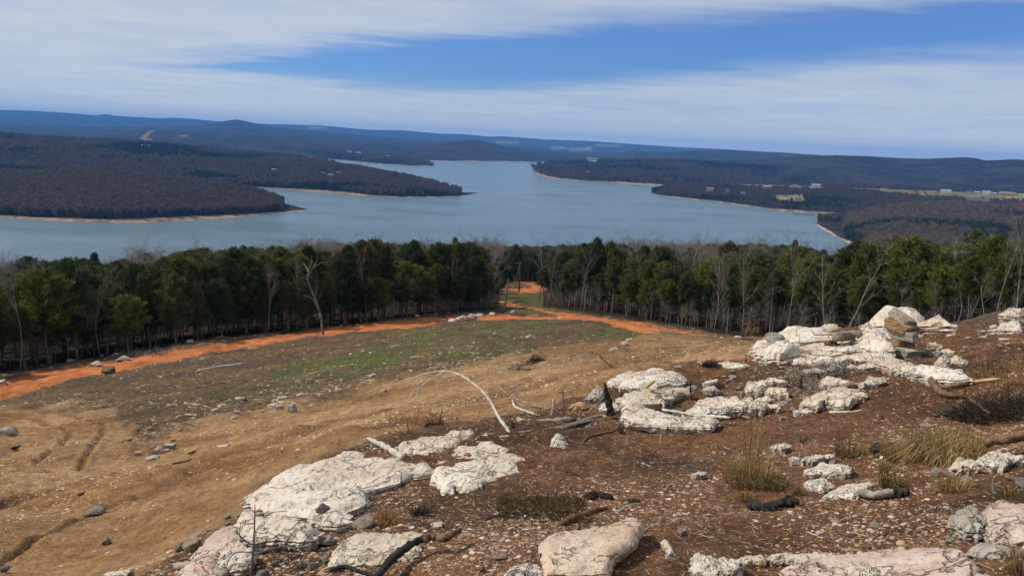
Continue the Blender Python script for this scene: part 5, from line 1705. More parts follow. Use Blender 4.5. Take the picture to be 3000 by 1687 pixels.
_lp = hit(*zg([(200, 650)])[0])[0]
stone(*zg([(228, 460)])[0], 60, 36, GY_, 'large rounded grey-white boulder on the left end ledge', 'rock', 'boulder', dist=float(np.hypot(_lp[0], _lp[1])) * 1.03, sink=0.5, var=3)
ST = [
    (zb([(1150, 1020)])[0], 44, 50, GY_, 'grey pointed stone standing on the largest white slab'), (zb([(1460, 1085)])[0], 66, 44, CR, 'angular grey-cream block beside the rusty grass tuft'),
    (zb([(1180, 1190)])[0], 46, 28, W_, 'grey-white stone at the mouth of the dark hollow'), (zb([(155, 1255)])[0], 48, 42, YL, 'yellowish angular stone on the gravel left of the white rocks'),
    (zb([(200, 1140)])[0], 50, 22, YL, 'flat yellowish stone above the angular yellowish one'), (zb([(70, 1245)])[0], 24, 30, GY_, 'narrow grey stone left of the angular yellowish one'),
    (zb([(530, 960)])[0], 34, 22, YL, 'tan stone at the left tip of the largest slab'), (zb([(425, 985)])[0], 20, 16, YL, 'small tan stone further left of the largest slab tip'),
    (zb([(690, 1445)])[0], 52, 34, GY_, 'grey stone at the bottom edge right of the bare sapling'), (zb([(1160, 1330)])[0], 36, 22, YL, 'yellow-grey stone in front of the dark hollow'),
    (zb([(1075, 1370)])[0], 34, 20, GY_, 'flat grey stone left of the rippled slab'), (zb([(980, 1370)])[0], 26, 20, GY_, 'dark grey stone in the mouth of the hollow'),
    (za([(715, 1000)])[0], 52, 24, GY_, 'grey flat stone lying alone on the tan track'), (za([(805, 1180)])[0], 24, 20, GY_, 'small dark stone on the track below the grey flat stone'),
    (za([(25, 1370)])[0], 26, 18, GY_, 'grey stone at the left edge near the bottom'), (za([(1195, 500)])[0], 38, 24, PK, 'pinkish pyramid stone beside the track'),
    (za([(1800, 275)])[0], 18, 24, CR, 'upright pale stone on the spoil bank'), (za([(2205, 240)])[0], 28, 24, CR, 'rounded pale stone at the end of the green strip'),
    (za([(2260, 330)])[0], 38, 18, OR, 'tan wedge stone on the track edge'), (za([(1150, 555)])[0], 36, 10, W_, 'flat white stone below the pyramid stone'),
    (za([(60, 390)])[0], 46, 20, GY_, 'dark grey stone at the left edge above the wheel marks'), (zc([(435, 800)])[0], 10, 8, W_, 'tiny white stone at the flat slab tip'),
    (zc([(1990, 330)])[0], 16, 12, W_, 'white cobble at the foot of the curved ledge'), (zc([(1270, 1095)])[0], 20, 16, PK, 'pink cobble above the yellow slab'),
    (zc([(690, 1310)])[0], 40, 18, PK, 'flat brown-pink stone left of the yellow slab'), (zc([(985, 1330)])[0], 28, 26, PK, 'pinkish stone touching the yellow slab corner'),
    (zc([(2045, 1125)])[0], 26, 22, PK, 'pale pink stone at the edge of the charcoal patch'), (zc([(545, 1420)])[0], 20, 18, OR, 'orange cobble at the bottom edge'),
    (zd([(280, 1085)])[0], 30, 22, PK, 'peach-coloured stone left of the burnt log'), (zd([(600, 870)])[0], 32, 12, PK, 'flat salmon stone beside the burnt log'),
    (ze([(985, 605)])[0], 28, 26, W_, 'round white stone between the two grass tufts'), (ze([(470, 1030)])[0], 26, 12, W_, 'white chip on bare brown soil'),
    (ze([(1115, 1155)])[0], 26, 14, W_, 'white chip below the grey triangular rock'), (ze([(395, 1215)])[0], 26, 16, OR, 'orange cobble above the pink slab'),
    (ze([(1240, 620)])[0], 32, 14, W_, 'flat white cobble under the knobbly boulder'), (ze([(910, 180)])[0], 34, 10, CR, 'flat tan stone above the straw grass'),
    (ze([(510, 120)])[0], 20, 18, OR, 'tan cube-like stone on the bare brown bank'), (ze([(115, 460)])[0], 18, 14, CR, 'tan wedge on the long narrow rock'),
    (ze([(1630, 640)])[0], 30, 12, OR, 'yellow-orange chip near the right edge'), (ze([(1715, 700)])[0], 34, 24, GY_, 'grey stone at the right edge above the pink mass'),
    (ze([(1600, 1070)])[0], 24, 16, OR, 'rusty cobble resting in the pink rock'), (ze([(1100, 1420)])[0], 22, 18, OR, 'rust-brown cobble on the pink-stained slab'),
    (zf([(1490, 1020)])[0], 30, 14, 'brown_rock', 'dark brown stone lying on the curved ledge'), (zf([(1350, 1100)])[0], 18, 12, W_, 'white stone fallen off the curved ledge'),
    (zf([(2310, 885)])[0], 14, 16, CR, 'upright tan cobble on the broad white rock'), (zf([(680, 250)])[0], 26, 9, W_, 'flat white stone in the roadside group near the track'),
    (zf([(820, 275)])[0], 24, 11, W_, 'white boulder in the roadside group near the track'), (zf([(880, 258)])[0], 24, 10, YL, 'yellowish boulder in the roadside group near the track'),
    (zf([(710, 315)])[0], 28, 13, CR, 'largest cream stone in the roadside group near the track'), (zf([(1860, 168)])[0], 26, 8, W_, 'white stone at the end of the orange road'),
    (zf([(2030, 160)])[0], 22, 9, W_, 'white stone below the dry grass at the wood edge'),
    (zk([(525, 228)])[0], 38, 19, GY_, 'left and larger of two grey boulders beside the orange road'), (zk([(680, 205)])[0], 32, 22, GY_, 'right of two grey boulders beside the orange road'),
    (zk([(280, 242)])[0], 17, 10, 'brown_rock', 'dark brown stone left of the two grey boulders'), (zk([(390, 240)])[0], 24, 9, CR, 'tan stone at the foot of the two grey boulders'),
    (zl([(818, 1155)])[0], 37, 18, 'brown_rock', 'dark boulder on the near edge of the orange road'), (zl([(720, 1088)])[0], 32, 12, CR, 'pale stone on the far edge of the orange road'),
    (zl([(930, 1050)])[0], 36, 12, GY_, 'grey stone heap on the far edge of the orange road'), (zl([(1425, 925)])[0], 12, 9, W_, 'left of two small white stones at the wood edge'),
    (zl([(1450, 924)])[0], 10, 8, W_, 'right of two small white stones at the wood edge'), (zl([(15, 1222)])[0], 16, 9, W_, 'white stone where the orange road leaves the picture'),
    (zk([(800, 140)])[0], 28, 9, GY_, 'grey stone in the rubble behind the orange road'), (zk([(990, 138)])[0], 20, 8, CR, 'pale stone in the rubble behind the orange road'),
    (zk([(1310, 120)])[0], 22, 12, GY_, 'grey rock in the dark brush heap behind the orange road'), (zk([(2020, 170)])[0], 14, 5, W_, 'white stone in the middle of the orange road'),
    (zk([(1115, 1005)])[0], 20, 8, YL, 'yellow stone on the bank below the root heap'), (zk([(475, 915)])[0], 18, 14, CR, 'pointed pale stone in the field above the arching sapling'),
    (zm([(320, 1300)])[0], 24, 13, CR, 'rounded tan stone on the bank left of the arching sapling'), (zh([(945, 760)])[0], 16, 12, YL, 'yellowish round stone by the small cedar bush'),
]
for (p_, w_, h_, mt_, lb_) in ST:
    stone(p_[0], p_[1], w_ * 1.05, h_ * 1.25, mt_, lb_)

LANDMARKS = [(1750, 1170, 'the burnt stump'), (1880, 1110, 'the main white dome'), (1990, 1230, 'the curved ledge'), (2130, 1200, 'the broad white rock'), (2220, 1140, 'the square white block'),
             (2160, 1080, 'the dark brush tuft'), (2290, 1030, 'the left end ledge'), (2380, 1060, 'the low strata'), (2400, 1110, 'the twig mat'), (2450, 1180, 'the conglomerate ledge'), (2480, 1120, 'the undercut ledge'),
             (2640, 1060, 'the stacked stones'), (2740, 1010, 'the pale angular boulder'), (2900, 1015, 'the triangular slab'), (2830, 1060, 'the wide tan rock'), (2930, 1180, 'the dark twig heap'), (2960, 960, 'the right-hand pile'),
             (470, 1310, 'the pinkish pyramid stone'), (640, 1280, 'the long sunken rock'), (820, 1200, 'the rounded pale stone'), (700, 1220, 'the upright pale stone'), (920, 1150, 'the pale log'), (560, 1230, 'the rutted bend'),
             (560, 1610, 'the angular yellowish stone'), (620, 1580, 'the sloping pink rock'), (690, 1500, 'the largest slab tip'), (500, 1680, 'the bottom edge'), (580, 1550, 'the flat yellowish stone'),
             (1350, 950, 'the two grey boulders'), (950, 990, 'the lone dead tree'), (650, 1080, 'the long pale log'), (1520, 1075, 'the root heap'), (1830, 1010, 'the roadside white stones'), (1120, 1085, 'the arching sapling tip'),
             (800, 1120, 'the lower green strip'), (1200, 1000, 'the upper green strip'), (1600, 960, 'the road fork'), (1740, 975, 'the small right green patch'), (1420, 1010, 'the middle of the field'), (1000, 1060, 'the left green strip'),
             (320, 1090, 'the dark boulder'), (360, 1055, 'the grey stone heap'), (520, 1020, 'the far-edge log'), (150, 1085, 'the far left trees'), (780, 985, 'the straight dead trunk'), (1080, 950, 'the spreading dead cedar'), (1250, 930, 'the road bend'),
             (1600, 1490, 'the juniper patch'), (1730, 1560, 'the yellow slab'), (1480, 1430, 'the pointed flat slab'), (1500, 1260, 'the sapling foot'), (1640, 1310, 'the upright white rock'), (1660, 1270, 'the twisted root'), (1760, 1480, 'the brown log'),
             (1860, 1465, 'the tiny green herb'), (1960, 1590, 'the bone-shaped stone'), (2210, 1420, 'the tall grass'), (2270, 1480, 'the thick burnt log'), (2420, 1370, 'the flat white slab'), (2600, 1440, 'the grey log'), (2640, 1340, 'the split black log'),
             (2770, 1330, 'the straw mat'), (2830, 1540, 'the grey triangular rock'), (2640, 1560, 'the pink-stained slab'), (2480, 1250, 'the bare brown bank'), (2880, 1360, 'the knobbly boulder'), (1280, 1590, 'the charred branch'), (2150, 1610, 'the peaked white rock')]


def near_what(x_, y_):
    return min(LANDMARKS, key=lambda q_: (q_[0] - x_) ** 2 + 4 * (q_[1] - y_) ** 2)[2]


# cobbles on the spoil bank and slope, alike
r = np.random.default_rng(77)
BANKS = [('cobbles along the spoil bank', 'cobble in the spoil bank,', [(330, 1300), (420, 1330), (620, 1270), (760, 1230), (950, 1180), (930, 1150), (780, 1165), (560, 1220)], 46, (10, 26), [CR, CR, YL, OR, CR]),
         ('cobbles of the gravel spill', 'cobble in the gravel spill,', [(440, 1670), (560, 1570), (690, 1490), (730, 1500), (620, 1640), (520, 1700)], 30, (9, 24), [YL, CR, GY_, YL]),
         ('cobbles among the ledges', 'broken stone among the ledges,', [(1700, 1130), (2250, 1060), (2450, 1090), (2500, 1180), (2300, 1240), (2000, 1230), (1800, 1200)], 115, (8, 30), [W_, CR, W_, W_, CR, PK]),
         ('cobbles of the leafy slope', 'stone on the leafy slope,', [(2700, 1000), (2980, 960), (2990, 1080), (2850, 1130), (2720, 1060)], 26, (7, 18), [CR, W_, OR]),
         ('field stones', 'stone in the rough field,', [(620, 1190), (900, 1040), (1250, 965), (1700, 960), (1860, 1010), (1450, 1070), (1100, 1120), (760, 1210)], 60, (5, 13), [CR, W_, YL]),
         ('stones along the wood edge', 'stone in the wood-edge rubble,', [(120, 1085), (520, 1025), (800, 988), (1000, 955), (1290, 925), (1290, 920), (1000, 948), (800, 980), (500, 1015), (120, 1070)], 24, (6, 15), [GY_, CR, GY_])]
for grp, lab, poly, n_, (s0, s1), mats in BANKS:
    P_ = np.array(poly, float)
    k = 0
    while k < n_:
        x_, y_ = r.uniform(P_[:, 0].min(), P_[:, 0].max()), r.uniform(P_[:, 1].min(), P_[:, 1].max())
        if poly_sd(np.array([x_]), np.array([y_]), P_)[0] < 0:
            continue
        s_ = s0 + (s1 - s0) * r.random() ** 2
        mt_ = mats[int(r.integers(0, len(mats)))]
        lb2 = ('larger ' if s_ > s0 + 0.35 * (s1 - s0) else 'small ') + {W_: 'white', CR: 'cream', YL: 'yellowish', GY_: 'grey', OR: 'rusty tan', PK: 'pinkish'}[mt_] + ' ' + lab + ' nearest ' + near_what(x_, y_)
        stone(x_, y_, s_ * r.uniform(0.9, 1.4), s_ * r.uniform(0.4, 0.8), mt_, lb2, 'stone', 'cobble', grp, var=int(r.integers(0, 10)), boxy=bool(r.random() < 0.4))
        k += 1

# ---------------------------------------------------------------- gravel, chips and litter (uncountable)
oct_V = np.array([(1, 0, 0), (0, 1, 0), (-1, 0, 0), (0, -1, 0), (0.5, 0.5, 0.7), (-0.6, 0.4, 0.7), (-0.4, -0.6, 0.75), (0.6, -0.5, 0.6)]) * 1.0
oct_F = np.array([(0, 1, 4), (1, 2, 5), (2, 3, 6), (3, 0, 7), (4, 5, 6), (4, 6, 7), (1, 5, 4), (2, 6, 5), (3, 7, 6), (0, 4, 7)])


def pebbles(name, label, x, y, size, cols, flat=0.55, seed=0, elong=None):
    q = np.random.default_rng(seed)
    n = len(x)
    z = HG(x, y)
    base = oct_V[None] * (1 + q.uniform(-0.3, 0.3, (n, 8, 3)))
    sc = np.stack([size * q.uniform(0.7, 1.4, n) * (1 if elong is None else elong), size * q.uniform(0.6, 1.0, n), size * flat * q.uniform(0.6, 1.3, n)], 1)
    base = base * sc[:, None, :] * 0.5
    th = q.uniform(0, 6.283, n)
    c_, s_ = np.cos(th), np.sin(th)
    X = base[..., 0] * c_[:, None] - base[..., 1] * s_[:, None] + x[:, None]
    Y = base[..., 0] * s_[:, None] + base[..., 1] * c_[:, None] + y[:, None]
    Z = base[..., 2] + z[:, None] - 0.14 * size[:, None]
    V = np.stack([X, Y, Z], -1).reshape(-1, 3)
    F = (oct_F[None] + (np.arange(n) * 8)[:, None, None]).reshape(-1, 3)
    col = np.repeat(cols, 8, 0)
    o = mesh_obj(name, V, F, MAT['pebble'], col=col, smooth_shade=False)
    return tag(o, label, kind='stuff')


def sample(n, az0, az1, d0, d1, wfun, seed):
    q = np.random.default_rng(seed)
    xs, ys = [], []
    tot = 0
    while tot < n:
        a = q.uniform(az0, az1, n * 2)
        d = np.exp(q.uniform(math.log(d0), math.log(d1), n * 2))
        x, y = np.sin(a) * d, np.cos(a) * d
        k = q.random(n * 2) < wfun(x, y)
        xs.append(x[k])
        ys.append(y[k])
        tot += int(k.sum())
    return np.concatenate(xs)[:n], np.concatenate(ys)[:n]


PAL_M = np.array([(0.44, 0.34, 0.25), (0.36, 0.22, 0.13), (0.32, 0.17, 0.08), (0.52, 0.44, 0.36), (0.38, 0.27, 0.19), (0.22, 0.13, 0.08), (0.15, 0.10, 0.07), (0.30, 0.2, 0.13)])
PAL_T = np.array([(0.40, 0.28, 0.16), (0.48, 0.38, 0.24), (0.30, 0.19, 0.10), (0.55, 0.47, 0.34), (0.24, 0.14, 0.07)])
PAL_F = np.array([(0.36, 0.27, 0.16), (0.42, 0.34, 0.22), (0.26, 0.18, 0.10), (0.08, 0.06, 0.04), (0.18, 0.13, 0.08)])
x, y = sample(33000, -0.62, 0.95, 2.4, 15, lambda x, y: grid_val(mound_w, x, y) * np.clip(0.30 + 1.0 * fbm(x * 1.1, y * 1.1, None, 4, 8), 0.04, 1), 1)
q = np.random.default_rng(5)
x2, y2 = sample(34000, -0.62, 0.95, 2.4, 13, lambda x, y: grid_val(mound_w, x, y) * np.clip(0.55 + 0.8 * fbm(x * 0.9 + 4, y * 0.9, None, 4, 88), 0.1, 1), 21)
pebbles('fine_rubble', 'fine brown and pale rubble covering the slope', x2, y2, 0.004 + 0.010 * q.random(len(x2)) ** 2 + 0.0008 * np.hypot(x2, y2), PAL_M[q.integers(0, 8, len(x2))] * q.uniform(0.45, 1.15, (len(x2), 1)), seed=12)
pebbles('gravel', 'orange and white gravel strewn over the brown soil', x, y, 0.006 + 0.036 * q.random(len(x)) ** 5.0 + 0.0009 * np.hypot(x, y), PAL_M[q.integers(0, 8, len(x))] * q.uniform(0.7, 1.25, (len(x), 1)), seed=2)
x, y = sample(15000, -0.66, 0.45, 5, 40, lambda x, y: grid_val(track_w, x, y) * np.clip(0.25 + 0.6 * fbm(x * 0.5, y * 0.5, None, 3, 18), 0.03, 1), 2)
pebbles('track_gravel', 'pale gravel scattered on the tan track', x, y, 0.010 + 0.05 * q.random(len(x)) ** 5 + 0.0016 * np.hypot(x, y), PAL_T[q.integers(0, 5, len(x))] * q.uniform(0.7, 1.25, (len(x), 1)), seed=3)
x, y = sample(17000, -0.66, 0.45, 16, 100, lambda x, y: np.clip(1 - grid_val(track_w + road_w + forest_w + mound_w, x, y), 0, 1) * np.clip(0.4 + 0.8 * fbm(x * 0.3, y * 0.6, None, 3, 28), 0.05, 1), 3)
pebbles('field_litter', 'pale stone and wood chips littering the rough field', x, y, 0.04 + 0.20 * q.random(len(x)) ** 5 + 0.0010 * np.hypot(x, y), PAL_F[q.integers(0, 5, len(x))] * q.uniform(0.6, 1.1, (len(x), 1)), flat=0.35, seed=4, elong=q.uniform(0.8, 3.0, len(x)))


# ---------------------------------------------------------------- grass
def blades(n, w, h, q, spread=0.5, droop=0.5, width=0.004, cols=None, base_r=None):
    """curved blades round the origin: each a strip of two quads' worth of triangles"""
    th = q.uniform(0, 6.283, n)
    rr_ = (base_r if base_r is not None else w * 0.35) * np.sqrt(q.random(n))
    b0 = np.stack([np.cos(th) * rr_, np.sin(th) * rr_, np.full(n, -0.01)], 1)
    out_ = th + q.normal(0, 0.9, n)
    L = h * q.uniform(0.45, 1.1, n)
    k = spread * q.uniform(0.2, 1.2, n)
    dirx = np.stack([np.cos(out_), np.sin(out_), np.zeros(n)], 1)
    m1 = b0 + dirx * (L * k * 0.35)[:, None] + np.array([0, 0, 1]) * (L * 0.6)[:, None]
    t1 = b0 + dirx * (L * k * 1.1)[:, None] + np.array([0, 0, 1]) * (L * (1.0 - droop * k * 0.8))[:, None]
    sd = np.stack([-np.sin(out_), np.cos(out_), np.zeros(n)], 1) * (width * q.uniform(0.7, 1.3, n))[:, None]
    V = np.stack([b0 - sd, b0 + sd, m1 - sd * 0.7, m1 + sd * 0.7, t1], 1).reshape(-1, 3)
    F = (np.array([(0, 1, 3), (0, 3, 2), (2, 3, 4)])[None] + (np.arange(n) * 5)[:, None, None]).reshape(-1, 3)
    c_ = cols[q.integers(0, len(cols), n)] * q.uniform(0.7, 1.3, (n, 1))
    return V, F, np.repeat(c_, 5, 0)


STRAW = np.array([(0.36, 0.25, 0.11), (0.28, 0.18, 0.075), (0.42, 0.31, 0.15), (0.2, 0.12, 0.05)])
OLIVE = np.array([(0.16, 0.12, 0.045), (0.24, 0.175, 0.07), (0.32, 0.22, 0.09), (0.08, 0.065, 0.025)])
RUST = np.array([(0.34, 0.19, 0.07), (0.26, 0.13, 0.045), (0.4, 0.25, 0.1)])


def tuft(px, py, wpx, hpx, n, cols, label, spread=0.8, droop=0.6, seed=0, tall=0):
    p = hit(px, py)[0]
    d = float(np.hypot(p[0], p[1]))
    mpx = d / FPX
    q = np.random.default_rng(seed + int(px))
    V, F, c_ = blades(n, wpx * mpx, hpx * mpx, q, spread, droop, max(0.0022, 0.55 * mpx), cols)
    if tall:
        V2, F2, c2 = blades(tall, wpx * mpx * 0.6, hpx * mpx * 3.6, q, 0.45, 0.25, max(0.0018, 0.5 * mpx), STRAW)
        F = np.vstack([F, F2 + len(V)])
        V = np.vstack([V, V2])
        c_ = np.vstack([c_, c2])
    o = mesh_obj('grass_tuft', V, F, MAT['blade'], col=c_, smooth_shade=False)
    o.location = (p[0], p[1], float(HG(p[0], p[1])[0]))
    return tag(o, label, 'grass tuft')


tuft(2205, 1425, 190, 85, 620, np.vstack([STRAW, OLIVE[1:3]]), 'tall dry grass clump with long thin stems', tall=46)
tuft(2140, 1405, 70, 85, 160, RUST, 'hazy rust-coloured grass left of the tall clump', 0.5, 0.3)
tuft(2275, 1430, 120, 48, 260, OLIVE, 'olive grass tuft right of the tall clump')
tuft(2188, 1460, 66, 36, 150, OLIVE, 'small olive tuft behind the burnt log')
tuft(2342, 1445, 50, 30, 110, OLIVE, 'small olive tuft beside the low round white rock')
tuft(2283, 1292, 40, 24, 80, OLIVE, 'tiny tuft above the white stone')
tuft(2359, 1283, 46, 26, 80, OLIVE, 'dark tiny tuft near the bare bank')
tuft(2762, 1335, 230, 95, 900, STRAW, 'widest mat of bent straw grass', 1.4, 0.9)
tuft(2860, 1310, 150, 60, 320, STRAW, 'pale straw grass right of the widest mat', 1.4, 0.9)
tuft(2640, 1338, 140, 55, 300, np.vstack([OLIVE[1:], RUST]), 'brownish tuft around the split black log')
tuft(2490, 1322, 110, 50, 240, OLIVE, 'olive tuft left of the split black log')
tuft(2597, 1370, 62, 36, 170, OLIVE, 'dark olive tuft in front of the split black log')
tuft(2610, 1424, 86, 52, 240, OLIVE, 'olive tuft above the grey log')
tuft(2792, 1432, 105, 52, 260, np.vstack([OLIVE, RUST]), 'rusty olive tuft left of the right edge rocks')
tuft(2958, 1450, 60, 36, 130, OLIVE, 'olive tuft above the pink rock mass')
tuft(2990, 1680, 90, 80, 160, STRAW, 'straw tuft in the lower right corner')
tuft(1140, 1540, 90, 56, 300, RUST, 'rusty grass tuft beside the angular block')
tuft(1673, 1391, 52, 28, 120, np.vstack([RUST, OLIVE]), 'small round tuft in the middle of the brown slope')
tuft(1584, 1284, 44, 24, 90, RUST, 'rust tuft near the arching sapling foot')
tuft(1937, 1394, 40, 16, 60, OLIVE, 'tiny tuft above the grey pebbles')
tuft(1262, 1355, 60, 22, 90, RUST, 'rust grass under the cream slab edge')
tuft(2198, 982, 60, 34, 110, STRAW, 'dry grass clump at the wood edge beyond the track')
tuft(2250, 1110, 120, 22, 160, OLIVE, 'flattened dry grass below the white track-edge rock')
tuft(2600, 1085, 60, 26, 90, RUST, 'rust weeds under the overhanging boulder')
tuft(2500, 1045, 50, 30, 70, RUST, 'rust weeds in front of the thin stratum')

# short green growth in the field
x, y = sample(16000, -0.5, 0.3, 30, 125, lambda x, y: grid_val(green_w, x, y) ** 1.5 * 0.9, 9)
q = np.random.default_rng(31)
z = HG(x, y)
n = len(x)
hh = q.uniform(0.05, 0.16, n) * (0.6 + np.hypot(x, y) / 90)
V, F, c_ = blades(n, 0.1, 1.0, q, 0.6, 0.4, 0.02, np.array([(0.085, 0.115, 0.03), (0.07, 0.095, 0.026), (0.11, 0.125, 0.04)]), base_r=0.05)
V = V.reshape(n, 5, 3) * hh[:, None, None]
V[:, :, 0] *= 1.6
V[:, :, 1] *= 1.6
V += np.stack([x, y, z], 1)[:, None, :]
tag(mesh_obj('field_grass', V.reshape(-1, 3), F, MAT['blade'], col=c_, smooth_shade=False), 'thin green growth in patches of the rough field', kind='stuff')
x, y = sample(14000, -0.66, 0.45, 18, 90, lambda x, y: np.clip(1 - grid_val(track_w + road_w + forest_w + mound_w, x, y), 0, 1) * np.clip(0.3 + fbm(x * 0.25, y * 0.4, None, 3, 38), 0.02, 1), 10)
z = HG(x, y)
n = len(x)
hh = q.uniform(0.06, 0.22, n) * (0.6 + np.hypot(x, y) / 90)
V, F, c_ = blades(n, 0.1, 1.0, q, 0.9, 0.6, 0.02, np.array([(0.13, 0.09, 0.05), (0.08, 0.06, 0.04), (0.2, 0.14, 0.07), (0.06, 0.045, 0.03)]), base_r=0.05)
V = V.reshape(n, 5, 3) * hh[:, None, None] * np.array([1.5, 1.5, 1.0])
V += np.stack([x, y, z], 1)[:, None, :]
tag(mesh_obj('field_weeds', V.reshape(-1, 3), F, MAT['blade'], col=c_, smooth_shade=False), 'dead brown weeds over the rough field', kind='stuff')


# ---------------------------------------------------------------- branches, logs, stumps
def wpts(pts, mode='ground', lift=0.0, drift=0.0, dist=None, h0=0.0):
    pts = np.array(pts, float)
    if mode == 'ground':
        P = hit(pts[:, 0], pts[:, 1], lift)
        return P, float(np.hypot(P[:, 0], P[:, 1]).mean())
    b0 = hit(pts[0, 0], pts[0, 1])[0]
    d = float(np.hypot(b0[0], b0[1])) if dist is None else dist
    k = np.linspace(0, 1, len(pts))
    return at(pts[:, 0], pts[:, 1], d * (1 + drift * k)), d


def branch(label, pts, r0, r1, mat='grey_wood', mode='ground', name='branch', cat='branch', sides=7, rough=0.25, sub=None, lift=None, drift=0.0, group=None, dist=None):
    """sub: list of (points, r0, r1) side shoots, joined as parts"""
    pts = np.array(pts, float)
    d = float(np.hypot(*hit(pts[:, 0].mean(), pts[:, 1].max())[0][:2])) if dist is None else dist
    lf = (r0 * 0.7 * d / FPX) if lift is None else lift
    P, d = wpts(pts, mode, lf, drift, dist)
    mpx = d / FPX
    n = max(6, int(len(pts) * 5))
    Q = catmull(P, n)
    R = np.linspace(r0, r1, n) * mpx
    R[0] *= 0.75
    R[-1] *= 0.6
    if r0 > 8:
        sides = 11
        R = R * (1 + 0.14 * vnoise(np.arange(n) * 0.45, np.full(n, pts[0, 0] % 17)))
        rough = max(rough, 0.32)
    V, F = tube(Q, R, sides, rough, int(pts[0, 0]))
    c0 = Q[0].copy()
    o = mesh_obj(name, V - c0, F, MAT[mat], smooth_shade=(mat != 'charred'))
    o.location = c0
    tag(o, label, cat, group)
    for k, (sp_, a0, a1) in enumerate(sub or []):
        sp_ = np.array(sp_, float)
        if mode == 'ground':
            SP = hit(sp_[:, 0], sp_[:, 1], lf)
        else:
            # start on the main stem
            j = int(np.argmin(np.hypot(*(np.array(proj(Q)) - sp_[0][:, None]))))
            dj = float(np.hypot(Q[j, 0], Q[j, 1]))
            SP = at(sp_[:, 0], sp_[:, 1], dj * (1 + 0.04 * ((k % 3) - 1) * np.linspace(0, 1, len(sp_))))
        QQ = catmull(SP, max(5, len(sp_) * 4))
        VV, FF = tube(QQ, np.linspace(a0, a1, len(QQ)) * mpx, 5, 0.15, k)
        mesh_obj('shoot', VV - c0, FF, MAT[mat], o)
    return o


branch('bleached dead sapling arching over the track', zh([(1585, 965), (1560, 880), (1480, 770), (1420, 670), (1370, 570), (1300, 470), (1220, 390), (1130, 320), (1030, 250), (930, 210), (800, 190), (650, 205), (520, 240), (400, 280), (250, 330)]), 6.2, 1.1, 'bleached', 'up', 'dead_sapling', 'sapling', 8, 0.2,
       [(zh([(800, 200), (640, 300), (500, 390), (430, 450), (390, 515)]), 2.6, 0.8), (zh([(650, 208), (560, 300), (470, 380), (420, 450)]), 2.4, 0.8), (zh([(530, 237), (450, 300), (370, 405)]), 2.0, 0.7), (zh([(500, 390), (490, 470), (475, 565)]), 1.2, 0.5), (zh([(575, 230), (500, 300), (425, 365)]), 1.5, 0.6), (zh([(1100, 300), (1095, 265), (1060, 240)]), 1.4, 0.7)], drift=0.25)
branch('bare thorny sapling standing at the bottom edge', zb([(600, 1490), (620, 1300), (630, 1150), (635, 1000), (637, 905)]), 4.6, 1.3, 'dead_limb', 'up', 'bare_sapling', 'sapling', 6, 0.15,
       [(zb([(633, 1005), (655, 988), (740, 970), (880, 955)]), 2.5, 1.0), (zb([(628, 1215), (560, 1180), (490, 1105)]), 3.2, 1.2), (zb([(620, 1290), (760, 1245), (850, 1215), (930, 1110), (965, 1095)]), 3.8, 1.0), (zb([(845, 1215), (930, 1240), (1010, 1275)]), 2.0, 0.8), (zb([(850, 1215), (800, 1150), (720, 1110)]), 1.6, 0.8), (zb([(615, 1270), (500, 1270), (430, 1340), (430, 1440)]), 2.5, 1.0), (zb([(630, 1050), (560, 1060), (490, 1110)]), 2.0, 0.8), (zb([(850, 1215), (855, 1270), (865, 1310)]), 1.8, 0.8), (zb([(632, 1110), (690, 1125), (740, 1120)]), 1.5, 0.8), (zb([(540, 1190), (520, 1130), (530, 1040)]), 1.4, 0.8)], dist=3.6)
branch('charred black stump standing before the middle outcrop', zf([(692, 965), (680, 880), (660, 780), (640, 700), (628, 618)]), 12.5, 3.5, 'charred', 'up', 'burnt_stump', 'stump', 9, 0.5)
branch('dark broken stake right of the middle outcrop', zf([(1530, 765), (1532, 680), (1536, 575)]), 4.5, 1.0, 'charred', 'up', 'broken_stake', 'stake', 6, 0.4)
branch('black spike of burnt wood in the grey twigs', zg([(468, 925), (472, 870), (482, 808)]), 6, 0.8, 'charred', 'up', 'broken_stake', 'stake', 6, 0.4)
branch('short dark stake left of the dark brush', zf([(58, 0 + 0)]) + zf([(2120, 325)]) if False else zf([(2118, 410), (2120, 370), (2126, 322)]), 2.5, 1.0, 'charred', 'up', 'broken_stake', 'stake', 5, 0.3)
branch('twisted brown root snaking beside the upright white rock', zc([(1590, 300), (1550, 350), (1450, 375), (1350, 400), (1310, 440), (1275, 490), (1190, 560)]), 5.5, 2.5, 'brown_wood', name='root', cat='root')
branch('bent pale stick left of the upright white rock', zc([(850, 535), (900, 548), (980, 552), (1060, 535)]), 4, 3, 'brown_wood')
branch('thick grey log in the stick pile', zc([(815, 265), (900, 292), (1100, 278), (1260, 262)]), 10, 7, 'grey_wood', name='log', cat='log')
branch('longest split grey branch across the stick pile', zc([(810, 372), (1000, 355), (1200, 312), (1430, 240), (1490, 250)]), 6.5, 4, 'grey_wood')
branch('lower grey branch of the stick pile', zc([(1010, 388), (1120, 345), (1300, 292), (1420, 262)]), 5, 3, 'grey_wood')
branch('long dark branch sloping down into the stick pile', zc([(1290, 240), (1180, 212), (1080, 195), (960, 165), (850, 130), (740, 75), (690, 30), (640, -20)]), 5, 2, 'grey_wood', 'up', drift=0.35)
branch('broken pale branch end at the left of the stick pile', zc([(1010, 258), (900, 212), (800, 172), (775, 115)]), 5, 3, 'bleached', 'up', drift=0.1)
branch('upright forked dead stick over the stick pile', zc([(1185, 205), (1165, 150), (1158, 80), (1175, -10)]), 4, 1.6, 'grey_wood', 'up', sub=[(zc([(1158, 80), (1150, 40), (1145, 20)]), 1.5, 0.8)])
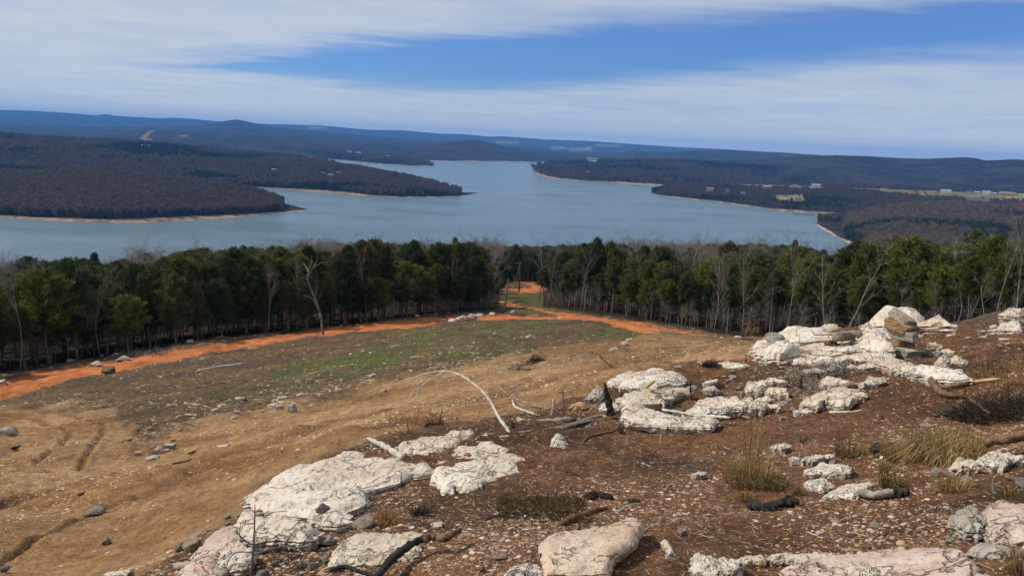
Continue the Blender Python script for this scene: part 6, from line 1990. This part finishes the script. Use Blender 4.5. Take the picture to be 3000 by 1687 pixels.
branch('short upright broken branch in the stick pile', zc([(1070, 250), (1085, 180), (1088, 112)]), 6, 3, 'bleached', 'up')
branch('thin leaning stick left of the arching sapling', zc([(480, 335), (500, 280), (540, 170)]), 2.2, 1.0, 'grey_wood', 'up')
branch('thin dark stick leaning from the burnt stump', zc([(1340, 220), (1420, 150), (1482, 85)]), 3, 2, 'grey_wood', 'up')
branch('small upright twig near the stick pile', zc([(1010, 200), (1005, 130)]), 3, 1.5, 'bleached', 'up')
branch('half-charred crooked branch lying over the rippled slab', [(1100, 1692), (1151, 1633), (1182, 1610), (1221, 1586), (1260, 1573), (1300, 1577), (1328, 1563), (1349, 1551)], 13, 8, 'charred', lift=0.085, name='charred_branch', sub=[(zb([(1200, 1402), (1320, 1378), (1450, 1420), (1570, 1455)]), 8, 6)])
branch('weathered brown end of the crooked branch', [(1243, 1580), (1262, 1572), (1300, 1576), (1330, 1562), (1350, 1549)], 13.5, 8.5, 'brown_wood', lift=0.087, name='branch_end')
branch('brown log lying above the yellow slab', zc([(1140, 1065), (1250, 1005), (1400, 955), (1492, 930)]), 11, 8, 'brown_wood', name='log', cat='log')
branch('charred chunk with a pale cut end behind the brown log', zc([(1340, 860), (1420, 840), (1530, 860)]), 15, 12, 'charred', name='burnt_log', cat='log')
branch('small black stick left of the moss patch', zc([(580, 1030), (640, 1005), (690, 1000)]), 7, 4, 'charred')
branch('thick burnt log in front of the tall grass', zd([(840, 850), (900, 850), (1000, 868), (1100, 835), (1200, 815), (1275, 815)]), 16, 13, 'charred', name='burnt_log', cat='log', rough=0.4)
branch('grey weathered log on the low white rock', ze([(345, 735), (450, 760), (560, 745), (645, 735)]), 12, 11, 'grey_wood', name='log', cat='log')
branch('black burnt piece at the end of the grey log', ze([(640, 738), (700, 735), (772, 728)]), 13, 10, 'charred', name='burnt_log', cat='log')
branch('split black log half hidden by grass', ze([(440, 385), (600, 350), (720, 348), (835, 385)]), 13, 11, 'charred', name='burnt_log', cat='log', rough=0.4)
branch('pale stick rising from the split black log', ze([(830, 370), (780, 330), (700, 280), (655, 255)]), 4, 2, 'bleached', 'up')
branch('torn reddish root reaching down the right slope', zg([(1700, 835), (1720, 885), (1780, 950), (1880, 990), (2000, 990), (2100, 1050), (2250, 1160)]), 11, 3, 'brown_wood', name='root', cat='root', sub=[(zg([(1720, 880), (1740, 850), (1750, 815)]), 5, 2)])
branch('pale-ended broken branch right of the torn root', zg([(1780, 912), (1900, 908), (2060, 872)]), 6.5, 5, 'brown_wood', sub=[])
branch('split yellow end of the broken branch', zg([(2055, 873), (2200, 852), (2350, 835)]), 5, 3, 'yellow_wood', name='branch_end')
branch('weathered grey log at the bottom left edge', zb([(40, 1372), (150, 1370), (250, 1392), (420, 1445)]), 13, 15, 'grey_wood', name='log', cat='log', rough=0.4)
branch('broken bleached log butted against the cream slab', zb([(1760, 552), (1700, 520), (1600, 462), (1490, 410)]), 11, 6, 'bleached', name='log', cat='log', sub=[(zb([(1490, 408), (1400, 440), (1330, 492)]), 2, 0.8)])
branch('thin branch lying along the top shelf', zg([(490, 455), (650, 490), (860, 490), (1045, 497)]), 4, 2.5, 'brown_wood')
branch('thick grey log on the top shelf behind the cairn', zg([(795, 452), (920, 418), (1042, 405)]), 13, 9, 'grey_wood', name='log', cat='log', lift=0.2)
branch('second thin branch on the top shelf', zg([(600, 420), (740, 415), (880, 400), (1000, 398)]), 3, 2, 'grey_wood', lift=0.25)
branch('curved pale branch below the low strata', zg([(700, 705), (760, 700), (830, 715), (868, 742)]), 4, 2, 'bleached')
branch('pale stick near the foot of the conglomerate ledge', zg([(740, 1150), (850, 1150), (960, 1145), (1050, 1128)]), 4, 2, 'bleached')
branch('short sawn branch on the main white dome', zf([(1060, 668), (1150, 600)]), 5.5, 5, 'yellow_wood', lift=0.18)
branch('grey stick under the sawn branch', zf([(1175, 675), (1240, 660), (1312, 632)]), 5, 3, 'grey_wood', lift=0.15)
branch('grey stick along the lower shelf', zf([(1120, 712), (1250, 727), (1385, 768)]), 5, 3, 'grey_wood', lift=0.12)
branch('bleached stick along the foot of the broad white rock', zf([(1640, 972), (1800, 978), (1955, 990)]), 6, 4, 'bleached', lift=0.05)
branch('thin pale stick behind the curved ledge', zf([(1230, 902), (1450, 938), (1645, 978)]), 3.5, 2.5, 'bleached', lift=0.12)
branch('grey dead branch rising behind the tilted block', zf([(765, 515), (740, 480), (680, 430), (600, 368), (560, 340)]), 5, 2.5, 'grey_wood', 'up', sub=[(zf([(572, 345), (575, 320), (590, 295)]), 2, 0.8), (zf([(570, 345), (620, 350), (660, 375)]), 1.8, 0.8)])
branch('thick blurred branch entering at the right edge', ze([(1400, 310), (1560, 285), (1780, 245)]), 13, 12, 'brown_wood', name='log', cat='log', lift=0.1)
branch('small upright splinter near the right edge', ze([(1495, 750), (1480, 680), (1478, 620)]), 7, 1.5, 'grey_wood', 'up')
branch('small pale peg on the brown bank', zf([(1220, 1270), (1215, 1225), (1222, 1178)]), 4, 2, 'yellow_wood', 'up')
branch('leaning grey post at the right edge', zg([(2570, 310), (2580, 240), (2600, 170)]), 11, 9, 'grey_wood', 'up', 'post', 'post')
branch('dark stick lying on the track at the far left', za([(90, 485), (170, 465), (255, 448)]), 4, 3, 'charred')
branch('thin dark branch on the track below the cobbles', za([(1300, 602), (1400, 580), (1450, 562)]), 3, 2, 'brown_wood')
branch('thin brown branch above it on the spoil bank', za([(1420, 522), (1500, 495), (1565, 472)]), 3, 2, 'brown_wood')
branch('short dark branch in the middle of the track', za([(590, 835), (650, 815), (745, 798)]), 4, 2, 'brown_wood')
branch('pale log on the bank at the end of the green strip', za([(2475, 100), (2500, 75), (2570, 50)]), 5, 4, 'bleached', name='log', cat='log')
branch('long pale log lying in the left of the field', zl([(1480, 1130), (1640, 1095), (1840, 1070)]), 4, 3, 'bleached', name='log', cat='log')
branch('pale log on the far edge of the orange road', zl([(1290, 965), (1340, 945), (1375, 950)]), 5, 3, 'bleached', name='log', cat='log')
branch('bleached log pointing out of the root heap', zk([(965, 945), (1100, 905), (1300, 880), (1540, 862)]), 4.5, 3.5, 'bleached', name='log', cat='log')
branch('grey log along the upper side of the root heap', zk([(1290, 800), (1450, 760), (1600, 700), (1700, 660)]), 5, 3, 'grey_wood', name='log', cat='log')
branch('brown log under the root heap', zk([(1340, 945), (1450, 925), (1560, 935)]), 5, 4, 'brown_wood', name='log', cat='log')
branch('thin stick standing right of the root heap', zk([(1990, 860), (1985, 800), (1990, 750)]), 2, 1, 'bleached', 'up')
branch('leaning stick right of the root heap', zk([(1780, 880), (1820, 820), (1850, 770)]), 2, 1, 'bleached', 'up')
branch('dark log beside the roadside white stones', zf([(720, 225), (800, 235), (900, 240), (1000, 220)]), 5, 4, 'charred', name='log', cat='log')
branch('pale fork lying before the end of the orange road', zf([(1105, 145), (1140, 185), (1210, 225)]), 2.5, 1.5, 'bleached')
# sticks in the field
r = np.random.default_rng(55)
for k in range(46):
    while True:
        x_, y_ = r.uniform(560, 1850), r.uniform(960, 1190)
        if poly_sd(np.array([x_]), np.array([y_]), [(600, 1190), (1000, 1010), (1280, 960), (1750, 955), (1860, 1005), (1450, 1070), (1100, 1120), (760, 1205)])[0] > 0:
            break
    L_ = r.uniform(12, 40)
    sl = r.uniform(-0.28, 0.08)
    mt_ = ['bleached', 'grey_wood', 'brown_wood'][int(r.integers(0, 3))]
    branch({'bleached': 'pale', 'grey_wood': 'grey', 'brown_wood': 'brown'}[mt_] + (' long' if L_ > 26 else ' short') + ' stick in the rough field, nearest ' + near_what(x_, y_), [(x_, y_), (x_ + L_ * 0.5, y_ + sl * L_ * 0.5 + r.normal(0, 0.8)), (x_ + L_, y_ + sl * L_)], r.uniform(1.0, 1.9), 0.8, mt_, name='fallen_stick', cat='stick', sides=4, group='sticks in the rough field')
# sticks on the brown slope
for k in range(40):
    while True:
        x_, y_ = r.uniform(1250, 2950), r.uniform(1250, 1640)
        if poly_sd(np.array([x_]), np.array([y_]), [(1350, 1330), (1700, 1230), (2300, 1240), (2950, 1200), (2960, 1400), (2700, 1570), (2000, 1600), (1700, 1500), (1450, 1640), (1250, 1600)])[0] > 0:
            break
    L_ = r.uniform(18, 60)
    sl = r.uniform(-0.6, 0.5)
    mt_ = ['bleached', 'grey_wood', 'brown_wood'][int(r.integers(0, 3))]
    branch({'bleached': 'pale', 'grey_wood': 'grey', 'brown_wood': 'brown'}[mt_] + (' long' if L_ > 40 else ' short') + ' twig on the gravelly slope, nearest ' + near_what(x_, y_), [(x_, y_), (x_ + L_ * 0.5, y_ + sl * L_ * 0.5 + r.normal(0, 4)), (x_ + L_, y_ + sl * L_)], r.uniform(1.2, 2.6), 0.9, mt_, name='fallen_twig', cat='twig', sides=5, group='twigs on the gravelly brown slope')


# ---------------------------------------------------------------- brush: tangles of fine twigs
def brush(label, px, py, wpx, hpx, n, mat, seed, leafy=0, cols=None, depth=0.8, name='dead_brush', cat='brush', rpx=0.8):
    p = hit(px, py)[0]
    d = float(np.hypot(p[0], p[1]))
    mpx = d / FPX
    q = np.random.default_rng(seed)
    w, h = wpx * mpx, hpx * mpx
    parts = []
    for k in range(n):
        b0 = np.array([q.uniform(-0.5, 0.5) * w, q.uniform(-0.5, 0.5) * w * depth, 0])
        dv = np.array([q.normal(0, 1), q.normal(0, 1), abs(q.normal(0.5, 0.5))])
        dv /= np.linalg.norm(dv)
        P, R = curved_limb(b0, dv, h * q.uniform(0.7, 1.6), max(rpx * mpx * q.uniform(0.7, 1.8), 0.0015), q, 0.02, 4)
        P[:, 2] = np.clip(P[:, 2], 0.0, h * 1.1)
        parts.append(tube(P, R, 3))
    V, F = join(parts)
    zt = HG(V[:, 0] + p[0], V[:, 1] + p[1]) - float(HG(p[0], p[1])[0])
    V[:, 2] += zt
    if leafy:
        root = empty(name, (p[0], p[1], float(HG(p[0], p[1])[0])))
        tw = mesh_obj('twigs', V, F, MAT[mat], root)
        tw['kind'] = 'stuff'
        cen = np.stack([q.uniform(-0.5, 0.5, leafy) * w, q.uniform(-0.5, 0.5, leafy) * w * depth, np.abs(q.normal(0.25, 0.3, leafy)) * h], 1)
        cen[:, 2] *= np.clip(1.25 - 2.2 * np.abs(cen[:, 0] / w), 0.15, 1)
        cen[:, 2] += HG(cen[:, 0] + p[0], cen[:, 1] + p[1]) - float(HG(p[0], p[1])[0])
        Vl, Fl = tri_cloud(cen, max(3.2 * mpx, 0.012), np.tile([0, 0, 1.0], (leafy, 1)), 0.9, q)
        cl_ = np.repeat(cols[q.integers(0, len(cols), leafy)] * q.uniform(0.6, 1.4, (leafy, 1)), 3, 0)
        lf = mesh_obj('foliage', Vl, Fl, MAT['blade'], root, False, cl_)
        lf['kind'] = 'stuff'
        return tag(root, label, cat)
    o = mesh_obj(name, V, F, MAT[mat])
    o.location = (p[0], p[1], float(HG(p[0], p[1])[0]))
    return tag(o, label, cat)


MOSS = np.array([(0.045, 0.075, 0.018), (0.06, 0.045, 0.02), (0.09, 0.055, 0.025), (0.035, 0.05, 0.015), (0.05, 0.035, 0.018)])
brush('low green and brown creeping juniper patch', 1590, 1495, 290, 34, 170, 'brown_wood', 1, 3800, MOSS, 1.0, 'creeping_juniper', 'shrub')
brush('grey twig tangle under the left end ledge', zg([(300, 690)])[0][0], zg([(300, 690)])[0][1], 80, 34, 110, 'grey_wood', 2)
brush('dense grey twig mat below the low strata', zg([(620, 800)])[0][0], zg([(620, 800)])[0][1], 150, 40, 240, 'grey_wood', 3)
brush('dark twig mat left of the undercut ledge', zg([(560, 910)])[0][0], zg([(560, 910)])[0][1], 110, 26, 120, 'grey_wood', 4)
brush('dark uprooted twig heap at the right edge', 2930, 1200, 230, 80, 380, 'charred', 5, 3400, MOSS, 0.8, 'brush_heap')
brush('brown weed mat along the slope above the right-edge heap', 2860, 1090, 260, 30, 120, 'brown_wood', 6, 2200, np.array([(0.10, 0.06, 0.025), (0.05, 0.06, 0.02), (0.15, 0.09, 0.04)]), 0.7, 'weed_mat', 'weeds')
brush('dark root wad in the field heap', zk([(1640, 870)])[0][0], zk([(1640, 870)])[0][1], 30, 24, 160, 'charred', 7, name='root_wad', cat='root')
brush('twiggy litter around the field root wad', zk([(1450, 900)])[0][0], zk([(1450, 900)])[0][1], 90, 12, 160, 'grey_wood', 8)
brush('dark brush heap on the far side of the road fork', zk([(1390, 130)])[0][0], zk([(1390, 130)])[0][1], 40, 16, 160, 'grey_wood', 9, name='brush_heap')
brush('twig litter in the stick pile', 1600, 1222, 230, 22, 200, 'brown_wood', 10)
brush('dead twigs among the middle outcrop rocks', 1960, 1190, 170, 22, 160, 'grey_wood', 11)
brush('dark brush tuft at the track edge', zf([(1735, 500)])[0][0], zf([(1735, 500)])[0][1], 34, 20, 110, 'charred', 12)
brush('dark roots poking from the hollow under the white lobe', zb([(860, 1330)])[0][0], zb([(860, 1330)])[0][1], 70, 24, 70, 'charred', 13)
brush('black twig clump beside the rusty tuft', zb([(1880, 1000)])[0][0], zb([(1880, 1000)])[0][1], 44, 36, 70, 'charred', 14)
brush('twig heap beside the leafy mound', zg([(1070, 370)])[0][0], zg([(1070, 370)])[0][1], 30, 34, 110, 'grey_wood', 15)
brush('dry twigs leaning on the right-hand pile', zg([(2350, 300)])[0][0], zg([(2350, 330)])[0][1], 90, 24, 60, 'grey_wood', 16)
brush('pale weeds growing in front of the right-hand pile', zg([(2400, 430)])[0][0], zg([(2400, 430)])[0][1], 110, 14, 60, 'brown_wood', 17)
brush('fallen twigs along the left wood edge', 420, 1040, 170, 16, 150, 'grey_wood', 18)
brush('fallen twigs along the right wood edge', 1960, 962, 150, 10, 150, 'grey_wood', 19)
# small cedar bush
brush('small green cedar bush on the track edge', zh([(690, 850)])[0][0], zh([(690, 850)])[0][1], 58, 62, 40, 'brown_wood', 20, 520, np.array([(0.04, 0.07, 0.02), (0.06, 0.085, 0.025)]), 0.7, 'cedar_bush', 'bush')
brush('leafless red-brown twig bush left of the cedar bush', zh([(370, 930)])[0][0], zh([(370, 930)])[0][1], 30, 70, 14, 'brown_wood', 21, name='twig_bush', cat='bush', rpx=1.0)
brush('tiny green herb near the burnt chunk', 1858, 1468, 40, 16, 8, 'brown_wood', 22, 160, np.array([(0.05, 0.12, 0.02), (0.04, 0.08, 0.02)]), 0.7, 'green_herb', 'plant')
brush('red-brown twigs on the rippled gravel beside the two slabs', zb([(1880, 690)])[0][0], zb([(1880, 690)])[0][1], 80, 46, 22, 'brown_wood', 23, name='twig_bush', cat='bush', rpx=0.7)

# twig and needle litter
x, y = sample(9000, -0.5, 0.92, 2.4, 14, lambda x, y: grid_val(mound_w, x, y) * np.clip(0.35 + 0.9 * fbm(x * 0.7 + 9, y * 0.7, None, 3, 98), 0.05, 1), 31)
q = np.random.default_rng(66)
pebbles('twig_litter', 'short twigs and dead needles scattered over the soil', x, y, 0.006 + 0.0011 * np.hypot(x, y), np.array([(0.10, 0.065, 0.04), (0.32, 0.22, 0.12), (0.045, 0.035, 0.028), (0.24, 0.18, 0.13)])[q.integers(0, 4, len(x))], flat=0.5, seed=19, elong=q.uniform(3, 9, len(x)))
# leaf litter on the right slope
x, y = sample(7000, 0.42, 0.92, 7, 18, lambda x, y: np.clip(0.4 + fbm(x * 0.8, y * 0.8, None, 3, 48), 0.05, 1), 12)
q = np.random.default_rng(61)
pebbles('leaf_litter', 'rusty fallen leaves over the right slope', x, y, q.uniform(0.03, 0.07, len(x)), np.array([(0.30, 0.13, 0.05), (0.22, 0.10, 0.045), (0.36, 0.2, 0.09)])[q.integers(0, 3, len(x))], flat=0.2, seed=9)

# ---------------------------------------------------------------- traced trees
lt = zl([(2440, 858), (2432, 800), (2420, 720), (2400, 640), (2370, 560), (2340, 490), (2320, 420), (2332, 370), (2318, 345)])
branch('lone crooked dead tree on the near side of the orange road', lt, 3.8, 1.3, 'bare_bark', 'up', 'dead_tree', 'tree', 8, 0.25,
       [(zl([(2412, 680), (2370, 600), (2340, 570), (2295, 552)]), 2.6, 0.8), (zl([(2322, 425), (2360, 350), (2395, 290), (2390, 255)]), 1.8, 0.6), (zl([(2330, 380), (2310, 340), (2285, 310)]), 1.6, 0.6), (zl([(2425, 745), (2395, 700), (2360, 715)]), 1.8, 0.6), (zl([(2345, 500), (2330, 450), (2290, 420)]), 1.2, 0.5), (zl([(2360, 350), (2420, 310), (2440, 300)]), 1.1, 0.5), (zl([(2375, 570), (2395, 500), (2385, 440)]), 1.3, 0.5), (zl([(2335, 360), (2350, 300), (2345, 250)]), 1.2, 0.4)])
zn = frame(1400, 650, 4.14)
branch('thin dark dead trunk at the left edge of the clearing', zn([(330, 1025), (345, 900), (360, 760), (372, 690)]), 3, 1.6, 'bare_bark', 'up', 'dead_snag', 'tree', 6)
branch('left of two small stakes beside the lone dead tree', zl([(2392, 858), (2390, 830)]), 1.2, 1.0, 'brown_wood', 'up', 'stake', 'stake', 4, 0)
branch('right of two small stakes beside the lone dead tree', zl([(2405, 858), (2404, 828)]), 1.2, 1.0, 'brown_wood', 'up', 'stake', 'stake', 4, 0)
TT = [((1230, 945), (1232, 700), 3.6, 'pale dead trunk standing right of the lone dead tree', 0), ]
q = np.random.default_rng(91)
EXTRA = [(870, 968, 9.0, 2, 'spreading grey dead cedar left of the lone dead tree'), (1074, 947, 9.5, 0, 'spreading grey dead cedar right of the lone dead tree'), (1336, 922, 8.5, 1, 'thin leaning dead tree behind the two grey boulders'),
         (1700, 921, 9.5, 3, 'pale-barked bare tree at the right of the road fork'), (1605, 905, 9.0, 5, 'bare tree on the right corner of the clearing'), (2175, 984, 9.0, 0, 'dead cedar with pale limbs behind the end of the track'),
         (2090, 980, 8.5, 2, 'dead cedar with long limbs by the end of the orange road'), (2303, 978, 9.5, 1, 'straight bare trunk behind the round grey boulder'), (2420, 985, 8.0, 5, 'leaning bare tree left of the stacked stones'),
         (2480, 985, 8.0, 6, 'leftward-leaning bare tree behind the stick-littered shelf'), (2912, 962, 7.2, 3, 'grey dead tree near the right edge'), (2975, 958, 8.0, 4, 'tallest bare tree at the right edge'),
         (595, 996, 6.5, 3, 'thin dead trunk behind the middle of the orange road'), (785, 981, 7.5, 4, 'straight dead trunk left of the spreading dead cedar'), (60, 1086, 9.5, 2, 'pale leaning bare tree at the far left edge')]
for (px, py, hh_, vi, lb) in EXTRA:
    a_ = float(az_tan(px, py)[0])
    d_ = float(TL(a_)) - 0.8
    if 1590 < px < 1610:
        d_ = 112.0
    p = np.array([math.sin(a_) * d_, math.cos(a_) * d_])
    place_tree('bare', vi, p[0], p[1], hh_ * 0.92, 0.62, q.uniform(0, 6.28), lb, 'single dead trees along the wood edge')

# ---------------------------------------------------------------- utility pole in the clearing
p = hit(1520, 858)[0]
pd = float(np.hypot(p[0], p[1]))
PH = 90 * pd / FPX
pole = empty('utility_pole', (p[0], p[1], float(HG(p[0], p[1])[0])))
tag(pole, 'slim utility pole with a guy wire in the grassy clearing', 'pole')
V, F = tube(np.array([[0, 0, -0.5], [0, 0, PH * 0.5], [0, 0, PH]]), np.array([0.19, 0.16, 0.12]), 8)
mesh_obj('shaft', V, F, MAT['pole'], pole)


def box(sx, sy, sz, c=(0, 0, 0)):
    V = np.array([(x_, y_, z_) for x_ in (-.5, .5) for y_ in (-.5, .5) for z_ in (-.5, .5)]) * np.array([sx, sy, sz]) + np.array(c)
    F = np.array([(0, 1, 3, 2), (4, 6, 7, 5), (0, 4, 5, 1), (2, 3, 7, 6), (0, 2, 6, 4), (1, 5, 7, 3)])
    return V, F


V, F = box(1.5, 0.12, 0.14, (-0.45, -0.16, PH - 0.25))
mesh_obj('crossarm', V, F, MAT['pole'], pole, False)
for dx in (-1.1, -0.5, 0.2):
    V, F = tube(np.array([[dx, -0.16, PH - 0.18], [dx, -0.16, PH + 0.08]]), np.array([0.05, 0.07]), 6)
    mesh_obj('insulator', V, F, MAT['insulator'], pole)
V, F = tube(np.array([[0, 0, PH * 0.94], [-1.75, -0.4, PH * 0.18]]), np.array([0.03, 0.03]), 5)
mesh_obj('guy_wire', V, F, MAT['insulator'], pole)
V, F = tube(np.array([[-1.70, -0.39, PH * 0.20], [-2.1, -0.5, -0.1]]), np.array([0.07, 0.07]), 6)
mesh_obj('guy_guard', V, F, MAT['yellow_guard'], pole)


# ---------------------------------------------------------------- lake houses and docks
def house(land, px, py, wpx, label, wall='wall_white', roof='roof_dark', storeys=1, depth=0.6, gable_front=False, yaw=0.0):
    p = land.hit(px, py)
    d = float(np.hypot(p[0], p[1]))
    w = wpx * d / FPX * 0.72
    dp = max(w * depth, 7.0)
    hw = 2.6 * storeys + 0.3
    rh = 0.30 * (w if gable_front else dp) * 0.9
    rh = min(max(rh, 2.6), 4.6)
    a = math.atan2(p[0], p[1])
    o = empty('lake_house', (p[0], p[1], p[2]), -a + yaw)
    tag(o, label, 'house', 'houses round the lake')
    V, F = box(w, dp, hw + 2.0, (0, 0, hw / 2 - 1.0))
    mesh_obj('wall', V, F, MAT[wall], o, False)
    ov = 0.6
    X, Y = w / 2 + ov, dp / 2 + ov
    if gable_front:
        V = np.array([(-X, -Y, hw), (X, -Y, hw), (0, -Y, hw + rh), (-X, Y, hw), (X, Y, hw), (0, Y, hw + rh)]) + np.array([0, 0, 0.02])
        F = [(0, 1, 2), (4, 3, 5), (0, 2, 5), (0, 5, 3), (1, 4, 5), (1, 5, 2), (0, 3, 4), (0, 4, 1)]
    else:
        V = np.array([(-X, -Y, hw), (-X, Y, hw), (-X, 0, hw + rh), (X, -Y, hw), (X, Y, hw), (X, 0, hw + rh)]) + np.array([0, 0, 0.02])
        F = [(0, 2, 1), (3, 4, 5), (0, 3, 5), (0, 5, 2), (1, 2, 5), (1, 5, 4), (0, 1, 4), (0, 4, 3)]
    rf = mesh_obj('roof', V, F, MAT[roof], o, False)
    if w > 12:
        V, F = box(0.9, 0.9, 1.8, (w * 0.22, 0.8, hw + rh * 0.9))
        mesh_obj('chimney', V, F, MAT['wall_grey'], rf, False)
    nw = max(2, int(w // 4.5))
    for s_ in range(storeys):
        for k in range(nw):
            xw = (-0.5 + (k + 0.5) / nw) * w * 0.92
            if k == nw // 2 and s_ == 0:
                V, F = box(1.1, 0.1, 2.1, (xw, -dp / 2 - 0.04, 1.05 + 0.4))
                mesh_obj('door', V, F, MAT['roof_brown'], o, False)
            else:
                V, F = box(1.7, 0.1, 1.3, (xw, -dp / 2 - 0.04, 1.9 + 3.0 * s_))
                mesh_obj('window', V, F, MAT['glass'], o, False)
    return o




for (ld_, fr_, X_, Y_, W2_, lb_, wl_, rf_, st_, gb_) in HOUSES:
    p_ = fr_([(X_, Y_)])[0]
    house(globals()[ld_], p_[0], p_[1], W2_ / 2.576, lb_, wl_, rf_, st_, gable_front=gb_)


def dock(px, py, wpx, label, roofed, yaw):
    a, t_ = az_tan(px, py)
    d = EYE / float(t_)
    w = wpx * d / FPX
    o = empty('boat_dock', (math.sin(a) * d, math.cos(a) * d, 0), -float(a) + yaw)
    tag(o, label, 'dock')
    V, F = box(w, 9, 0.5, (0, 0, 0.45))
    mesh_obj('deck', V, F, MAT['dock_metal'], o, False)
    n_ = max(4, int(w // 7))
    for k in range(n_ + 1):
        xk = (-0.5 + k / n_) * w * 0.98
        for yk in (-4.2, 4.2):
            V, F = box(0.3, 0.3, 3.0, (xk, yk, 2.0))
            mesh_obj('post', V, F, MAT['dock_metal'], o, False)
    V, F = box(w * 1.01, 9.6, 0.25, (0, 0, 3.7))
    mesh_obj('roof', V, F, MAT['wall_white' if roofed else 'dock_metal'], o, False)
    V, F = box(3.0, 14, 0.3, (-w * 0.3, 11, 0.5))
    mesh_obj('gangway', V, F, MAT['dock_metal'], o, False)


dock(*zq([(912, 976)])[0], 130 / 2.576, 'long dark green boat dock on the right shore', False, -0.12)
dock(*zq2([(2232, 756)])[0], 84 / 2.576, 'white-roofed boat dock on the far right shore', True, -0.08)

# ---------------------------------------------------------------- air
zb0, zt0 = -7.5, 345.0
V, F = box(40000, 21000, zt0 - zb0, (0, 6900, (zt0 + zb0) / 2))
m = bpy.data.materials.new('haze_air')
m.use_nodes = True
t = m.node_tree
t.nodes.clear()
o_ = N(t, 'ShaderNodeOutputMaterial')
pv = N(t, 'ShaderNodeVolumePrincipled')
pv.inputs['Color'].default_value = (0.12, 0.42, 1.0, 1)
pv.inputs['Density'].default_value = 7.0e-5
pv.inputs['Anisotropy'].default_value = 0.0
t.links.new(pv.outputs[0], o_.inputs['Volume'])
hz = mesh_obj('haze', V, F, m, None, False)
tag(hz, 'thin blue air over lake and hills', kind='stuff')
